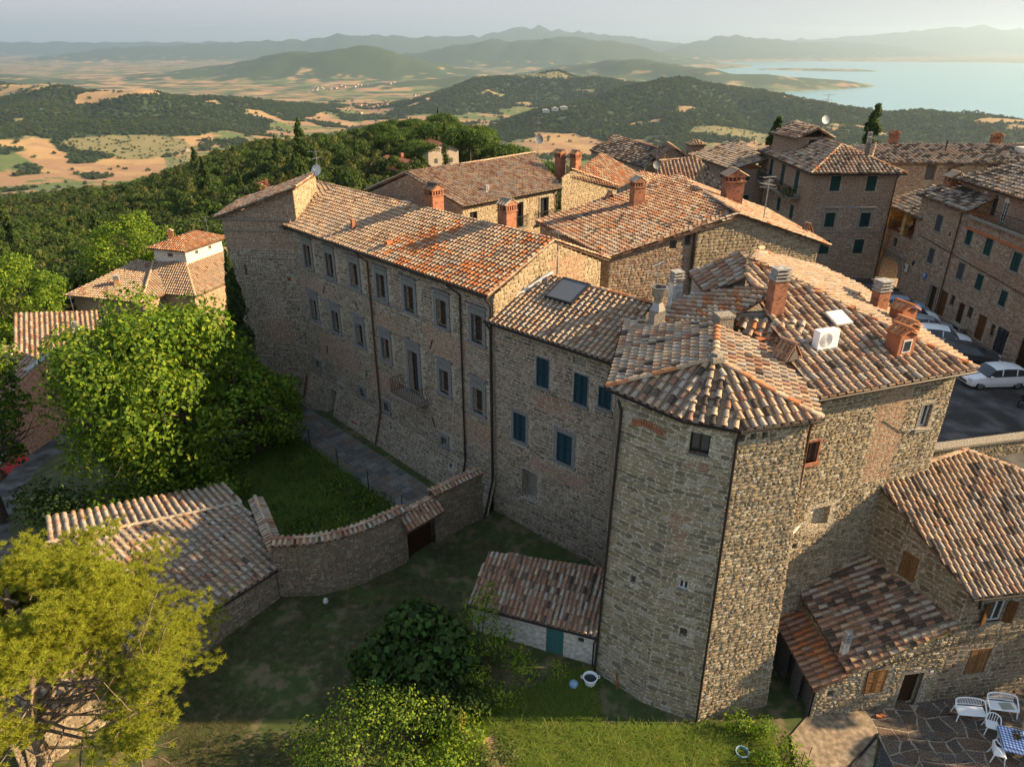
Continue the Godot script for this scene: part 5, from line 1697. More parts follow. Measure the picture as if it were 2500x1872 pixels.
	for z in [-.6, .6]:
		var lg := MB.new()
		lg.abox(V(0, .185, z), V(.4, .37, .25))
		put(lg, "support", M.cornice_stone, bn)
	var ps2 := thing("parking_sign", "blue square parking sign with a white P on the house wall", "sign", V(36.2, 7.6, -60.2))
	var pm2 := MB.new()
	pm2.abox(V(-.02, 0, 0), V(.03, .5, .45))
	put(pm2, "plate", M.blue_paint, ps2)
	lettering(ps2, "P", V(-.045, -.0, 0), .4, -PI / 2, M.white_paint)
	var ws2 := thing("notice_sign", "white notice plate with a dark symbol at the end of the house wall", "sign", V(36.15, 7.4, -63.2))
	var wm2 := MB.new()
	wm2.abox(V(-.02, 0, 0), V(.03, .7, .5))
	put(wm2, "plate", M.white_paint, ws2)
	var wm3 := MB.new()
	wm3.lathe(V(-.04, .08, 0), [[.001, 0], [.12, .001]], 12)
	var dsk := put(wm3, "symbol", M.lamp_black, ws2)
	dsk.rotation.z = PI / 2
	dsk.position = V(-.12, .1, 0)
	finish(f)

func lettering(parent: Node, s: String, at: Vector3, h: float, turn: float, m: Material) -> void:
	var t := TextMesh.new()
	var f := SystemFont.new()
	f.font_names = PackedStringArray(["Droid Sans"])
	f.font_weight = 700
	t.font = f
	t.text = s
	t.font_size = 64
	t.pixel_size = h / 48.0
	t.depth = 0.02
	var o := MeshInstance3D.new()
	o.mesh = t
	o.material_override = m
	o.name = "lettering"
	o.position = at
	o.rotation.y = turn
	parent.add_child(o, true)

func left_houses() -> void:
	var b := new_building("lantern_roof_house", "stone house with a hipped tile roof carrying a small plastered lantern storey", V(-47, -10, -90))
	var e := [V(-57.0, -3, -86.4), V(-45.9, -3, -83.4), V(-44.4, -3, -86.9), V(-40.1, -3, -85.8), V(-36.6, -3, -97)]
	var cl := V(-47.2, .1, -91.3); var cm := V(-42.6, .1, -90.4)
	var mk := {"b": .7, "g": .15, "r": .15}
	var o := {"mix": mk, "pitch": .34, "ex": .42, "wide": .23}
	var r := roof(b, [e[0], e[1], cl, V(-50, -.4, -92.5)], o)
	roof(b, [e[1], e[2], cl], o)
	roof(b, [e[2], e[3], cm, cl], o)
	roof(b, [e[3], e[4], V(-40.3, .1, -98), cm], o)
	ridge(b, r.node, e[1], cl, {"mix": {"b": 1.0}, "wide": .34})
	ridge(b, r.node, e[3], cm, {"mix": {"b": 1.0}, "wide": .34})
	ridge(b, r.node, e[0], V(-50, -.4, -92.5), {"mix": {"b": 1.0}, "wide": .3})
	box_walls(b, [Vector2(-56.3, -86.9), Vector2(-46.1, -84.1), Vector2(-44.8, -87.4), Vector2(-40.5, -86.3), Vector2(-37.2, -97), Vector2(-52, -100)], -12, -3.1, "town", {0: [{"k": "hole", "u": 3.6, "y": -6.6, "w": 1.1, "h": 1.7, "d": .3, "skirt": .2, "lintel": true}]}, {"bare_sides": [4, 5], "from": -9})
	var lw := [Vector2(-47.0, -91.4), Vector2(-42.4, -90.3), Vector2(-40.2, -97), Vector2(-45, -98)]
	box_walls(b, lw, -.5, 1.75, "town", {0: [{"k": "hole", "u": 2.4, "y": .75, "w": .8, "h": .5, "d": .2}], 1: [{"k": "hole", "u": 2.0, "y": .8, "w": .6, "h": .45, "d": .2}, {"k": "hole", "u": 4.6, "y": .8, "w": .6, "h": .45, "d": .2}]}, {"bare": true, "mat": "plaster_white", "name": "lantern_wall"})
	var L2 := [V(-47.8, 1.8, -91.3), V(-42.1, 1.8, -89.5), V(-39.3, 1.8, -97.4), V(-45.2, 1.8, -98.6)]
	var lt := V(-43.2, 3.2, -93); var lt2 := V(-42.6, 3.2, -95)
	var oo := {"mix": {"o": .3, "b": .3, "r": .4}, "pitch": .34, "ex": .42, "wide": .22}
	roof(b, [L2[0], L2[1], lt], oo)
	roof(b, [L2[1], L2[2], lt2, lt], oo)
	roof(b, [L2[3], L2[0], lt, lt2], oo)
	chimney(b, V(-45.3, 2.1, -93.5), .3, .6, 1.0, "house", "brick", "b")
	chimney(b, V(-50.6, -2.0, -87.6), .3, .7, .7, "slabs", "plaster_peach")
	antenna(b, V(-41.6, 2.0, -96.5), 2.8, .4, 5)
	finish(b)
	# church front
	var c := new_building("peach_church", "peach plastered church front with arched windows, coat of arms and mail box", V(-41, -6, -55), "church")
	var d := V(.1045, 0, -.9945)
	var c0 := V(-40.92, 0, -52.46)
	var at := func(u: float, y: float) -> Vector3: return V(c0.x + d.x * u, y, c0.z + d.z * u)
	var w := wall(c, [at.call(-6, -7), at.call(7.5, -7), at.call(7.5, -1.2), at.call(5.3, 1.35), at.call(2.0, 1.0), at.call(-6, -2)], "town", [
		{"k": "glass", "u": 2.6, "y": -4.1, "w": .8, "h": 1.5, "d": .25, "wood": "shutter_grey", "rows": 6, "name": "arched_window"},
		{"k": "glass", "u": 3.85, "y": -4.2, "w": .8, "h": 1.5, "d": .25, "wood": "shutter_grey", "rows": 6, "name": "arched_window"},
		{"k": "door", "u": -.45, "y": -6.0, "w": .95, "h": 2.2, "d": .15, "paint": "shutter_grey"}], {"bare": true, "mat": "plaster_peach"})
	for u in [2.6, 3.85]:
		var am := MB.new()
		var pts := []
		for i in 9:
			pts.append(wpt(w, u + cos(PI * i / 8) * .4, -2.6 + sin(PI * i / 8) * .4, .012))
		am.poly(pts)
		put(am, "window_head", M.shutter_grey, c.root)
	var sl := MB.new()
	slab(sl, w, 2.0, 4.6, -4.4, -4.2, -.1, .14)
	put(sl, "sill", M.cornice_stone, c.root)
	var bl := MB.new()
	var pth := []
	for i in 13:
		pth.append(wpt(w, 3.75 + cos(PI * i / 12) * 1.5, -1.2 + sin(PI * i / 12) * 1.35, .04))
	bl.tube(pth, .09, .09, 6)
	put(bl, "blind_arch", M.plaster_peach, c.root)
	var sh := MB.new()
	sh.poly([wpt(w, 3.13, -.75, .05), wpt(w, 3.36, -.4, .05), wpt(w, 3.36, .05, .05), wpt(w, 2.9, .05, .05), wpt(w, 2.9, -.4, .05)])
	slab(sh, w, 2.88, 3.38, .05, .16, 0, .1)
	put(sh, "coat_of_arms", M.white_paint, c.root)
	var cp := MB.new()
	cp.box((at.call(3.65, 1.3) + V(-.2, 0, 0)), V(.3, 0, .03), V(0, .06, 0), d * 1.75 + V(0, .17, 0))
	put(cp, "coping", M.plaster_grey, c.root)
	var rc := roof(c, [V(-46.4, -1.2, -60.7), V(-39.6, -1.2, -64.2), V(-43.0, 1.2, -69.5), V(-50.2, 1.2, -67.4)], {"mix": {"r": .35, "b": .45, "g": .2}, "pitch": .42, "ex": .42, "wide": .28})
	roof(c, [V(-47, -1.0, -51), V(-41.2, -1.0, -50), V(-41.0, .9, -57), V(-46.4, .9, -60)], {"mix": {"r": .35, "b": .45, "g": .2}, "pitch": .42, "ex": .42})
	wall(c, [V(-46.2, -8, -61), V(-40.0, -8, -64.4), V(-40.0, -1.3, -64.4), V(-46.2, -1.3, -61)], "town", [], {"name": "nave_wall", "from": -6})
	chimney(c, V(-42.6, -.6, -64.8), .4, .5, 1.6, "slabs", "plaster_white")
	antenna(c, V(-44.8, 1.0, -68.6), 2.3, .7, 3)
	finish(c, 200)
	var mbx := thing("mail_box", "red mail box on the peach church wall", "mail box", wpt(w, .85, -5.1, .0))
	var m1 := MB.new()
	m1.box(V(0, .3, 0) + w.n * .17, w.u * .26, V(0, .36, 0), w.n * .16)
	put(m1, "box", M.red_paint, mbx)
	var m2 := MB.new()
	m2.box(V(0, .68, 0) + w.n * .18, w.u * .29, V(0, .03, 0), w.n * .19)
	put(m2, "lid", M.red_paint, mbx)
	var aw := thing("red_awning", "red sloping shop awning on the church side wall", "awning", wpt(w, 3.3, -5.5, 0))
	var a1 := MB.new()
	a1.quad(wpt(w, 2.2, -5.75, .9) - aw.position, wpt(w, 4.6, -5.75, .9) - aw.position, wpt(w, 4.6, -5.0, .02) - aw.position, wpt(w, 2.2, -5.0, .02) - aw.position)
	a1.quad(wpt(w, 2.2, -5.95, .9) - aw.position, wpt(w, 4.6, -5.95, .9) - aw.position, wpt(w, 4.6, -5.75, .9) - aw.position, wpt(w, 2.2, -5.75, .9) - aw.position)
	put(a1, "canopy", M.red_paint, aw)
	var sg := thing("street_sign", "grey pole with a small white sign plate before the church", "sign", wpt(w, 1.5, -6, 1.1))
	var s1 := MB.new()
	s1.tube([V(0, 0, 0), V(0, 2.9, 0)], .03, .03, 6)
	put(s1, "pole", M.galvanised, sg)
	var s2 := MB.new()
	s2.box(V(.04, 2.55, 0), V(.012, 0, 0), V(0, .38, 0), V(0, 0, .25))
	put(s2, "plate", M.white_paint, sg)
	var s3 := MB.new()
	s3.box(V(.058, 2.6, 0), V(.004, 0, 0), V(0, .14, 0), V(0, 0, .12))
	put(s3, "symbol", M.blue_paint, sg)

# ---------------------------------------------------------------- land: heights
const PHI := [-60.0, -35.0, -20.0, -5.0, 10.0, 35.0]
const RAD := [0.0, 24.0, 46.0, 76.0, 100.0, 240.0, 330.0, 420.0, 700.0, 1000.0, 1500.0, 2100.0]
const PROF := [
	[0, 0, -6, -10, -13, -32, -46, -62, -90, -160, -250, -296],
	[0, 0, -5, -10, -13, -32, -46, -62, -92, -165, -250, -296],
	[0, 0, -2, -5, -7, -14, -21, -31, -110, -190, -260, -296],
	[0, 0, 0, 0, -2, -8, -14, -50, -150, -215, -265, -297],
	[0, 0, 1, 2, 0, -50, -80, -110, -185, -235, -275, -297],
	[0, 0, 1, 4, 0, -60, -90, -120, -190, -240, -275, -297]]
const FLOOR := -300.0
const LAKE_Y := -299.0
var RIDGES := [
	[[-3300, -3750, 165, 520], [-2322, -3487, 152, 420], [-1812, -3140, 150, 380], [-1471, -3017, 138, 350], [-1278, -3210, 108, 330], [-1122, -3647, 60, 300], [-952, -3848, 30, 250]],
	[[-1812, -3140, 150, 380], [-1720, -2650, 100, 300], [-1560, -2350, 30, 240]],
	[[-2700, -2750, 110, 450], [-2200, -2450, 95, 400], [-1700, -2350, 88, 370], [-1250, -2650, 66, 320]],
	[[-3300, -7600, 60, 600], [-2856, -8000, 120, 650], [-2196, -8000, 236, 720], [-1536, -8000, 288, 720], [-1206, -8000, 200, 650], [-876, -8200, 120, 600]],
	[[-473, -3764, 30, 230], [-338, -3828, 90, 290], [-115, -4174, 150, 370], [239, -4254, 168, 400], [486, -4174, 150, 380], [720, -4100, 120, 350]],
	[[108, -2734, 35, 220], [262, -2982, 100, 310], [519, -3140, 150, 380], [735, -3271, 172, 420], [984, -3305, 152, 400], [1094, -3038, 126, 370], [1205, -2850, 110, 340], [1318, -2716, 100, 320], [1553, -2547, 95, 310], [1738, -2366, 95, 310], [2300, -2000, 100, 350]],
	[[735, -3271, 150, 380], [640, -2760, 90, 300], [560, -2450, 30, 220]],
	[[1205, -2850, 100, 300], [1080, -2400, 60, 260]],
	[[638, -8000, 120, 520], [1148, -7064, 190, 480], [1399, -6835, 150, 420], [1688, -6367, 110, 350], [2219, -6234, 72, 260], [2656, -6378, 46, 200], [2960, -6450, 12, 130]],
	[[-900, -5900, 40, 380], [-300, -6300, 80, 450], [300, -6400, 95, 480], [800, -6200, 80, 420]],
	[[3423, -10451, 18, 160], [3800, -10250, 34, 200], [4160, -10020, 36, 190], [4500, -9760, 20, 140]],
	[[-1330, -12500, 180, 900], [-450, -12000, 330, 1100], [790, -12000, 395, 1200], [1500, -12200, 330, 1100], [2280, -12500, 160, 900]],
	[[-7800, -16000, 240, 1500], [-4800, -18000, 380, 1700], [-3680, -18000, 484, 1500], [-2200, -19000, 420, 1700], [-600, -20500, 470, 1800], [560, -22000, 690, 2300], [2300, -21500, 520, 2100], [4300, -20000, 300, 1700]],
	[[3300, -15500, 180, 900], [5000, -18000, 455, 1500], [7000, -19500, 330, 1600], [9500, -21000, 300, 1500]],
	[[8500, -25500, 360, 2200], [11800, -25500, 560, 2300], [15300, -26000, 790, 2600], [18000, -26000, 600, 2600], [22000, -26000, 450, 2600]],
	[[-16000, -22000, 330, 2200], [-9000, -24000, 330, 2200]],
	[[-7000, -7000, 70, 700], [-5200, -6800, 90, 700], [-4000, -6300, 70, 500]],
	[[-5600, -5000, 60, 420], [-4500, -4700, 75, 420], [-3600, -4850, 55, 400]],
	[[-3400, -10500, 90, 700], [-2600, -10800, 120, 700]]]
var LAKE := PackedVector2Array([Vector2(2700, -2700), Vector2(2312, -3300), Vector2(2046, -3737), Vector2(1818, -4302), Vector2(1680, -4900), Vector2(1640, -5250), Vector2(2000, -5620), Vector2(2366, -5816), Vector2(2997, -6388), Vector2(2960, -6560), Vector2(2300, -6750), Vector2(1750, -7400), Vector2(1500, -8300), Vector2(1650, -10000), Vector2(2468, -13218), Vector2(3957, -16700), Vector2(6561, -14849), Vector2(9089, -13825), Vector2(13000, -12800), Vector2(15000, -3000)])
var hill_noise := FastNoiseLite.new()
var fields := FastNoiseLite.new()
var fields2 := FastNoiseLite.new()
var clear_noise := FastNoiseLite.new()

func spur(x: float, z: float) -> float:
	var dx := x; var dz := z + 30.0
	var r := sqrt(dx * dx + dz * dz)
	if r >= 2100.0:
		return -400.0
	var phi := clampf(rad_to_deg(atan2(dx, -dz)), -60.0, 35.0)
	var i := 0
	while i < 4 and phi > PHI[i + 1]: i += 1
	var f: float = (phi - PHI[i]) / (PHI[i + 1] - PHI[i])
	var j := 0
	while j < 10 and r > RAD[j + 1]: j += 1
	var g: float = (r - RAD[j]) / (RAD[j + 1] - RAD[j])
	var a := lerpf(PROF[i][j], PROF[i][j + 1], g)
	var b := lerpf(PROF[i + 1][j], PROF[i + 1][j + 1], g)
	return lerpf(a, b, f)

func land(x: float, z: float) -> float:
	var p := Vector2(x, z)
	var h := 0.0
	for rd in RIDGES:
		for k in rd.size() - 1:
			var a := Vector2(rd[k][0], rd[k][1]); var b := Vector2(rd[k + 1][0], rd[k + 1][1])
			var ab := b - a
			var t := clampf((p - a).dot(ab) / ab.length_squared(), 0, 1)
			var d2 := p.distance_squared_to(a + ab * t)
			var w := lerpf(rd[k][3], rd[k + 1][3], t)
			if d2 > w * w * 9.0: continue
			h = maxf(h, lerpf(rd[k][2], rd[k + 1][2], t) * exp(-d2 / (w * w) * 1.1))
	var r := sqrt(x * x + (z + 30) * (z + 30))
	var nz := hill_noise.get_noise_2d(x, z)
	h += nz * (h * .22 + minf(r / 600.0, 4.0))
	var y := FLOOR + 6.0 + h
	if r > 4500.0 and Geometry2D.is_point_in_polygon(p, LAKE) or (r > 2600.0 and Geometry2D.is_point_in_polygon(p, LAKE)):
		y = minf(y, FLOOR - 6.0 + h)
	var s := spur(x, z)
	if s > -399.0:
		y = maxf(y, s + (nz * minf(r * .02, 9.0) if r > 70.0 else 0.0))
	return y

# 0 water, 1 wood, 2 straw field, 3 tan field, 4 green field, 5 olive grove, 6 hedge
func cover(x: float, z: float, y: float) -> int:
	var r := sqrt(x * x + z * z)
	if y < LAKE_Y - .5 and r > 2400.0:
		return 0
	var up := y - FLOOR
	var c := clear_noise.get_noise_2d(x, z)
	# open country on particular hills
	if Vector2((x + 2150) / 420, (z + 3260) / 230).length() < 1.0 + c * .5: return 2 if c > -.1 else 5
	if Vector2((x + 1560) / 170, (z + 2990) / 120).length() < 1.0 + c * .6: return 2
	if Vector2((x + 1190) / 190, (z + 2320) / 130).length() < 1.0 + c * .4: return 5
	if Vector2((x + 720) / 130, (z + 1150) / 62).length() < 1.0 + c * .3: return 2 if z > -1150 or x < -760 else 4
	if Vector2((x + 330) / 150, (z + 720) / 60).length() < 1.0 + c * .35: return 3
	if Vector2((x + 420) / 150, (z + 1010) / 80).length() < 1.0 + c * .35: return 2
	if Vector2((x - 1240) / 170, (z + 3010) / 70).length() < 1.0 + c * .3: return 2
	if Vector2((x - 1650) / 150, (z + 2440) / 45).length() < 1.0 + c * .3: return 2
	if Vector2((x - 190) / 220, (z + 4180) / 90).length() < 1.0 + c * .5: return 5
	if Vector2((x - 760) / 160, (z + 2560) / 60).length() < 1.0 + c * .4: return 5
	if r < 1900.0 and up > 12.0 and spur(x, z) > y - 12.0:
		return 1
	if up > 30.0 + c * 30.0:
		if c > .40 and up < 110.0: return 2 if c > .48 else 5
		return 1
	if r > 1000.0:
		var e := fields2.get_noise_2d(x * .55, z)
		if e > -.10 and r < 9000.0: return 6
		var v := fields.get_noise_2d(x * .55, z)
		if c < -.22: return 1
		if v < -.35: return 2
		if v < .0: return 3
		if v < .3: return 4
		if v < .5: return 5
		return 1 if c < .12 else 4
	return 1

func land_color(k: int, x: float, z: float) -> Color:
	var n := hill_noise.get_noise_2d(x * 6.0, z * 6.0) * .5 + .5
	match k:
		0: return L(.10, .2, .2)
		1: return L(.026, .042, .016).lerp(L(.05, .07, .026), n)
		2: return L(.27, .165, .07).lerp(L(.34, .22, .10), n)
		3: return L(.22, .125, .06).lerp(L(.28, .17, .09), n)
		4: return L(.055, .085, .022).lerp(L(.11, .13, .04), n)
		5: return L(.12, .115, .045).lerp(L(.19, .155, .07), n)
	return L(.045, .065, .025)

func make_land() -> void:
	hill_noise.seed = 17; hill_noise.frequency = 0.0022; hill_noise.fractal_octaves = 5
	fields.seed = 23; fields.noise_type = FastNoiseLite.TYPE_CELLULAR; fields.frequency = 0.006; fields.cellular_return_type = FastNoiseLite.RETURN_CELL_VALUE
	fields2.seed = 23; fields2.noise_type = FastNoiseLite.TYPE_CELLULAR; fields2.frequency = 0.006; fields2.cellular_return_type = FastNoiseLite.RETURN_DISTANCE2_SUB
	clear_noise.seed = 31; clear_noise.frequency = 0.0035; clear_noise.fractal_octaves = 3
	# two sheets of country: to 4.6 km, and beyond; colours from a map laid flat over each
	var defs := [["terrain", 62.0, 4700.0, 150, Rect2(-3800, -4800, 7600, 4900), 1400, 900], ["far_terrain", 4600.0, 30500.0, 100, Rect2(-26000, -31000, 52000, 31000), 1300, 775]]
	for d in defs:
		var na := 300
		var nr: int = d[3]
		var st := PackedVector3Array(); var uv := PackedVector2Array(); var ix := PackedInt32Array()
		var area: Rect2 = d[4]
		for j in nr + 1:
			var r: float = d[1] * pow(d[2] / d[1], float(j) / nr)
			for i in na + 1:
				var a := deg_to_rad(lerpf(-72.0, 72.0, float(i) / na))
				var x := sin(a) * r; var z := -cos(a) * r - 30.0
				var y := land(x, z)
				if d[0] == "terrain" and x > -68 and x < 62 and z > -112: y -= 2.5
				if d[0] == "far_terrain" and r < 4690.0: y -= 4.0
				st.append(V(x, y, z))
				uv.append(Vector2((x - area.position.x) / area.size.x, (z - area.position.y) / area.size.y))
		for j in nr:
			for i in na:
				var k := j * (na + 1) + i
				ix.append_array(PackedInt32Array([k, k + na + 1, k + na + 2, k, k + na + 2, k + 1]))
		var arr := []
		arr.resize(Mesh.ARRAY_MAX)
		arr[Mesh.ARRAY_VERTEX] = st; arr[Mesh.ARRAY_TEX_UV] = uv; arr[Mesh.ARRAY_INDEX] = ix
		var stl := SurfaceTool.new()
		stl.create_from_arrays(arr)
		stl.generate_normals()
		var m := mat("land_" + d[0], L(1, 1, 1), 0.95)
		var W: int = d[5]; var H: int = d[6]
		var im := Image.create(W, H, false, Image.FORMAT_RGB8)
		for py in H:
			var z: float = area.position.y + (py + .5) / H * area.size.y
			for px in W:
				var x: float = area.position.x + (px + .5) / W * area.size.x
				if absf(x) > (-z + 500.0) * 1.1: continue
				var y := approx_height(st, na, nr, d[1], d[2], x, z)
				im.set_pixel(px, py, srgb(land_color(cover(x, z, y), x, z)))
		m.albedo_texture = ImageTexture.create_from_image(im)
		var o := MeshInstance3D.new()
		o.mesh = stl.commit()
		o.material_override = m
		o.name = d[0]
		add_child(o)
		tag(o, "valley and hills with fields and woods" if d[0] == "terrain" else "distant hills and mountains beyond the lake", "", "", "structure")
		T["grid_" + d[0]] = [st, na, nr, d[1], d[2]]
	# the lake
	var lk := MB.new()
	lk.quad(V(800, LAKE_Y, -2500), V(17000, LAKE_Y, -2500), V(17000, LAKE_Y, -18500), V(800, LAKE_Y, -18500))
	var wm := mat("lake_water", L(.09, .24, .25), .18)
	wm.metallic_specular = .5
	tag(put(lk, "lake", wm), "pale turquoise lake beyond the hills", "", "", "structure")

func approx_height(st: PackedVector3Array, na: int, nr: int, r0: float, r1: float, x: float, z: float) -> float:
	var dz := z + 30.0
	var r := sqrt(x * x + dz * dz)
	if r < r0: return 0.0
	var fj := clampf(log(r / r0) / log(r1 / r0) * nr, 0, nr - .001)
	var fi := clampf((rad_to_deg(atan2(x, -dz)) + 72.0) / 144.0 * na, 0, na - .001)
	var j := int(fj); var i := int(fi)
	var k := j * (na + 1) + i
	fj -= j; fi -= i
	return lerpf(lerpf(st[k].y, st[k + 1].y, fi), lerpf(st[k + na + 1].y, st[k + na + 2].y, fi), fj)

# the near ground: lawn, garden, slope to the road; one sheet
func near_height(x: float, z: float) -> float:
	var y := spur(x, z)
	# the lawns by the palace lie level; the square stands higher behind
	if x > 19.0 and z < -27.0: y = minf(y, 3.0)
	y += hill_noise.get_noise_2d(x * 30.0, z * 30.0) * .12
	return y

func make_ground() -> void:
	var gx := 132; var gz := 118
	var st := SurfaceTool.new()
	st.begin(Mesh.PRIMITIVE_TRIANGLES)
	for j in gz + 1:
		for i in gx + 1:
			var x := -70.0 + i; var z := 6.0 - j
			st.add_vertex(V(x, near_height(x, z) - .02, z))
	for j in gz:
		for i in gx:
			var k := j * (gx + 1) + i
			for q in [k, k + gx + 1, k + gx + 2, k, k + gx + 2, k + 1]: st.add_index(q)
	st.generate_normals()
	var f := FastNoiseLite.new(); f.seed = 77; f.frequency = .035; f.fractal_octaves = 5
	var g := FastNoiseLite.new(); g.seed = 78; g.frequency = .012; g.fractal_octaves = 4
	var a := f.get_seamless_image(512, 512); var c := g.get_seamless_image(512, 512)
	var im := Image.create(512, 512, false, Image.FORMAT_RGB8)
	for y in 512:
		for x in 512:
			var p := a.get_pixel(x, y).r; var q := c.get_pixel(x, y).r
			var col := L(.035, .05, .014).lerp(L(.06, .075, .025), p)
			col = col.lerp(L(.13, .10, .058), clampf((q - .48) * 4.0 + (p - .5) * 1.6, 0, 1) * .85)
			im.set_pixel(x, y, srgb(col))
	T.lawn = ImageTexture.create_from_image(im)
	var m := mat("lawn", L(1, 1, 1), .96, T.lawn, .09)
	var o := MeshInstance3D.new()
	o.mesh = st.commit()
	o.material_override = m
	o.name = "ground"
	add_child(o)
	tag(o, "dry patchy lawn around the stone buildings", "", "", "structure")
	# square paving
	var pz := MB.new()
	pz.abox(V(28.6, 4.5, -50), V(16.0, 1.0, 44))
	tag(put(pz, "square_pavement", mat("asphalt", L(.10, .095, .09), .9, T.coarse, .12)), "grey asphalt of the village square", "", "", "structure")
	var sw := MB.new()
	sw.abox(V(35.6, 5.02, -50), V(1.5, .1, 27))
	tag(put(sw, "pavement", mat("paving_red", L(.20, .13, .10), .9, T.grain, .4)), "reddish paved strip along the house front", "", "", "structure")
	var st2 := MB.new()
	st2.abox(V(42, 4.6, -67), V(10, .4, 8))
	tag(put(st2, "archway_path", M.cement), "pale path beyond the archway", "", "", "structure")
	# road by the church
	var rd := MB.new()
	var pts := [V(-30, -1.0, -30), V(-33, -3.0, -37), V(-36.2, -4.6, -44), V(-38.4, -5.9, -50.5), V(-38.7, -6.2, -57), V(-38, -6.6, -66)]
	for i in pts.size() - 1:
		var d0: Vector3 = (pts[min(i + 1, 5)] - pts[max(i - 1, 0)]).normalized().cross(Vector3.UP) * 2.6
		var d1: Vector3 = (pts[min(i + 2, 5)] - pts[i]).normalized().cross(Vector3.UP) * 2.6
		for k in 4:
			var a0: Vector3 = pts[i].lerp(pts[i + 1], k / 4.0); var a1: Vector3 = pts[i].lerp(pts[i + 1], (k + 1) / 4.0)
			var e0 := d0.lerp(d1, k / 4.0); var e1 := d0.lerp(d1, (k + 1) / 4.0)
			var up := V(0, .45, 0)
			rd.quad(a0 - e0 + up, a0 + e0 + up, a1 + e1 + up, a1 - e1 + up)
			rd.quad(a0 + e0 + up, a0 + e0 - up, a1 + e1 - up, a1 + e1 + up)
			rd.quad(a0 - e0 - up, a0 - e0 + up, a1 - e1 + up, a1 - e1 - up)
	tag(put(rd, "road", mat("road_grey", L(.13, .125, .12), .9, T.coarse, .15)), "narrow grey road beside the church", "", "", "structure")

# ---------------------------------------------------------------- garden walls, barn, hut, terrace
func tiled_wall(b: Dictionary, p0: Vector3, p1: Vector3, h: float, sty: String, wins := [], mixw := {"b": .35, "g": .35, "r": .3}) -> void:
	# free-standing wall from p0 to p1 (front face on the left-hand side going p0 to p1 seen from above is the viewer's side), tile coping
	var d := (p1 - p0).normalized()
	var n := d.cross(Vector3.UP)
	var th := .45
	wall(b, [p0 + V(0, -.5, 0), p1 + V(0, -.5, 0), p1 + V(0, h, 0), p0 + V(0, h, 0)], sty, wins)
	wall(b, [p1 - n * th + V(0, -.5, 0), p0 - n * th + V(0, -.5, 0), p0 - n * th + V(0, h, 0), p1 - n * th + V(0, h, 0)], sty, [], {"bare": true, "name": "inner_face"})
	var mid := -n * th * .5
	var r := roof(b, [p0 + n * .12 + V(0, h, 0), p1 + n * .12 + V(0, h, 0), p1 + mid + V(0, h + .18, 0), p0 + mid + V(0, h + .18, 0)], {"mix": mixw, "pitch": .25, "ex": .4, "wide": .19, "thick": .06})
	roof(b, [p1 - n * (th + .12) + V(0, h, 0), p0 - n * (th + .12) + V(0, h, 0), p0 + mid + V(0, h + .18, 0), p1 + mid + V(0, h + .18, 0)], {"mix": mixw, "pitch": .25, "ex": .4, "wide": .19, "thick": .06})
	ridge(b, r.node, p0 + mid + V(0, h + .18, 0), p1 + mid + V(0, h + .18, 0), {"mix": mixw, "wide": .2})

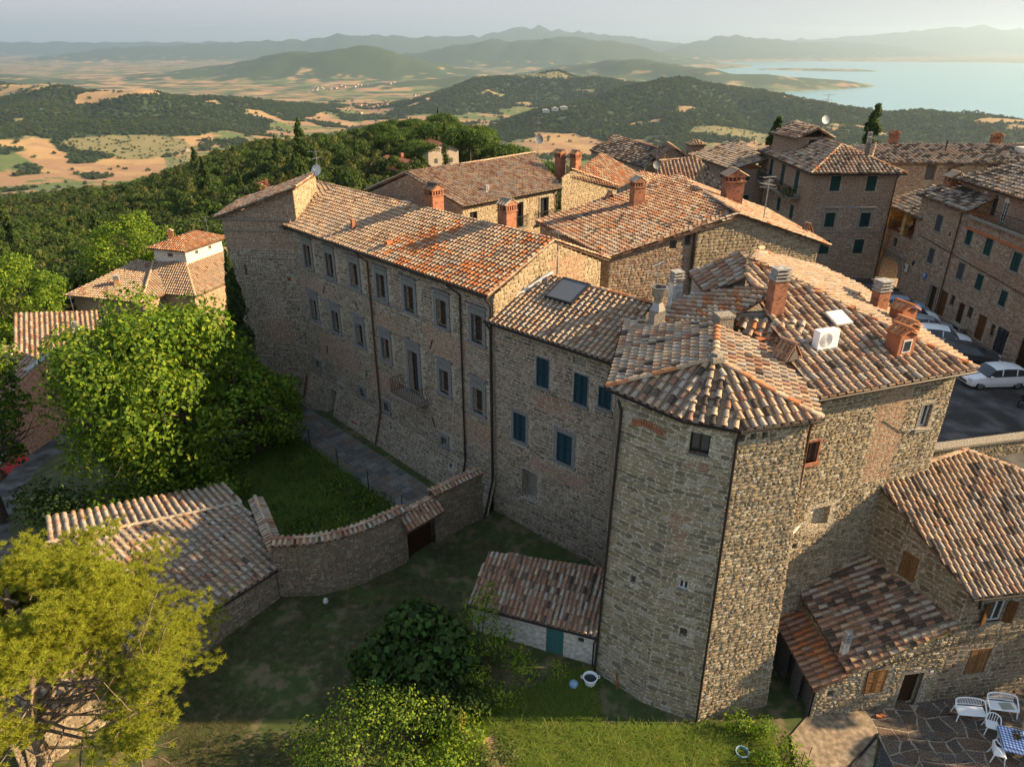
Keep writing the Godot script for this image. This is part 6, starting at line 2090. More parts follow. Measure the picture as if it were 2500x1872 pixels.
func garden_buildings() -> void:
	# curved wall with tiled coping
	var b := new_building("garden_wall", "curving rubble garden wall with tile coping and a roofed wooden gate", V(-7, 0, -31), "wall")
	var P := [V(-12.1, 0, -28.6), V(-10.9, 0, -28.65), V(-9.7, 0, -28.85), V(-8.6, 0, -29.3), V(-7.5, 0, -29.95), V(-6.6, 0, -30.7), V(-5.75, 0, -31.5)]
	for i in P.size() - 1:
		tiled_wall(b, P[i], P[i + 1], 3.3, "dry")
	# gate: dark boards under a small roof
	var g0: Vector3 = P[6]; var g1 := V(-4.4, 0, -32.95)
	var d := (g1 - g0).normalized(); var n := d.cross(Vector3.UP)
	var gt := node("gate", b.root)
	for i in 11:
		var bm := MB.new()
		bm.box(g0 + d * (.14 + i * .165) + V(0, 1.0, 0) - n * .25, d * .078, V(0, 1.1, 0), n * .02)
		put(bm, "plank", M.wood_dark, gt)
	var lt := MB.new()
	lt.box((g0 + g1) / 2 + V(0, 2.25, 0) - n * .2, d * 1.1, V(0, .12, 0), n * .22)
	put(lt, "lintel", M.wood_dark, gt)
	var rg := roof(b, [g0 - d * .35 + n * .55 + V(0, 2.35, 0), g1 + d * .35 + n * .55 + V(0, 2.35, 0), g1 + d * .35 - n * .2 + V(0, 3.0, 0), g0 - d * .35 - n * .2 + V(0, 3.0, 0)], {"mix": {"r": .6, "b": .25, "g": .15}, "pitch": .26, "ex": .4, "wide": .2})
	roof(b, [g1 + d * .35 - n * .95 + V(0, 2.5, 0), g0 - d * .35 - n * .95 + V(0, 2.5, 0), g0 - d * .35 - n * .2 + V(0, 3.0, 0), g1 + d * .35 - n * .2 + V(0, 3.0, 0)], {"mix": {"r": .5, "b": .3, "g": .2}, "pitch": .26, "ex": .4, "wide": .2})
	ridge(b, rg.node, g0 - d * .3 - n * .2 + V(0, 3.0, 0), g1 + d * .3 - n * .2 + V(0, 3.0, 0), {"mix": {"r": .6, "b": .4}})
	tiled_wall(b, g1, V(-1.75, 0, -35.3), 3.25, "dry")
	# return along the barn
	tiled_wall(b, V(-14.6, 0, -33.0), V(-12.1, 0, -28.6), 2.9, "dry")
	finish(b)
	# barn
	var c := new_building("low_barn", "long low barn with lichen-grey barrel tiles beside the lawn", V(-17, 0, -25), "barn")
	wall(c, [V(-19.0, -.6, -18.3), V(-12.1, -.6, -28.5), V(-12.1, 1.75, -28.5), V(-19.0, 2.2, -18.3)], "dry", [])
	wall(c, [V(-24.8, -1.5, -30), V(-19.0, -.6, -18.3), V(-19.0, 2.2, -18.3), V(-22.4, 3.4, -27.5), V(-24.8, 2.2, -31)], "dry", [], {"name": "end_wall"})
	var mb := {"g": .72, "b": .16, "r": .10, "d": .02}
	var ob := {"mix": mb, "pitch": .36, "ex": .4, "wide": .24}
	var RL := V(-22.5, 3.6, -27.6); var RR := V(-15.0, 3.6, -32.6)
	var r := roof(c, [V(-19.4, 2.25, -17.9), V(-11.55, 1.75, -29.2), RR, RL], ob)
	RR = r.pts[2]; RL = r.pts[3]
	roof(c, [RR + V(-2.33, -1.1, -3.5), RL + V(-2.33, -1.1, -3.5), RL, RR], ob)
	ridge(c, r.node, RR, RL, {"mix": {"b": .6, "g": .4}})
	gutter(c, V(-19.4, 2.2, -17.8), V(-11.5, 1.7, -29.15), .05)
	finish(c)
	# hut under the tower
	var h := new_building("garden_hut", "small plastered hut with a mossy tile roof and teal door at the tower foot", V(1, 0, -25.5), "hut")
	var H0 := V(-1.9, 0, -26.3); var H1 := V(3.85, 0, -24.0)
	var w := wall(h, [H0 + V(0, -.5, 0), H1 + V(0, -.5, 0), H1 + V(0, 1.85, 0), H0 + V(0, 1.75, 0)], "town", [
		{"k": "door", "u": 4.2, "y": -.05, "w": .85, "h": 1.75, "d": .08, "paint": "teal"}, {"k": "hole", "u": 5.45, "y": 1.15, "w": .3, "h": .3, "d": .12, "grille": true}], {"bare": true, "mat": "plaster_white"})
	wall(h, [V(-1.2, -.5, -28.4), H0 + V(0, -.5, 0), H0 + V(0, 1.75, 0), V(-1.2, 2.9, -28.4)], "town", [], {"bare": true, "mat": "plaster_white", "name": "side_wall"})
	var r2 := roof(h, [H0 + V(-.25, 1.85, .3), H1 + V(.25, 1.95, .3), V(4.7, 3.25, -26.6), V(-1.15, 3.25, -28.3)], {"mix": {"r": .5, "g": .32, "d": .1, "b": .08}, "pitch": .24, "ex": .36, "wide": .17})
	gutter(h, H0 + V(-.25, 1.78, .36), H1 + V(.25, 1.88, .36), .05)
	pipe(h, [H1 + V(-.1, 1.85, .3), H1 + V(-.15, 1.5, .12), H1 + V(-.15, 0, .12)], .035)
	finish(h)

func paving() -> void:
	# flagged path along the palace foot
	var p := Node3D.new()
	p.name = numbered("path")
	add_child(p)
	tag(p, "grey flagstone path along the foot of the palace", "", "", "structure")
	var a := V(-18.4, .0, -51.6); var b := V(-3.0, .0, -35.6)
	var d := (b - a).normalized(); var n := d.cross(Vector3.UP)
	var bed := MB.new()
	bed.quad(a + n * -.3 + V(0, .06, 0), a + n * 2.6 + V(0, .06, 0), b + n * 2.6 + V(0, .06, 0), b + n * -.3 + V(0, .06, 0))
	put(bed, "bed", M.cement, p)
	var tones := [L(.17, .165, .155), L(.21, .20, .18), L(.14, .14, .135), L(.22, .17, .14), L(.25, .235, .21)]
	mat("flag", L(1, 1, 1), .85, T.stone, .7)
	var len := (b - a).length()
	var s := 0.0
	while s < len - .3:
		var l := rng.randf_range(.45, .9)
		var t := -.25
		while t < 2.5:
			var w := rng.randf_range(.45, .95)
			if t + w > 2.55: w = 2.55 - t
			if w > .15:
				var m := MB.new()
				m.box(a + d * (s + l / 2) + n * (t + w / 2) + V(0, .075 + rng.randf() * .012, 0), n * (w / 2 - .015), V(0, .025, 0), d * (l / 2 - .015) * -1.0)
				put(m, "flagstone", tinted("flag", tones[rng.randi() % 5]), p)
			t += w
		s += l
	# terrace of crazy paving before the low house
	var q := Node3D.new()
	q.name = numbered("terrace")
	add_child(q)
	tag(q, "crazy-paved stone terrace with concrete margin in front of the low house", "", "", "structure")
	var bd := MB.new()
	bd.quad(V(15.2, .049, -14), V(27, .049, -14), V(27, .049, -23.0), V(15.2, .049, -21.5))
	put(bd, "joint_bed", mat("joint", L(.42, .35, .27), .95, T.grain, .8), q)
	var cz := MB.new()
	cz.poly([V(10.9, .056, -17.2), V(14.2, .05, -18.6), V(15.3, .05, -20.4), V(15.3, .05, -21.55), V(12.6, .05, -21.2), V(11.6, .05, -20.3)])
	put(cz, "concrete_strip", mat("concrete", L(.30, .235, .165), .95, T.grain, .22), q)
	var gv := MB.new()
	gv.poly([V(11.5, .045, -14), V(16.5, .045, -14), V(16.4, .045, -17.5), V(15.35, .045, -20.2), V(14.25, .045, -18.55), V(11.2, .045, -17.1)])
	put(gv, "asphalt_patch", mat("dark_grit", L(.085, .085, .085), .95, T.stone, .5), q)
	var st := MB.new()
	st.tube([V(11.2, .08, -17.0), V(15.3, .08, -20.35)], .05, .05, 6)
	put(st, "edging", M.iron, q)
	var nx := 18; var nz := 16
	var pt := {}
	for i in nx + 1:
		for j in nz + 1:
			pt[Vector2i(i, j)] = V(15.3 + i * .62 + rng.randf_range(-.2, .2), .045, -14.2 - j * .53 + rng.randf_range(-.18, .18))
	var tn := [L(.17, .12, .085), L(.13, .105, .085), L(.21, .145, .10), L(.15, .13, .115), L(.19, .15, .115)]
	for i in nx:
		for j in nz:
			var c := [pt[Vector2i(i, j)], pt[Vector2i(i + 1, j)], pt[Vector2i(i + 1, j + 1)], pt[Vector2i(i, j + 1)]]
			var cen: Vector3 = (c[0] + c[1] + c[2] + c[3]) / 4
			if cen.z < -21.6 - (cen.x - 15.3) * .14: continue
			if cen.x < 15.4 + maxf(0, -17.5 - cen.z) * .0: continue
			var po := []; var lo := []
			for k in 4:
				var e: Vector3 = (c[k] + c[(k + 1) % 4]) / 2
				var side: Vector3 = (c[(k + 1) % 4] - c[k]).cross(Vector3.UP).normalized() * (.07 * sin(cen.x * 9.0 + cen.z * 5.0 + k * 2.0 if k < 2 else 0.0))
				for v in [c[k], e + side]:
					var u: Vector3 = v + (cen - v).normalized() * .035
					po.append(u + V(0, .012 + fmod(absf(cen.x * 3.7 + cen.z * 1.9), 1.0) * .008, 0)); lo.append(u - V(0, .02, 0))
			var m := MB.new()
			m.poly(po)
			for k in po.size():
				var kk := (k + 1) % po.size()
				m.quad(lo[k], lo[kk], po[kk], po[k])
			put(m, "flagstone", tinted("flag", tn[rng.randi() % 5]), q)
	# parapet above the terrace house
	var w := new_building("square_parapet", "low stone parapet with flat coping at the edge of the square", V(26, 5, -34), "wall")
	wall(w, [V(19.5, 3, -32.6), V(33, 3, -35.6), V(33, 5.9, -35.6), V(19.5, 5.9, -32.6)], "rough", [])
	var cp := MB.new()
	cp.box(V(26.2, 5.97, -34.3), V(6.9, 0, -1.53), V(0, .07, 0), V(.07, 0, .32))
	put(cp, "coping", M.cornice_stone, w.root)
	finish(w, 120)
	# retaining wall foot by the road
	var posts := thing("garden_fence", "dark green garden fence posts with wires along the flagstone path", "fence", V(-12, 0, -44))
	for i in 6:
		var pm := MB.new()
		var c := a + d * (1.2 + i * 3.7) + n * 2.65
		pm.tube([c - posts.position, c + V(0, 1.5, 0) - posts.position], .035, .035, 6)
		put(pm, "post", M.shutter_green, posts)
	for h in [.5, 1.0, 1.42]:
		var wm := MB.new()
		wm.tube([a + d * 1.2 + n * 2.65 + V(0, h, 0) - posts.position, a + d * 19.7 + n * 2.65 + V(0, h, 0) - posts.position], .007, .007, 4)
		put(wm, "wire", M.shutter_green, posts)

# ---------------------------------------------------------------- plants
class LB:
	# leaf builder: many small leaf faces, with normals that lean outwards from their clump
	var v := PackedVector3Array()
	var n := PackedVector3Array()
	var c := PackedColorArray()
	var ix := PackedInt32Array()
	var r := RandomNumberGenerator.new()
	func leaf(p: Vector3, out: Vector3, size: float, col: Color, slim := .6) -> void:
		var d := Vector3(r.randf_range(-1, 1), r.randf_range(-1, 1), r.randf_range(-1, 1)).normalized()
		var nn := (out * 1.1 + d * .9).normalized()
		var t := nn.cross(Vector3(r.randf_range(-1, 1), r.randf_range(-1, 1), r.randf_range(-1, 1))).normalized()
		var s := nn.cross(t)
		var k := v.size()
		t *= size * .5; s *= size * .5 * slim
		v.append(p - t); v.append(p - s + t * .1); v.append(p + t); v.append(p + s + t * .1)
		var sn := (nn + out * .8).normalized()
		for i in 4:
			n.append(sn); c.append(col)
		ix.append_array(PackedInt32Array([k, k + 2, k + 1, k, k + 3, k + 2]))
	func lump(cen: Vector3, rad: Vector3, count: int, size: float, cols: Array, slim := .6, fill := .25) -> void:
		for i in count:
			var d := Vector3(r.randfn(), r.randfn(), r.randfn()).normalized()
			if d.y < -.5 and r.randf() < .6: d.y = -d.y
			var q := 1.0 - r.randf() * r.randf() * fill * 2.0
			var jit := 1.0 + r.randf_range(-.1, .16)
			var col: Color = cols[r.randi() % cols.size()]
			leaf(cen + d * rad * q * jit, d, size * r.randf_range(.7, 1.3), col * r.randf_range(.8, 1.2), slim)
	func mesh() -> ArrayMesh:
		var arr := []
		arr.resize(Mesh.ARRAY_MAX)
		arr[Mesh.ARRAY_VERTEX] = v; arr[Mesh.ARRAY_NORMAL] = n; arr[Mesh.ARRAY_COLOR] = c; arr[Mesh.ARRAY_INDEX] = ix
		var m := ArrayMesh.new()
		m.add_surface_from_arrays(Mesh.PRIMITIVE_TRIANGLES, arr)
		return m

func leaf_mat(called: String, c: Color, glow: Color) -> void:
	var m := mat(called, c, .65)
	m.vertex_color_use_as_albedo = true
	m.metallic_specular = .25
	m.backlight_enabled = true
	m.backlight = srgb(glow)

func limb(mb: MB, rr: RandomNumberGenerator, p: Vector3, d: Vector3, len: float, rad: float, depth: int, tips: Array, bend := .25) -> void:
	var path := [p]
	var q := p; var dd := d.normalized()
	for i in 4:
		dd = (dd + Vector3(rr.randf_range(-bend, bend), rr.randf_range(-bend * .6, bend * .8), rr.randf_range(-bend, bend))).normalized()
		q += dd * len / 4
		path.append(q)
	mb.tube(path, rad, rad * .55, 6 if rad > .08 else 4, false)
	tips.append(q)
	if depth > 0:
		for i in 3:
			var f: Vector3 = path[2 + (i % 3)]
			var nd := (dd + Vector3(rr.randf_range(-1, 1), rr.randf_range(-.35, .6), rr.randf_range(-1, 1)) * .85).normalized()
			limb(mb, rr, f, nd, len * rr.randf_range(.5, .75), rad * .5, depth - 1, tips, bend)

func plant_clump(parent: Node, at: Vector3, rad: float, count: int, called := "leaves") -> void:
	var lb := LB.new(); lb.r.seed = int(at.x * 31 + at.z * 7) + 9
	lb.lump(at, Vector3(rad, rad * .7, rad), count, rad * .35, [L(.05, .09, .025), L(.08, .12, .03), L(.035, .06, .02)])
	var o := MeshInstance3D.new()
	o.mesh = lb.mesh(); o.material_override = M.leaf; o.name = called
	parent.add_child(o, true)

const ORD := ["first", "second", "third", "fourth", "fifth", "sixth", "seventh", "eighth", "ninth", "tenth", "eleventh", "twelfth", "thirteenth", "fourteenth", "fifteenth", "sixteenth", "seventeenth", "eighteenth", "nineteenth", "twentieth", "twenty-first", "twenty-second"]
const GREEN := [Color(.125, .205, .02), Color(.16, .24, .022), Color(.09, .16, .02), Color(.22, .265, .028), Color(.065, .12, .018)]
const DEEP := [Color(.04, .07, .018), Color(.055, .09, .022), Color(.03, .052, .016), Color(.07, .10, .025)]
const WARM := [Color(.32, .33, .035), Color(.25, .28, .03), Color(.36, .35, .045), Color(.20, .23, .025)]

func big_tree(called: String, label: String, base: Vector3, cen: Vector3, rad: Vector3, lumps: int, leaves: int, leaf: float, cols: Array, seed_: int) -> void:
	var t := thing(called, label, "tree", base)
	var rr := RandomNumberGenerator.new(); rr.seed = seed_
	var mb := MB.new()
	var c := cen - base
	var tips := []
	mb.tube([V(0, -.8, 0), V(.05, c.y * .3, 0), c * V(.5, .55, .5)], .42, .26, 10)
	put(mb, "trunk", M.bark, t)
	for i in 7:
		var lm := MB.new()
		var a := TAU * i / 7.0
		limb(lm, rr, c * V(.5, .5, .5), V(cos(a), .75, sin(a)), rad.x * .75, .14, 2, tips)
		put(lm, "limb", M.bark, t)
	var lb := LB.new(); lb.r.seed = seed_ + 1
	for i in lumps:
		var d := Vector3(rr.randfn(), rr.randfn() * .9 + .15, rr.randfn()).normalized()
		var k := pow(rr.randf(), .33)
		var s := rr.randf_range(.16, .30)
		lb.lump(c + d * rad * lerpf(.35, .86, k), Vector3.ONE * (rad.x * s), leaves, leaf, cols)
	var o := MeshInstance3D.new()
	o.mesh = lb.mesh(); o.material_override = M.leaf; o.name = "crown"
	t.add_child(o, true)

func make_crown(seed_: int, rad: Vector3, lumps: int, leaves: int, leaf: float, cols: Array, kind := "round") -> ArrayMesh:
	var lb := LB.new(); lb.r.seed = seed_
	var rr := RandomNumberGenerator.new(); rr.seed = seed_ * 3
	for i in lumps:
		var d := Vector3(rr.randfn(), rr.randfn(), rr.randfn()).normalized()
		var p := d * rad * rr.randf_range(.4, .8)
		var s := rr.randf_range(.26, .42) * rad.x
		var sv := Vector3.ONE * s
		if kind == "umbrella":
			var a := TAU * rr.randf(); var q := sqrt(rr.randf())
			p = V(cos(a) * q * rad.x * .85, (1.0 - q * q * .75) * rad.y * .6 + rr.randf_range(-.1, .1) * rad.y, sin(a) * q * rad.z * .85)
			sv = V(s, s * .55, s)
		elif kind == "cypress":
			var y := rr.randf()
			var a := TAU * rr.randf()
			var w := sin(pow(y, .6) * PI) * .8 + .18 * (1 - y)
			p = V(cos(a) * rad.x * w * .5, lerpf(-rad.y, rad.y, y), sin(a) * rad.z * w * .5)
			sv = V(rad.x * w * .55 + .1, rad.y * .16, rad.x * w * .55 + .1)
		elif kind == "conifer":
			var y := rr.randf()
			var a := TAU * rr.randf()
			var w := (1.0 - y) * .95 + .05
			p = V(cos(a) * rad.x * w * .7, lerpf(-rad.y, rad.y, y) - w * .3, sin(a) * rad.z * w * .7)
			sv = V(rad.x * .24 * (w + .35), rad.y * .10, rad.x * .24 * (w + .35))
		lb.lump(p, sv, leaves, leaf, cols, .55)
	return lb.mesh()

func simple_tree(called: String, label: String, group: String, at: Vector3, crown: Mesh, h: float, s: Vector3, turn: float, tr := .16, tint := "leaf") -> void:
	var t := thing(called, label, "tree", at, group)
	t.rotation.y = turn
	var tk := MeshInstance3D.new()
	tk.mesh = SHAPE.trunk; tk.material_override = M.bark; tk.name = "trunk"
	tk.scale = V(tr, h, tr)
	tk.position = V(0, -.6, 0)
	t.add_child(tk, true)
	var c := MeshInstance3D.new()
	c.mesh = crown; c.material_override = M[tint]; c.name = "crown"
	c.position = V(0, h, 0)
	c.scale = s
	t.add_child(c, true)

func umbrella_pine() -> void:
	# the sparse pine at the lower corner, close to the lens: bare pale limbs and needle tufts
	var base := V(-16.6, -.3, -16.4)
	var t := thing("pine_tree", "sparse yellow-green pine with bare pale branches before the barn", "tree", base)
	var rr := RandomNumberGenerator.new(); rr.seed = 91
	var mb := MB.new()
	mb.tube([V(0, -.5, 0), V(.15, 2.4, -.3), V(-.1, 4.8, -.7), V(.1, 6.6, -1.2), V(-.2, 8.4, -1.6), V(-.5, 9.7, -2.2)], .26, .07, 9)
	put(mb, "trunk", M.bark_pale, t)
	# tuft of needles
	var lb := LB.new(); lb.r.seed = 5
	for i in 46:
		var d := Vector3(rr.randfn(), absf(rr.randfn()) * .9 + .25, rr.randfn()).normalized()
		var s := d.cross(Vector3(rr.randfn(), rr.randfn(), rr.randfn())).normalized() * .009
		var l := rr.randf_range(.13, .21)
		var k := lb.v.size()
		lb.v.append(-s); lb.v.append(s); lb.v.append(d * l)
		var col: Color = WARM[rr.randi() % 4] * rr.randf_range(.8, 1.3)
		var nn := (s.cross(d).normalized() + d * .6).normalized()
		for q in 3:
			lb.n.append(nn); lb.c.append(col)
		lb.ix.append_array(PackedInt32Array([k, k + 2, k + 1]))
	var tuft := lb.mesh()
	var xf := []; var cols := []
	var boughs := []
	for i in 56:
		var f := rr.randf_range(.12, 1.0)
		var y := lerpf(2.2, 9.4, f)
		var a := TAU * rr.randf()
		var len := lerpf(4.3, 1.5, f) * rr.randf_range(.75, 1.15)
		var p := V(.05, y, -.2 * y)
		boughs.append([p, V(cos(a), rr.randf_range(-.05, .3), sin(a)), len, rr.randf() < .16 and y < 8.2])
	# long bare boughs seen in the picture
	boughs.append([V(0, 5.6, -1.0), V(1.0, .05, -.35), 4.2, true])
	boughs.append([V(0, 5.2, -.9), V(-.9, -.05, .4), 3.4, true])
	boughs.append([V(0, 5.0, -.9), V(.8, .15, .3), 3.2, true])
	for q in boughs:
		var bm := MB.new()
		var tips := []
		limb(bm, rr, q[0], q[1], q[2], .075, 2 if q[3] else 2, tips, .2)
		put(bm, "bough", M.bark_pale, t)
		if q[3]: 
			continue
		for tip in tips:
			for k in 26:
				var off := Vector3(rr.randfn(), rr.randfn() * .5, rr.randfn()) * .3
				var s := rr.randf_range(.75, 1.25)
				var bs := Basis(Vector3(rr.randfn(), rr.randfn(), rr.randfn()).normalized(), rr.randf_range(0, .9)).scaled(Vector3.ONE * s)
				xf.append(Transform3D(bs, tip + off)); cols.append(Color(1, 1, 1) * rr.randf_range(.75, 1.2))
	var o := many("needles", tuft, M.leaf, xf, cols, t)
	o.set_meta("kind", "stuff")

func shrub(called: String, label: String, at: Vector3, lumps: Array, leaves: int, leaf: float, cols: Array, slim := .55, stems := 4) -> void:
	var t := thing(called, label, "shrub", at)
	var rr := RandomNumberGenerator.new(); rr.seed = int(absf(at.x * 91 + at.z * 17)) + leaves
	var sm := MB.new()
	for i in stems:
		var e: Array = lumps[i % lumps.size()]
		sm.tube([V(rr.randf_range(-.2, .2), -.2, rr.randf_range(-.2, .2)), e[0] * .5 + V(rr.randf_range(-.15, .15), 0, 0), e[0]], .035, .012, 5, false)
	put(sm, "stems", M.bark, t)
	var lb := LB.new(); lb.r.seed = rr.seed + 3
	for e in lumps:
		lb.lump(e[0], e[1], int(leaves * (e[1].x * e[1].x)), leaf, cols, slim, .6)
	var o := MeshInstance3D.new()
	o.mesh = lb.mesh(); o.material_override = M.leaf; o.name = "foliage"
	t.add_child(o, true)

func vegetation() -> void:
	leaf_mat("leaf", L(1, 1, 1), L(.78, .85, .30))
	mat("bark", L(.14, .11, .085), .95, T.bark, 1.0)
	mat("bark_pale", L(.36, .28, .20), .95, T.bark, 1.2)
	var tm := MB.new()
	tm.tube([V(0, 0, 0), V(.2, .5, .1), V(0, 1.0, 0)], 1.0, .55, 7, false)
	SHAPE.trunk = tm.mesh()
	big_tree("linden_tree", "large bright green broadleaf tree in front of the stone corner block", V(-22.6, -1.4, -41.6), V(-22.7, 4.9, -41.4), V(7.0, 7.0, 7.0), 120, 330, .30, GREEN, 3)
	big_tree("linden_tree", "dark green broadleaf tree cut by the picture edge beside the church road", V(-34.2, -3.8, -39.0), V(-34.5, 5.2, -38.8), V(4.2, 6.4, 4.6), 55, 260, .3, DEEP + GREEN, 8)
	big_tree("broadleaf_tree", "shaded broadleaf tree in the garden between the big tree and the path", V(-18.0, -.3, -43.0), V(-17.9, 3.0, -43.6), V(3.6, 3.6, 4.0), 40, 260, .28, GREEN, 12)
	big_tree("broadleaf_tree", "bushy green tree beside the lantern-roofed house", V(-61, -10.5, -84), V(-61, -3.0, -84), V(5.5, 6.0, 5.0), 50, 220, .34, GREEN, 14)
	big_tree("broadleaf_tree", "leafy tree rising behind the lantern-roofed house", V(-55, -11, -100), V(-55, -1.0, -100), V(7.0, 5.6, 6.0), 50, 220, .36, GREEN, 16)
	umbrella_pine()
	# cypress against the corner block
	SHAPE.cyp = make_crown(5, V(1.0, 3.0, 1.0), 60, 120, .22, DEEP, "cypress")
	SHAPE.cyp2 = make_crown(6, V(1.0, 3.0, 1.0), 40, 60, .26, DEEP, "cypress")
	simple_tree("cypress_tree", "dark columnar cypress standing against the stone corner block", "", V(-20.3, -1.2, -49.4), SHAPE.cyp, 8.4, V(1.05, 1.65, 1.05), .4)
	# shrubs on the near garden bank
	shrub("fig_tree", "big-leaved dark fig bush between the lawn and the garden hut", V(-4.4, 0, -24.0), [[V(0, 2.1, -.3), V(1.5, 1.1, 1.3)], [V(1.5, 1.7, .3), V(1.2, 1.0, 1.1)], [V(-1.3, 1.4, .6), V(1.2, 1.0, 1.1)], [V(.3, 1.3, 1.5), V(1.4, 1.0, 1.1)], [V(-1.6, .8, 2.0), V(1.0, .8, .9)], [V(2.2, .9, 1.0), V(1.0, .8, .9)], [V(-2.3, .7, .6), V(.8, .6, .8)]], 260, .36, DEEP + [L(.08, .16, .035), L(.06, .12, .03)], .8, 9)
	shrub("willow_shrub", "feathery light green shrub leaning over the hut roof", V(-1.5, 0, -24.6), [[V(0, 2.2, 0), V(1.0, 1.4, .9)], [V(.8, 1.5, .6), V(.9, 1.0, .8)], [V(-.5, 1.2, .9), V(1.0, .9, .9)], [V(.4, 3.3, -.3), V(.5, .9, .5)], [V(1.6, .9, 1.0), V(.8, .7, .8)]], 420, .2, GREEN, .35, 7)
	shrub("broom_shrub", "yellow-green sunlit shrub on the bank before the hut", V(.3, 0, -22.4), [[V(.3, 1.3, 0), V(.7, .8, .6)], [V(1.7, 1.0, -.5), V(.6, .4, .5)], [V(-1.7, 1.1, .3), V(.7, .9, .6)], [V(-.7, .6, .6), V(.9, .6, .7)], [V(-2.2, .5, 1.2), V(.9, .6, .7)]], 560, .14, WARM + GREEN, .4, 7)
	shrub("laurel_bush", "dense rounded evergreen bush at the near edge of the lawn", V(-6.0, 0, -19.4), [[V(0, 2.0, 0), V(1.5, 1.5, 1.3)], [V(-1.7, 1.2, .6), V(1.3, 1.2, 1.1)], [V(1.4, 1.7, -.2), V(1.4, 1.6, 1.2)], [V(-.6, 1.6, 1.6), V(1.6, 1.5, 1.3)], [V(1.6, 1.0, 1.5), V(1.3, 1.0, 1.1)], [V(2.6, .9, -.9), V(1.2, 1.0, 1.0)]], 560, .13, DEEP + GREEN, .6, 8)
	shrub("bramble_thicket", "dark tangled thicket between the fig and the evergreen bush", V(-3.2, 0, -21.6), [[V(0, .9, 0), V(1.4, 1.0, 1.1)], [V(-1.8, .8, .2), V(1.2, .9, 1.0)], [V(1.4, .7, .4), V(1.1, .8, .9)], [V(.4, .7, 1.2), V(1.2, .8, .9)]], 420, .17, DEEP, .6, 8)
	shrub("bank_shrub", "bright leafy shrub spreading over the bank left of the garden path", V(-2.6, 0, -18.2), [[V(0, .9, 0), V(1.3, .9, 1.0)], [V(-1.6, .9, .5), V(1.3, .9, 1.0)], [V(.4, .8, -1.4), V(1.2, .8, 1.0)]], 520, .15, GREEN, .55, 7)
	shrub("yellow_shrub", "small upright yellow shrub among the garden plants", V(-2.1, 0, -19.9), [[V(0, .9, 0), V(.35, .8, .35)], [V(.1, 1.5, 0), V(.22, .5, .22)]], 900, .11, [L(.30, .26, .03), L(.24, .22, .03), L(.2, .2, .03)], .5)
	shrub("rose_bush", "loose pale-leaved bush beside the garden path", V(-1.0, 0, -18.4), [[V(0, .7, 0), V(1.0, .7, .9)], [V(.9, .8, -.5), V(.7, .6, .6)], [V(-1.0, .6, .4), V(.8, .6, .7)], [V(.4, 1.3, -.6), V(.3, .6, .3)]], 420, .13, [L(.10, .12, .04), L(.07, .10, .03), L(.13, .14, .06)], .6)
	shrub("tower_bush", "clipped green bush at the foot of the tower", V(9.4, 0, -20.5), [[V(0, .5, 0), V(.7, .6, .6)], [V(.9, .5, .3), V(.7, .5, .6)]], 800, .12, GREEN, .6)
	shrub("vegetable_bed", "leafy vegetable plants on stakes beside the concrete strip", V(11.0, 0, -19.3), [[V(0, .5, 0), V(.6, .6, .6)], [V(-.9, .5, .6), V(.7, .6, .6)], [V(.3, .5, .9), V(.6, .5, .6)], [V(-.6, .4, 1.5), V(.8, .5, .7)]], 700, .13, GREEN, .6)
	shrub("pot_bush", "rounded green bush on the edge of the concrete strip", V(13.4, 0, -16.8), [[V(0, .3, 0), V(.55, .45, .5)]], 900, .1, GREEN, .6)
	shrub("understory_shrub", "dark leafy shrub under the big tree behind the barn", V(-21.5, -.6, -36.2), [[V(0, 1.3, 0), V(2.2, 1.7, 1.6)], [V(3.0, 1.2, -1.0), V(2.0, 1.5, 1.6)], [V(-3.0, 1.0, .5), V(2.0, 1.4, 1.6)], [V(1.5, 2.2, -2.5), V(2.2, 1.6, 1.8)]], 200, .28, GREEN, .6, 8)
	shrub("weed_clump", "tall weeds by the earth edge of the flagstone path", V(-9.0, 0, -36.5), [[V(0, .3, 0), V(1.6, .5, 1.3)], [V(-2.2, .3, -1.8), V(1.5, .45, 1.4)], [V(1.8, .25, 1.5), V(1.4, .4, 1.2)]], 260, .17, DEEP + GREEN, .5, 5)
	shrub("weed_clump", "spreading weeds in the middle of the walled courtyard", V(-12.2, 0, -33.5), [[V(0, .3, 0), V(1.5, .45, 1.5)], [V(1.8, .25, -1.6), V(1.3, .4, 1.2)], [V(3.2, .25, 1.2), V(1.2, .35, 1.0)]], 260, .17, DEEP + GREEN, .5, 5)
	big_tree("garden_tree", "leafy tree outside the frame that dapples the terrace", V(29.5, 0, -18.0), V(29.5, 6.2, -18.0), V(2.9, 2.4, 2.6), 26, 150, .3, GREEN, 41)
	big_tree("garden_tree", "second leafy tree outside the frame beside the terrace", V(33.0, 0, -21.0), V(33.0, 7.4, -21.0), V(2.6, 2.4, 2.2), 22, 150, .3, GREEN, 43)
	shrub("wall_shrub", "dark laurel shrub below the church road by the barn", V(-27.5, -1.0, -35.5), [[V(0, 1.3, 0), V(2.0, 1.6, 1.8)], [V(-2.2, .9, -1.5), V(1.8, 1.4, 1.6)], [V(1.5, .9, 1.5), V(1.5, 1.1, 1.4)]], 220, .26, DEEP, .6)
	shrub("hedge_bush", "bright hedge bush at the end of the barn", V(-24.5, -.6, -25.5), [[V(0, 1.2, 0), V(1.3, 1.3, 1.6)], [V(-.8, 1.0, 2.5), V(1.4, 1.2, 1.6)], [V(-1.6, .9, -1.8), V(1.5, 1.1, 1.5)]], 420, .17, WARM + GREEN, .6)
	shrub("courtyard_bush", "dark bush against the foot of the corner block", V(-17.2, -.1, -49.4), [[V(0, .7, 0), V(1.0, .9, .9)]], 420, .2, GREEN, .6)
	grass()
	forest()

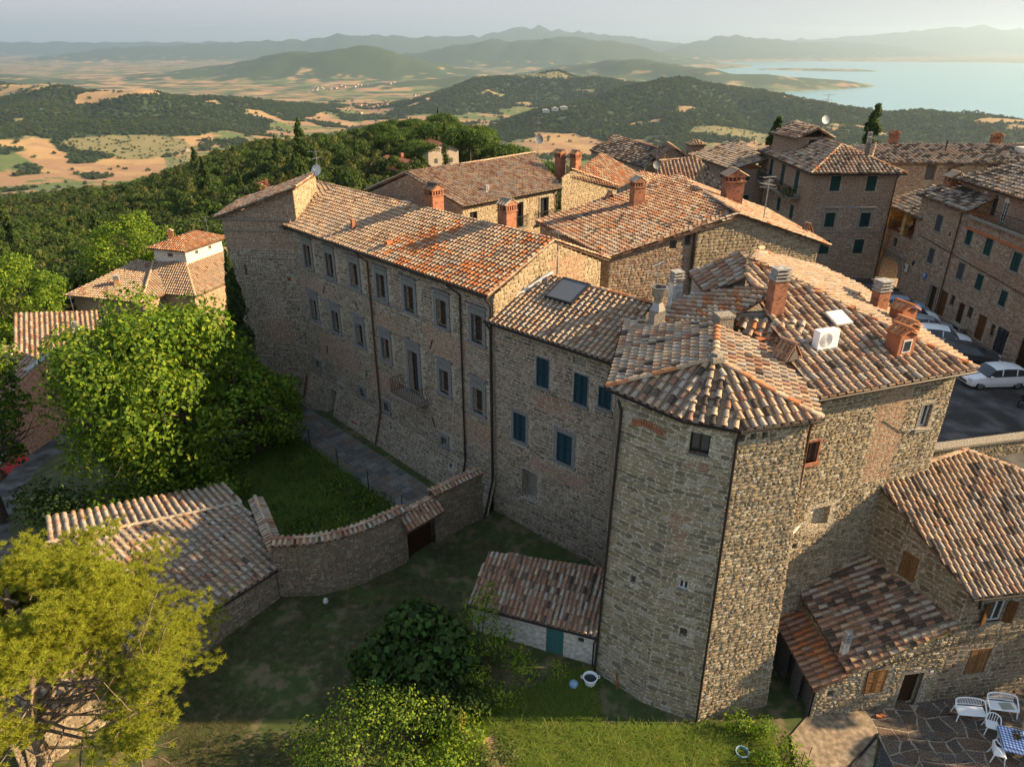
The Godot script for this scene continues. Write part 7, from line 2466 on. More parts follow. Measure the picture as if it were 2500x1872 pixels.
func in_path(x: float, z: float) -> bool:
	var a := Vector2(-18.4, -51.6); var d := Vector2(15.4, 16.0).normalized()
	var p := Vector2(x, z) - a
	var t := p.dot(d); var s := p.dot(Vector2(-d.y, d.x))
	return t > -1.0 and t < 22.5 and s < 2.8 and s > -3.0

func grass() -> void:
	var rr := RandomNumberGenerator.new(); rr.seed = 404
	var lb := LB.new(); lb.r.seed = 3
	for i in 16:
		var a := TAU * rr.randf()
		var d := V(cos(a), 0, sin(a))
		var p := V(rr.randf_range(-.13, .13), 0, rr.randf_range(-.13, .13))
		var h := rr.randf_range(.5, 1.0)
		var side := d.cross(Vector3.UP) * .02
		var k := lb.v.size()
		lb.v.append(p - side); lb.v.append(p + side); lb.v.append(p + V(0, h, 0) + d * .35 * h)
		for q in 3:
			lb.n.append((Vector3.UP - d * .4).normalized()); lb.c.append(Color(1, 1, 1) * rr.randf_range(.8, 1.2))
		lb.ix.append_array(PackedInt32Array([k, k + 2, k + 1]))
	var tuft := lb.mesh()
	# [area, count, height, colours, where]
	var defs := [
		["bank_grass", "long green grass on the garden bank below the tower", Rect2(-3, -24.6, 13.5, 8.6), 15000, .26, [L(.13, .20, .03), L(.17, .23, .035), L(.10, .16, .025), L(.22, .24, .05)]],
		["courtyard_grass", "overgrown dark green weeds in the walled courtyard", Rect2(-19, -48, 18.5, 19.5), 15000, .36, [L(.09, .16, .025), L(.13, .20, .03), L(.05, .09, .02), L(.17, .19, .05)]],
		["lawn_grass", "short dry grass of the lawn below the barn", Rect2(-15.5, -33, 15, 19), 16000, .09, [L(.11, .12, .045), L(.16, .15, .07), L(.08, .10, .035), L(.20, .17, .09)]],
	]
	for d in defs:
		var xf := []; var cols := []
		var ar: Rect2 = d[2]
		for i in d[3]:
			var x := rr.randf_range(ar.position.x, ar.end.x); var z := rr.randf_range(ar.position.y, ar.end.y)
			if d[0] == "courtyard_grass":
				# inside the curved wall, off the path
				if in_path(x, z) or (x > -3.0 and z > -36): continue
				if z > -29.5 - maxf(0.0, (x + 9.5) * .78): continue
				if x < -14.0 and z > -34: continue
			elif d[0] == "lawn_grass":
				if z < -28.6 - maxf(0.0, (x + 9.5) * .78): continue
				if (x + 12.1) * .826 - (z + 28.5) * -.563 < .3 and x < -12: continue
				if hill_noise.get_noise_2d(x * 90.0, z * 90.0) < -.12: continue
			else:
				if x > 3.6 and z < -20.6: continue
				if z < -23.8 - (x - 3.9) * .42 and x < 4.2: continue
				if absf(x + .6 - (z + 19) * .25) < .45 and z > -20.5: continue
			var h: float = d[4] * rr.randf_range(.6, 1.4)
			if rr.randf() < .03: h *= 1.8
			var w: float = maxf(d[4], .14)
			xf.append(Transform3D(Basis(Vector3.UP, rr.randf() * TAU).scaled(V(w / .2, h, w / .2)), V(x, near_height(x, z) - .03, z)))
			cols.append(d[5][rr.randi() % 4] * rr.randf_range(.75, 1.2))
		var o := many(d[0], tuft, M.leaf, xf, cols)
		tag(o, d[1], "grass", "", "stuff")
	# garden path of trodden earth
	var pm := MB.new()
	for i in 8:
		var z0 := -14.0 - i * .8; var z1 := z0 - .8
		var c0 := -.6 + (z0 + 19) * .25; var c1 := -.6 + (z1 + 19) * .25
		pm.quad(V(c0 - .45, near_height(c0, z0) + .03, z0), V(c0 + .45, near_height(c0, z0) + .03, z0), V(c1 + .45, near_height(c1, z1) + .03, z1), V(c1 - .45, near_height(c1, z1) + .03, z1))
	tag(put(pm, "path", mat("earth", L(.42, .27, .16), .95, T.plaster, .4)), "narrow trodden earth path in the garden bank", "", "", "structure")

func ground_y(x: float, z: float) -> float:
	if x > -68 and x < 60 and z > -110: return near_height(x, z)
	return land(x, z)

func forest() -> void:
	var rr := RandomNumberGenerator.new(); rr.seed = 777
	var tones := [[L(.05, .08, .018), L(.065, .10, .022), L(.04, .065, .016)], [L(.08, .115, .025), L(.095, .13, .028), L(.065, .095, .022)], [L(.06, .085, .024), L(.045, .07, .02), L(.075, .095, .03)], [L(.10, .115, .035), L(.08, .095, .03), L(.12, .13, .04)]]
	for i in 4:
		SHAPE["wood%d" % i] = make_crown(60 + i, V(3.4, 3.2, 3.4), 16, 110, .55, tones[i])
		SHAPE["far%d" % i] = make_crown(70 + i, V(3.4, 3.2, 3.4), 7, 26, 1.3, tones[i])
	SHAPE.umb = make_crown(80, V(4.6, 2.4, 4.6), 34, 120, .42, [L(.06, .10, .02), L(.08, .125, .024), L(.045, .075, .018)], "umbrella")
	SHAPE.con = make_crown(81, V(2.6, 4.6, 2.6), 46, 70, .42, DEEP, "conifer")
	# the grove on the spur: umbrella pines, cypresses, conifers
	var pines := []
	for row in [[-292, -46, 20, 8, 1.15], [-258, -44, 13, 6, 1.25], [-222, -37, 10, 5, 1.35], [-188, -24, 6, 3, 1.3]]:
		for k in row[3]:
			pines.append([lerpf(row[1], row[2], k / float(row[3] - 1)) + rr.randf_range(-2.5, 2.5), row[0] + rr.randf_range(-9, 9), row[4] * rr.randf_range(.85, 1.15)])
	var by_x := func(u, w): return float(u[0]) / -u[1] < float(w[0]) / -w[1]
	pines.sort_custom(by_x)
	for i in pines.size():
		var p: Array = pines[i]
		simple_tree("umbrella_pine", "flat-topped umbrella pine, %s from the left in the grove" % ORD[i], "umbrella pines of the grove", V(p[0], ground_y(p[0], p[1]), p[1]), SHAPE.umb, 7.0 * p[2], Vector3.ONE * p[2], rr.randf() * TAU, .3)
	var cy := [[-40, -190], [-18, -200], [-5, -205], [8, -212], [-8, -312], [-31, -316], [-95, -330], [-66, -176], [-51, -172]]
	cy.sort_custom(by_x)
	for i in cy.size():
		var p: Array = cy[i]
		simple_tree("cypress_tree", "slender dark cypress among the grove pines, %s from the left" % ORD[i], "cypresses of the grove", V(p[0], ground_y(p[0], p[1]), p[1]), SHAPE.cyp2, 7.0, V(1.3, 2.0, 1.3), rr.randf() * TAU, .2)
	var co := [[-57, -200, 1.7], [-70, -220, 1.3], [-80, -190, 1.5], [-49, -182, 1.2], [-104, -145, 1.7], [-88, -118, 1.6], [-112, -260, 1.4], [52, -108, 1.5], [32.5, -92, 1.3], [-75, -128, 1.4]]
	co.sort_custom(by_x)
	for i in co.size():
		var p: Array = co[i]
		simple_tree("conifer_tree", "dark layered conifer above the broadleaf trees, %s from the left" % ORD[i], "conifers in the wood", V(p[0], ground_y(p[0], p[1]), p[1]), SHAPE.con, 6.5 * p[2], Vector3.ONE * p[2], rr.randf() * TAU, .28)
	# broadleaf wood on the slope: the nearest as single trees, the rest as one mass
	var near := []; var xf := [[], [], [], []]; var cols := [[], [], [], []]
	var tried := 0
	while tried < 21000:
		tried += 1
		var r := 62.0 * pow(1250.0 / 62.0, sqrt(rr.randf()))
		var a := deg_to_rad(rr.randf_range(-50.0, 46.0))
		var x := sin(a) * r; var z := -cos(a) * r - 30.0
		if x > -66 and x < 64 and z > -100: continue
		if x > -14 and x < 70 and z > -135: continue
		if x > 20 and z > -100: continue
		if absf(a) < deg_to_rad(8) and r < 190 : continue
		if x > -60 and x < 40 and z > -325 and z < -150 and rr.randf() < .62: continue
		var y := ground_y(x, z)
		var k := cover(x, z, y)
		if k != 1 and not (k >= 2 and rr.randf() < .04): continue
		var s := rr.randf_range(.7, 1.35) * (1.0 if r < 500 else 1.1)
		if r < 330.0 and near.size() < 290 and rr.randf() < .85:
			near.append([V(x, y, z), s, rr.randi() % 4, r])
		else:
			var q := rr.randi() % 4
			xf[q].append(Transform3D(Basis(Vector3.UP, rr.randf() * TAU).scaled(V(s, s * rr.randf_range(.85, 1.2), s)), V(x, y + 3.6 * s, z)))
			cols[q].append(Color(1, 1, 1) * rr.randf_range(.7, 1.2))
	for t in near:
		simple_tree("broadleaf_tree", "rounded broadleaf tree in the dense wood on the slope", "trees of the wood below the town", t[0], SHAPE["wood%d" % t[2]], 4.2 * t[1], Vector3.ONE * t[1], rr.randf() * TAU, .2)
	var w := Node3D.new()
	w.name = "slope_wood"
	add_child(w)
	tag(w, "mass of tree crowns covering the slope below the town", "wood", "", "stuff")
	for i in 4: many("crowns", SHAPE["wood%d" % i], M.leaf, xf[i], cols[i], w)
	# woods and hedges of the valley and the hills
	var hx := [[], [], [], []]; var hc := [[], [], [], []]
	tried = 0
	while tried < 150000:
		tried += 1
		var r := lerpf(1000.0, 4650.0, pow(rr.randf(), .75))
		var a := deg_to_rad(rr.randf_range(-46.0, 44.0))
		var x := sin(a) * r; var z := -cos(a) * r - 30.0
		var g: Array = T.grid_terrain
		var y := approx_height(g[0], g[1], g[2], g[3], g[4], x, z)
		var k := cover(x, z, y)
		if k == 0 or k == 2 or k == 3 or k == 4:
			if rr.randf() > .012: continue
		if k == 5 and rr.randf() > .22: continue
		var q := rr.randi() % 4
		var s := rr.randf_range(1.0, 2.1) * (.55 if k == 5 else 1.0) * lerpf(1.0, 1.5, r / 4600.0)
		hx[q].append(Transform3D(Basis(Vector3.UP, rr.randf() * TAU).scaled(V(s, s * .9, s)), V(x, y + 1.6 * s, z)))
		hc[q].append(Color(.85, .9, .8) * rr.randf_range(.6, 1.1))
	var hw := Node3D.new()
	hw.name = "hill_woods"
	add_child(hw)
	tag(hw, "far woods and hedgerows over the hills and valley", "wood", "", "stuff")
	for i in 4: many("crowns", SHAPE["far%d" % i], M.leaf, hx[i], hc[i], hw)
	far_houses(rr)

func far_house(at: Vector3, turn: float, w: float, l: float, h: float, wallm: String, label: String, group := "") -> void:
	var t := thing("country_house", label, "house", at, group)
	t.rotation.y = turn
	var mb := MB.new()
	mb.abox(V(0, h / 2 - 1, 0), V(w, h + 2, l))
	put(mb, "wall", M[wallm], t)
	var rf := MB.new()
	var e := .5; var rs := w * .2
	rf.quad(V(-w / 2 - e, h, l / 2 + e), V(0, h + rs + .1, l / 2 + e), V(0, h + rs + .1, -l / 2 - e), V(-w / 2 - e, h, -l / 2 - e))
	rf.quad(V(0, h + rs + .1, l / 2 + e), V(w / 2 + e, h, l / 2 + e), V(w / 2 + e, h, -l / 2 - e), V(0, h + rs + .1, -l / 2 - e))
	put(rf, "roof", M.roof_far, t)
	var gb := MB.new()
	gb.tri(V(-w / 2, h, l / 2), V(w / 2, h, l / 2), V(0, h + rs, l / 2))
	gb.tri(V(w / 2, h, -l / 2), V(-w / 2, h, -l / 2), V(0, h + rs, -l / 2))
	put(gb, "gable", M[wallm], t)
	for s in [-1.0, 1.0]:
		for i in 2:
			var wm := MB.new()
			wm.abox(V(s * (w / 2 + .02), h * .55, lerpf(-l * .3, l * .3, i)), V(.06, 1.2, .9))
			put(wm, "window", M.painted_shade, t)
	for i in 2:
		var wm := MB.new()
		wm.abox(V(lerpf(-w * .25, w * .25, i), h * .55, l / 2 + .02), V(.9, 1.2, .06))
		put(wm, "window", M.painted_shade, t)
	var ch := MB.new()
	ch.abox(V(w * .2, h + rs + .2, -l * .2), V(.7, 1.2, .7))
	put(ch, "chimney", M.brick, t)

func far_houses(rr: RandomNumberGenerator) -> void:
	mat("roof_far", L(.40, .15, .08), .9, T.coarse, .3)
	mat("wall_far", L(.55, .46, .36), .9, T.plaster, .2)
	mat("wall_rose", L(.42, .24, .17), .9, T.plaster, .2)
	var near := [[-62, -178, "wall_rose", "rose-red house half hidden by pines left of the dish", .3], [-84, -300, "wall_rose", "brown-roofed house on the tree line of the spur", .5], [-44, -330, "wall_far", "low house among trees on the crest of the spur", .2], [-22, -216, "wall_far", "white house with red roof among the umbrella pines", .4], [-27, -180, "wall_rose", "house with dark red roof under the umbrella pines", .7], [-5, -196, "wall_rose", "reddish house glimpsed right of the tall cypresses", .1], [-165, -430, "wall_far", "small house by a clearing on the wooded slope", .9]]
	for p in near:
		far_house(V(p[0], ground_y(p[0], p[1]), p[1]), p[4], 9, 13, 6.0, p[2], p[3])
	var farm := [[-470, -1000, "white farmhouse with red roof beside the golden field", "wall_far"], [-770, -1180, "farmhouse next to the curved vineyard rows", "wall_far"], [-1020, -2330, "farmstead among olive rows under the wooded hill", "wall_far"], [-700, -2500, "lone farm in the orange fields of the valley", "wall_far"]]
	for p in farm:
		far_house(V(p[0], land(p[0], p[1]), p[1]), rr.randf() * 3.0, 12, 18, 6.5, p[3], p[2])
	# village in the valley
	var k := 0
	while k < 90:
		var c: Vector2 = [Vector2(-820, -3950), Vector2(-330, -5000), Vector2(-60, -5400), Vector2(-1300, -5800)][k % 4]
		var x: float = c.x + rr.randfn() * 190; var z: float = c.y + rr.randfn() * 130
		k += 1
		far_house(V(x, land(x, z), z), rr.randf() * 3.0, rr.randf_range(11, 20), rr.randf_range(14, 28), rr.randf_range(6, 10), "wall_far", "pale house of the village spread over the valley floor", "village houses in the valley")
	for i in 3:
		var x := 130.0 + i * 34; var z := -2900.0 - i * 8
		var f := thing("farm_shed", "long pale farm shed at the foot of the wooded hill", "shed", V(x, land(x, z), z), "farm sheds in the valley")
		var m := MB.new()
		m.abox(V(0, 2.5, 0), V(26, 9, 60))
		put(m, "wall", M.plaster_white, f)
		var r := MB.new()
		r.quad(V(-14, 7, 31), V(0, 9.5, 31), V(0, 9.5, -31), V(-14, 7, -31))
		r.quad(V(0, 9.5, 31), V(14, 7, 31), V(14, 7, -31), V(0, 9.5, -31))
		put(r, "roof", M.plaster_grey, f)

# ---------------------------------------------------------------- vehicles
func make_car(label: String, at: Vector3, turn: float, paint: Material, s := 1.0, tall := 1.0) -> void:
	var t := thing("parked_car", label, "car", at, "cars parked on the square")
	t.rotation.y = turn
	var X := [-2.02, -1.94, -1.62, -1.05, -.3, .38, 1.02, 1.45, 1.84, 2.04]
	var belt := [.72, .92, .95, .95, .93, .92, .92, .86, .76, .58]
	var top := [.72, .96, 1.36, 1.45, 1.47, 1.41, .95, .89, .79, .6]
	var hw := [.66, .78, .83, .85, .86, .86, .85, .83, .76, .6]
	var lowb := [.34, .28, .24, .22, .22, .22, .22, .24, .26, .32]
	var rows := []
	for i in X.size():
		var tp: float = top[i] * tall; var bl: float = belt[i] * tall
		var re: float = hw[i] * (.76 if tp > bl + .1 else .93)
		var row := [V(X[i], lowb[i], -hw[i] * .96), V(X[i], .52, -hw[i] * 1.02), V(X[i], bl, -hw[i] * .97), V(X[i], maxf(tp - .05, bl), -re), V(X[i], tp, -re * .55), V(X[i], tp + .015, 0)]
		var mir := []
		for k in range(4, -1, -1):
			mir.append(V(row[k].x, row[k].y, -row[k].z))
		rows.append(row + mir)
	var body := MB.new(); var glass := MB.new()
	for i in X.size() - 1:
		for k in 10:
			var side := k == 2 or k == 7
			var cabin: bool = top[i] > belt[i] + .1 or top[i + 1] > belt[i + 1] + .1
			var screen: bool = k in [3, 4, 5, 6] and (i == 5 or i == 1)
			var m := glass if (side and cabin and i >= 2 and i <= 5) or screen else body
			m.quad(rows[i][k + 1] * s, rows[i + 1][k + 1] * s, rows[i + 1][k] * s, rows[i][k] * s)
	for e in [0, X.size() - 1]:
		var pl: Array = []
		for q in rows[e]: pl.append(q * s)
		if e == 0: pl.reverse()
		body.poly(pl)
	put(body, "body", paint, t)
	put(glass, "windows", M.glass, t)
	# pillars over the glass
	var pm := MB.new()
	for z in [-1.0, 1.0]:
		for xx in [-1.05, -.05]:
			pm.box(V(xx, 1.17 * tall, z * .745) * s, V(.035, 0, 0), V(-.02, .21 * tall, -z * .06), V(0, 0, .012))
	put(pm, "pillars", paint, t)
	for xx in [-1.28, 1.3]:
		for z in [-1.0, 1.0]:
			var w := node("wheel", t)
			w.position = V(xx, .31, z * .74) * s
			var ty := MB.new()
			ty.tube([V(0, 0, -.1), V(0, 0, .1)], .31 * s, .31 * s, 18)
			put(ty, "tyre", M.rubber, w)
			var rim := MB.new()
			rim.tube([V(0, 0, z * .095), V(0, 0, z * .112)], .2 * s, .19 * s, 12)
			put(rim, "rim", M.galvanised, w)
	for z in [-1.0, 1.0]:
		var h := MB.new()
		h.box(V(1.93, .68, z * .56) * s, V(.09, -.03, 0), V(0, .06, 0), V(0, 0, .14))
		put(h, "headlight", M.white_paint, t)
		var r := MB.new()
		r.box(V(-1.97, .8, z * .62) * s, V(.05, 0, 0), V(0, .12, 0), V(0, 0, .1))
		put(r, "tail_light", M.red_paint, t)
		var mi := MB.new()
		mi.box(V(.75, .97 * tall, z * .95) * s, V(.07, 0, 0), V(0, .06, 0), V(0, 0, .09))
		put(mi, "mirror", paint, t)
	var gr := MB.new()
	gr.box(V(2.03, .45, 0) * s, V(.02, 0, 0), V(0, .07, 0), V(0, 0, .4))
	put(gr, "grille", M.rubber, t)

func vehicles() -> void:
	var white := mat("car_white", L(.72, .72, .72), .25); white.clearcoat_enabled = true
	var silver := mat("car_silver", L(.36, .38, .40), .3); silver.metallic = .5; silver.clearcoat_enabled = true
	var black := mat("car_black", L(.02, .02, .022), .25); black.clearcoat_enabled = true
	var blue := mat("car_blue", L(.22, .28, .36), .28); blue.clearcoat_enabled = true
	make_car("white hatchback parked across the square, nearest of the row", V(32.6, 5.0, -43.6), PI + .05, white, 1.0)
	make_car("black car parked between the white estate and the nearest hatchback", V(33.2, 5.0, -47.4), -.55, black, .98)
	make_car("white estate car with roof rails parked nose to the house wall", V(32.6, 5.0, -50.2), -.35, white, 1.08, 1.06)
	make_car("grey-blue car parked behind the white estate", V(33.0, 5.0, -53.0), -.3, silver, 1.0)
	make_car("white compact car parked near the stone bench", V(33.2, 5.0, -55.4), -.25, white, .95, 1.12)
	make_car("silver car at the far end of the parked row", V(33.6, 5.0, -58.0), -.2, blue, .95)
	# motorcycle
	var t := thing("motorcycle", "dark motorcycle standing behind the white hatchback at the frame edge", "motorcycle", V(33.1, 5.0, -40.6))
	t.rotation.y = .45
	for xx in [-.7, .7]:
		var w := node("wheel", t)
		w.position = V(xx, .31, 0)
		var ty := MB.new()
		var pth := []
		for i in 19: pth.append(V(cos(TAU * i / 18) * .26, sin(TAU * i / 18) * .26, 0))
		ty.tube(pth, .055, .055, 7, false)
		put(ty, "tyre", M.rubber, w)
		var sp := MB.new()
		for i in 6: sp.tube([Vector3.ZERO, V(cos(TAU * i / 6) * .24, sin(TAU * i / 6) * .24, 0)], .012, .012, 4)
		put(sp, "spokes", M.galvanised, w)
	var b := MB.new()
	b.tube([V(-.75, .75, 0), V(-.3, .78, 0), V(.1, .85, 0), V(.35, .95, 0)], .1, .14, 8)
	put(b, "seat_and_tank", M.lamp_black, t)
	var e := MB.new()
	e.abox(V(0, .45, 0), V(.5, .38, .28))
	put(e, "engine", M.iron, t)
	var fk := MB.new()
	fk.tube([V(.7, .31, .07), V(.42, 1.0, .07)], .025, .025, 5); fk.tube([V(.7, .31, -.07), V(.42, 1.0, -.07)], .025, .025, 5)
	fk.tube([V(.4, 1.05, -.35), V(.45, 1.02, 0), V(.4, 1.05, .35)], .018, .018, 5)
	put(fk, "fork_and_bars", M.galvanised, t)
	var ex := MB.new()
	ex.tube([V(.1, .3, .16), V(-.8, .38, .18)], .045, .055, 7)
	put(ex, "exhaust", M.steel, t)

# ---------------------------------------------------------------- terrace furniture and small things
func plastic_bench(label: String, at: Vector3, turn: float) -> Node3D:
	var t := thing("plastic_bench", label, "bench", at, "white plastic benches on the terrace")
	t.rotation.y = turn
	var w := 1.16
	var s := MB.new()
	s.abox(V(0, .41, 0), V(w, .04, .46))
	s.tube([V(-w / 2, .40, .235), V(0, .405, .25), V(w / 2, .40, .235)], .028, .028, 6)
	put(s, "seat", M.plastic_white, t)
	var fr := MB.new()
	var arc := []
	for i in 13:
		var a := PI * i / 12
		arc.append(V(-cos(a) * w * .52, .66 + pow(sin(a), .35) * .18, -.1 - pow(sin(a), .5) * .2))
	fr.tube([V(-w * .5, .42, .2)] + arc + [V(w * .5, .42, .2)], .03, .03, 6)
	put(fr, "frame", M.plastic_white, t)
	var low := MB.new()
	low.tube([V(-w * .46, .5, -.24), V(0, .5, -.27), V(w * .46, .5, -.24)], .022, .022, 5)
	put(low, "back_rail", M.plastic_white, t)
	for i in 17:
		var m := MB.new()
		var f := lerpf(-.44, .44, i / 16.0)
		m.tube([V(f * w, .5, -.255), V(f * w, .84 - f * f * .35, -.3)], .014, .014, 4, false)
		put(m, "slat", M.plastic_white, t)
	for x in [-1.0, 1.0]:
		for z in [-1.0, 1.0]:
			var l := MB.new()
			l.tube([V(x * w * .46, .41, z * .2), V(x * w * .5, 0, z * .26)], .035, .024, 6)
			put(l, "leg", M.plastic_white, t)
	return t

func plastic_chair(label: String, at: Vector3, turn: float) -> void:
	var t := thing("plastic_chair", label, "chair", at, "white plastic chairs round the table")
	t.rotation.y = turn
	var s := MB.new()
	s.abox(V(0, .42, 0), V(.46, .035, .44))
	put(s, "seat", M.plastic_white, t)
	var fr := MB.new()
	var arc := []
	for i in 11:
		var a := PI * i / 10
		arc.append(V(-cos(a) * .27, .64 + pow(maxf(sin(a), 0.0), .5) * .2, -.02 - sin(a) * .24))
	fr.tube([V(-.26, .43, .2)] + arc + [V(.26, .43, .2)], .024, .024, 6)
	put(fr, "frame", M.plastic_white, t)
	for i in 5:
		var m := MB.new()
		var f := lerpf(-.18, .18, i / 4.0)
		m.tube([V(f, .44, -.21), V(f * 1.1, .83 - f * f * 1.6, -.25)], .016, .016, 4, false)
		put(m, "slat", M.plastic_white, t)
	for x in [-1.0, 1.0]:
		for z in [-1.0, 1.0]:
			var l := MB.new()
			l.tube([V(x * .2, .42, z * .18), V(x * .25, 0, z * .25)], .03, .02, 6)
			put(l, "leg", M.plastic_white, t)

func terrace_things() -> void:
	plastic_bench("white slatted plastic bench nearer the plank door", V(19.45, .06, -21.15), -.1)
	plastic_bench("white slatted plastic bench with a magazine on its seat", V(20.95, .06, -21.4), -.14)
	var mg := thing("magazine", "open magazine lying on the white plastic bench", "magazine", V(21.1, .495, -21.35))
	var m1 := MB.new()
	m1.box(V(-.13, .01, 0), V(.13, .012, 0), V(0, .006, 0), V(0, 0, .17)); m1.box(V(.13, .01, 0), V(.13, -.012, 0), V(0, .006, 0), V(0, 0, .17))
	put(m1, "pages", mat("paper_print", L(.55, .55, .42), .6, T.stone, 3.0), mg)
	# table
	var tb := thing("garden_table", "white square garden table under a checked cloth", "table", V(20.3, .06, -19.55))
	tb.rotation.y = -.35
	var tp := MB.new()
	tp.abox(V(0, .68, 0), V(.95, .04, .95))
	put(tp, "tabletop", M.plastic_white, tb)
	for x in [-1.0, 1.0]:
		for z in [-1.0, 1.0]:
			var l := MB.new()
			l.tube([V(x * .4, .66, z * .4), V(x * .43, 0, z * .43)], .04, .028, 6)
			put(l, "leg", M.plastic_white, tb)
	var im := Image.create(128, 128, false, Image.FORMAT_RGB8)
	for y in 128:
		for x in 128:
			var a := 1 if (x / 8) % 2 == 0 else 0
			var b := 1 if (y / 8) % 2 == 0 else 0
			im.set_pixel(x, y, [Color(.93, .93, .95), Color(.55, .65, .82), Color(.2, .32, .58)][a + b])
	var cm := mat("checked_cloth", L(1, 1, 1), .9)
	cm.albedo_texture = ImageTexture.create_from_image(im)
	var cl := thing("tablecloth", "blue and white checked cloth on the garden table", "tablecloth", V(20.3, .765, -19.55))
	cl.rotation.y = -.35
	var ch := .53
	var q := MB.new()
	q.quad(V(-ch, 0, ch), V(ch, 0, ch), V(ch, 0, -ch), V(-ch, 0, -ch))
	for i in 4:
		var bs := Basis(Vector3.UP, i * PI / 2)
		q.quad(bs * V(-ch - .02, -.2, ch + .03), bs * V(ch + .02, -.2, ch + .03), bs * V(ch, 0, ch), bs * V(-ch, 0, ch))
	for p in q.v: q.uv.append(Vector2(p.x + p.y * .7 + .5, p.z + p.y * .7 + .5))
	put(q, "cloth", cm, cl)
	var pt := thing("table_plant", "small green plant in the middle of the checked cloth", "plant", V(20.32, .77, -19.6))
	var pm := MB.new()
	pm.lathe(Vector3.ZERO, [[.09, 0], [.12, .12], [.13, .13], [.11, .13]], 10)
	put(pm, "pot", M.terracotta, pt)
	plant_clump(pt, V(0, .2, 0), .2, 120)
	plastic_chair("white plastic chair on the house side of the table", V(19.95, .06, -20.45), -.35)
	plastic_chair("white plastic chair at the left side of the table", V(19.45, .06, -19.2), 1.2)
	plastic_chair("white plastic chair at the near side of the table", V(20.75, .06, -18.7), PI - .35)
	plastic_chair("white plastic chair at the right edge of the frame by the table", V(21.25, .06, -19.95), -1.9)
	# bricks by the door
	for i in 2:
		var bk := thing("loose_brick", "orange brick lying on the terrace beside the plank door, %s" % ["nearer the door", "farther from the door"][i], "brick", V(15.85 - i * .2, .06, -21.2 + i * .05))
		var bm := MB.new()
		bm.box(V(0, .05, 0), V(.11, 0, .03), V(0, .05, 0), V(-.02, 0, .06))
		put(bm, "block", M.terracotta, bk)
	# white tub and blue pots by the hut
	var tub := thing("white_tub", "round white plastic tub with two handles at the tower foot", "tub", V(3.5, .05, -22.9))
	var u := MB.new()
	u.lathe(Vector3.ZERO, [[.22, 0], [.32, .42], [.34, .43], [.34, .46], [.30, .46], [.28, .3]], 20)
	put(u, "shell", M.plastic_white, tub)
	var wt := MB.new()
	wt.lathe(Vector3.ZERO, [[.29, .33], [.001, .331]], 20)
	put(wt, "water", M.glass, tub)
	for s in [-1.0, 1.0]:
		var h := MB.new()
		h.tube([V(s * .34, .44, -.08), V(s * .42, .46, -.05), V(s * .42, .46, .05), V(s * .34, .44, .08)], .018, .018, 5)
		put(h, "handle", M.plastic_white, tub)
	var pb := thing("blue_barrel", "pale blue plastic sack beside the white tub", "sack", V(2.75, .05, -22.75))
	var pm2 := MB.new()
	pm2.lathe(Vector3.ZERO, [[.14, 0], [.21, .12], [.19, .26], [.08, .33], [.001, .34]], 12)
	put(pm2, "body", mat("pale_blue", L(.2, .32, .42), .5), pb)
	var pr := thing("round_planter", "pale round planter ring among the plants at the tower foot", "planter", V(9.3, .05, -19.4))
	var pm3 := MB.new()
	pm3.lathe(Vector3.ZERO, [[.24, 0], [.27, .2], [.24, .2], [.22, .05]], 18)
	put(pm3, "rim", M.pale_blue, pr)
	# litter and stone by the garden wall
	var ls := thing("white_stone", "small white stone on the lawn by the curved wall", "stone", V(-9.6, 0, -28.1))
	var lm := MB.new()
	lm.lathe(Vector3.ZERO, [[.12, 0], [.15, .12], [.1, .25], [.001, .3]], 7)
	put(lm, "block", M.white_paint, ls)
	# stakes in the vegetable bed
	for i in 5:
		var sk := thing("garden_stake", "thin wooden stake in the vegetable bed, %s from the left" % ORD[i], "stake", V(10.3 + i * .35, 0, -18.9 + .2 * (i % 2)), "stakes in the vegetable bed")
		var sm := MB.new()
		sm.tube([V(0, -.2, 0), V(.05, 1.15, 0)], .018, .015, 5)
		put(sm, "rod", M.wood_light, sk)
	# wall lamps
	for q2 in [[V(36.25, 8.6, -61.2), "black iron wall lamp between grey shutters over the square", 1], [V(36.25, 7.3, -47.4), "black iron wall lamp at the near end of the square facade", 1]]:
		var lp := thing("wall_lamp", q2[1], "lamp", q2[0], "wall lamps on the square")
		var am := MB.new()
		am.tube([V(0, 0, 0), V(-.5, .12, 0), V(-.75, .05, 0)], .02, .016, 5)
		put(am, "arm", M.lamp_black, lp)
		var lg := MB.new()
		lg.lathe(V(-.75, -.38, 0), [[.07, 0], [.13, .3], [.15, .31], [.02, .43]], 6)
		put(lg, "lantern", M.lamp_black, lp)
	# leaning ladder of sticks by the tower
	var ld := thing("leaning_planks", "wooden plank leaning against the tower foot", "plank", V(4.6, 0, -22.7))
	var dm := MB.new()
	dm.box(V(.1, .75, -.3), V(.05, 0, 0), V(0, .8, -.3), V(0, .02, .03))
	put(dm, "board", M.wood_light, ld)

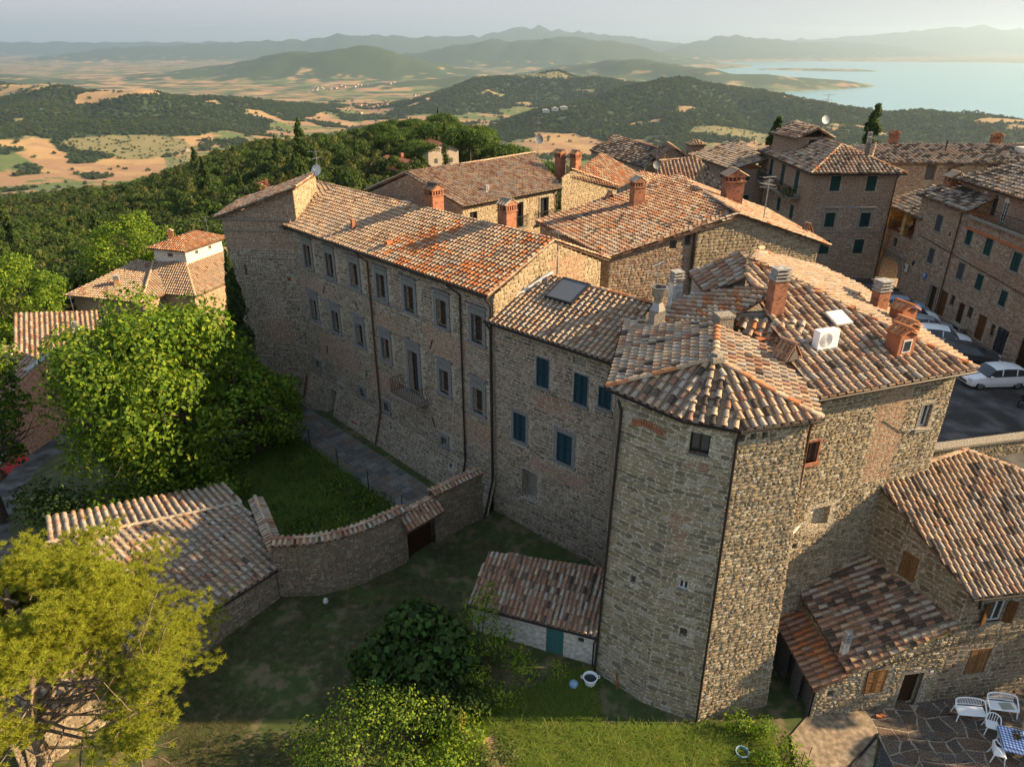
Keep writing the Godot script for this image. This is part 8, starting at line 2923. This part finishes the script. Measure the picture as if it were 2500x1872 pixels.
# ---------------------------------------------------------------- people on the loggia
func figure(label: String, at: Vector3, turn: float, bones: Array, lo: Vector3, hi: Vector3, hair: Color) -> void:
	# bones: [a, b, ra, rb, colour]; smooth union meshed on a grid by surface nets
	var t := thing("person", label, "person", at)
	t.rotation.y = turn
	var h := .04
	var nx := int((hi.x - lo.x) / h) + 1; var ny := int((hi.y - lo.y) / h) + 1; var nz := int((hi.z - lo.z) / h) + 1
	var f := PackedFloat32Array(); f.resize(nx * ny * nz)
	var own := PackedInt32Array(); own.resize(nx * ny * nz)
	for k in nz:
		for j in ny:
			for i in nx:
				var p := lo + V(i, j, k) * h
				var d := 9.0; var best := 9.0; var bi := 0
				for q in bones.size():
					var bn: Array = bones[q]
					var ab: Vector3 = bn[1] - bn[0]
					var s := clampf((p - bn[0]).dot(ab) / ab.length_squared(), 0, 1)
					var e: float = p.distance_to(bn[0] + ab * s) - lerpf(bn[2], bn[3], s)
					if e < best:
						best = e; bi = q
					var hh := maxf(.05 - absf(d - e), 0.0) / .05
					d = minf(d, e) - hh * hh * .0125
				f[(k * ny + j) * nx + i] = d
				own[(k * ny + j) * nx + i] = bi
	var idx := {}
	var lb := LB.new()
	var mb := MB.new(); mb.use_c = true
	var cellv := {}
	for k in nz - 1:
		for j in ny - 1:
			for i in nx - 1:
				var sum := Vector3.ZERO; var cnt := 0
				var vals := []
				for c in 8:
					vals.append(f[((k + (c >> 2)) * ny + j + ((c >> 1) & 1)) * nx + i + (c & 1)])
				for e in [[0, 1], [2, 3], [4, 5], [6, 7], [0, 2], [1, 3], [4, 6], [5, 7], [0, 4], [1, 5], [2, 6], [3, 7]]:
					var a: float = vals[e[0]]; var b: float = vals[e[1]]
					if (a < 0) != (b < 0):
						var s := a / (a - b)
						var pa := V(e[0] & 1, (e[0] >> 1) & 1, e[0] >> 2); var pb := V(e[1] & 1, (e[1] >> 1) & 1, e[1] >> 2)
						sum += pa.lerp(pb, s); cnt += 1
				if cnt:
					cellv[Vector3i(i, j, k)] = lo + (V(i, j, k) + sum / cnt) * h
	for cv in cellv:
		var i: int = cv.x; var j: int = cv.y; var k: int = cv.z
		var a := f[(k * ny + j) * nx + i]
		for ax in 3:
			var o := Vector3i(1 if ax == 0 else 0, 1 if ax == 1 else 0, 1 if ax == 2 else 0)
			var b := f[((k + o.z) * ny + j + o.y) * nx + i + o.x]
			if (a < 0) == (b < 0): continue
			var u := Vector3i(0, 1, 0) if ax == 0 else (Vector3i(0, 0, 1) if ax == 1 else Vector3i(1, 0, 0))
			var w := Vector3i(0, 0, 1) if ax == 0 else (Vector3i(1, 0, 0) if ax == 1 else Vector3i(0, 1, 0))
			var q := [cv, cv - u, cv - u - w, cv - w]
			var ok := true
			for c in q: ok = ok and cellv.has(c)
			if not ok: continue
			mb.col = bones[own[(k * ny + j) * nx + i]][4]
			if a < 0: mb.quad(cellv[q[0]], cellv[q[1]], cellv[q[2]], cellv[q[3]])
			else: mb.quad(cellv[q[3]], cellv[q[2]], cellv[q[1]], cellv[q[0]])
	if not M.has("figure"):
		mat("figure", L(1, 1, 1), .8).vertex_color_use_as_albedo = true
	put(mb, "body", M.figure, t)
	var hm := MB.new()
	var head: Vector3 = bones[0][1]
	hm.lathe(head + V(-.02, .02, 0), [[.11, 0], [.118, .04], [.09, .1], [.001, .13]], 10)
	put(hm, "hair", mat("hair_%d" % used.size(), hair, .8), t)

func people() -> void:
	var skin := L(.45, .27, .19)
	var sh := L(.55, .53, .5); var tr := L(.10, .12, .2)
	figure("person in a pale shirt leaning back with legs stretched on the loggia", V(37.3, 9.8, -66.6), PI, [
		[V(-.3, 1.02, 0), V(-.33, 1.16, 0), .09, .1, skin], [V(-.3, .95, 0), V(-.3, 1.0, 0), .05, .05, skin],
		[V(-.02, .5, 0), V(-.22, .86, 0), .14, .16, sh], [V(-.22, .86, -.17), V(-.22, .86, .17), .08, .08, sh],
		[V(-.22, .86, .19), V(-.05, .62, .26), .055, .045, sh], [V(-.05, .62, .26), V(.2, .68, .15), .042, .035, skin], [V(.2, .68, .15), V(.28, .7, .12), .035, .03, skin],
		[V(-.22, .86, -.19), V(-.05, .62, -.26), .055, .045, sh], [V(-.05, .62, -.26), V(.2, .68, -.15), .042, .035, skin], [V(.2, .68, -.15), V(.28, .7, -.12), .035, .03, skin],
		[V(0, .48, .09), V(.42, .58, .1), .085, .065, tr], [V(.42, .58, .1), V(.8, .4, .1), .06, .045, skin], [V(.8, .4, .1), V(.86, .5, .1), .04, .035, skin],
		[V(0, .48, -.09), V(.42, .56, -.1), .085, .065, tr], [V(.42, .56, -.1), V(.8, .36, -.08), .06, .045, skin], [V(.8, .36, -.08), V(.86, .46, -.08), .04, .035, skin]], V(-.55, .2, -.45), V(1.0, 1.4, .45), L(.06, .04, .03))
	figure("person in a red top sitting behind the loggia pillar", V(37.4, 9.8, -64.7), PI - .3, [
		[V(-.08, 1.12, 0), V(-.06, 1.26, 0), .09, .1, skin], [V(-.09, 1.02, 0), V(-.09, 1.08, 0), .05, .05, skin],
		[V(0, .5, 0), V(-.08, .92, 0), .14, .15, L(.4, .06, .05)], [V(-.08, .93, -.16), V(-.08, .93, .16), .075, .075, L(.4, .06, .05)],
		[V(-.08, .93, .18), V(.05, .68, .22), .05, .042, skin], [V(.05, .68, .22), V(.3, .62, .12), .04, .033, skin], [V(.3, .62, .12), V(.37, .62, .1), .033, .03, skin],
		[V(-.08, .93, -.18), V(.05, .68, -.22), .05, .042, skin], [V(.05, .68, -.22), V(.3, .62, -.12), .04, .033, skin], [V(.3, .62, -.12), V(.37, .62, -.1), .033, .03, skin],
		[V(0, .48, .09), V(.42, .5, .1), .085, .065, tr], [V(.42, .5, .1), V(.45, .08, .1), .06, .045, tr], [V(.45, .06, .1), V(.57, .04, .1), .045, .035, skin],
		[V(0, .48, -.09), V(.42, .5, -.1), .085, .065, tr], [V(.42, .5, -.1), V(.45, .08, -.1), .06, .045, tr], [V(.45, .06, -.1), V(.57, .04, -.1), .045, .035, skin]], V(-.35, -.05, -.42), V(.72, 1.5, .42), L(.03, .02, .02))
	for q in [[V(37.3, 9.8, -66.6), "leaning person"], [V(37.4, 9.8, -64.7), "person in red"]]:
		var c := thing("loggia_chair", "simple dark wooden chair under the %s on the loggia" % q[1], "chair", q[0])
		c.rotation.y = PI
		var s := MB.new()
		s.abox(V(0, .36, 0), V(.46, .04, .46))
		put(s, "seat", M.wood_dark, c)
		var bk := MB.new()
		bk.box(V(-.32, .68, 0), V(.015, 0, 0), V(-.05, .3, 0), V(0, 0, .2))
		put(bk, "backrest", M.wood_dark, c)
		for x in [-1.0, 1.0]:
			for z in [-1.0, 1.0]:
				var l := MB.new()
				l.tube([V(x * .2, .36, z * .2), V(x * .22, 0, z * .22)], .02, .018, 5)
				put(l, "leg", M.wood_dark, c)

func build_all() -> void:
	make_land()
	make_ground()
	leaf_mat("leaf", L(1, 1, 1), L(.55, .62, .25))
	palace()
	corner_house()
	middle_house()
	poly_tower()
	right_block()
	low_houses()
	upper_houses()
	long_roof_house()
	church_and_roofs()
	piazza_houses()
	left_houses()
	garden_buildings()
	paving()
	vegetation()
	vehicles()
	terrace_things()
	people()
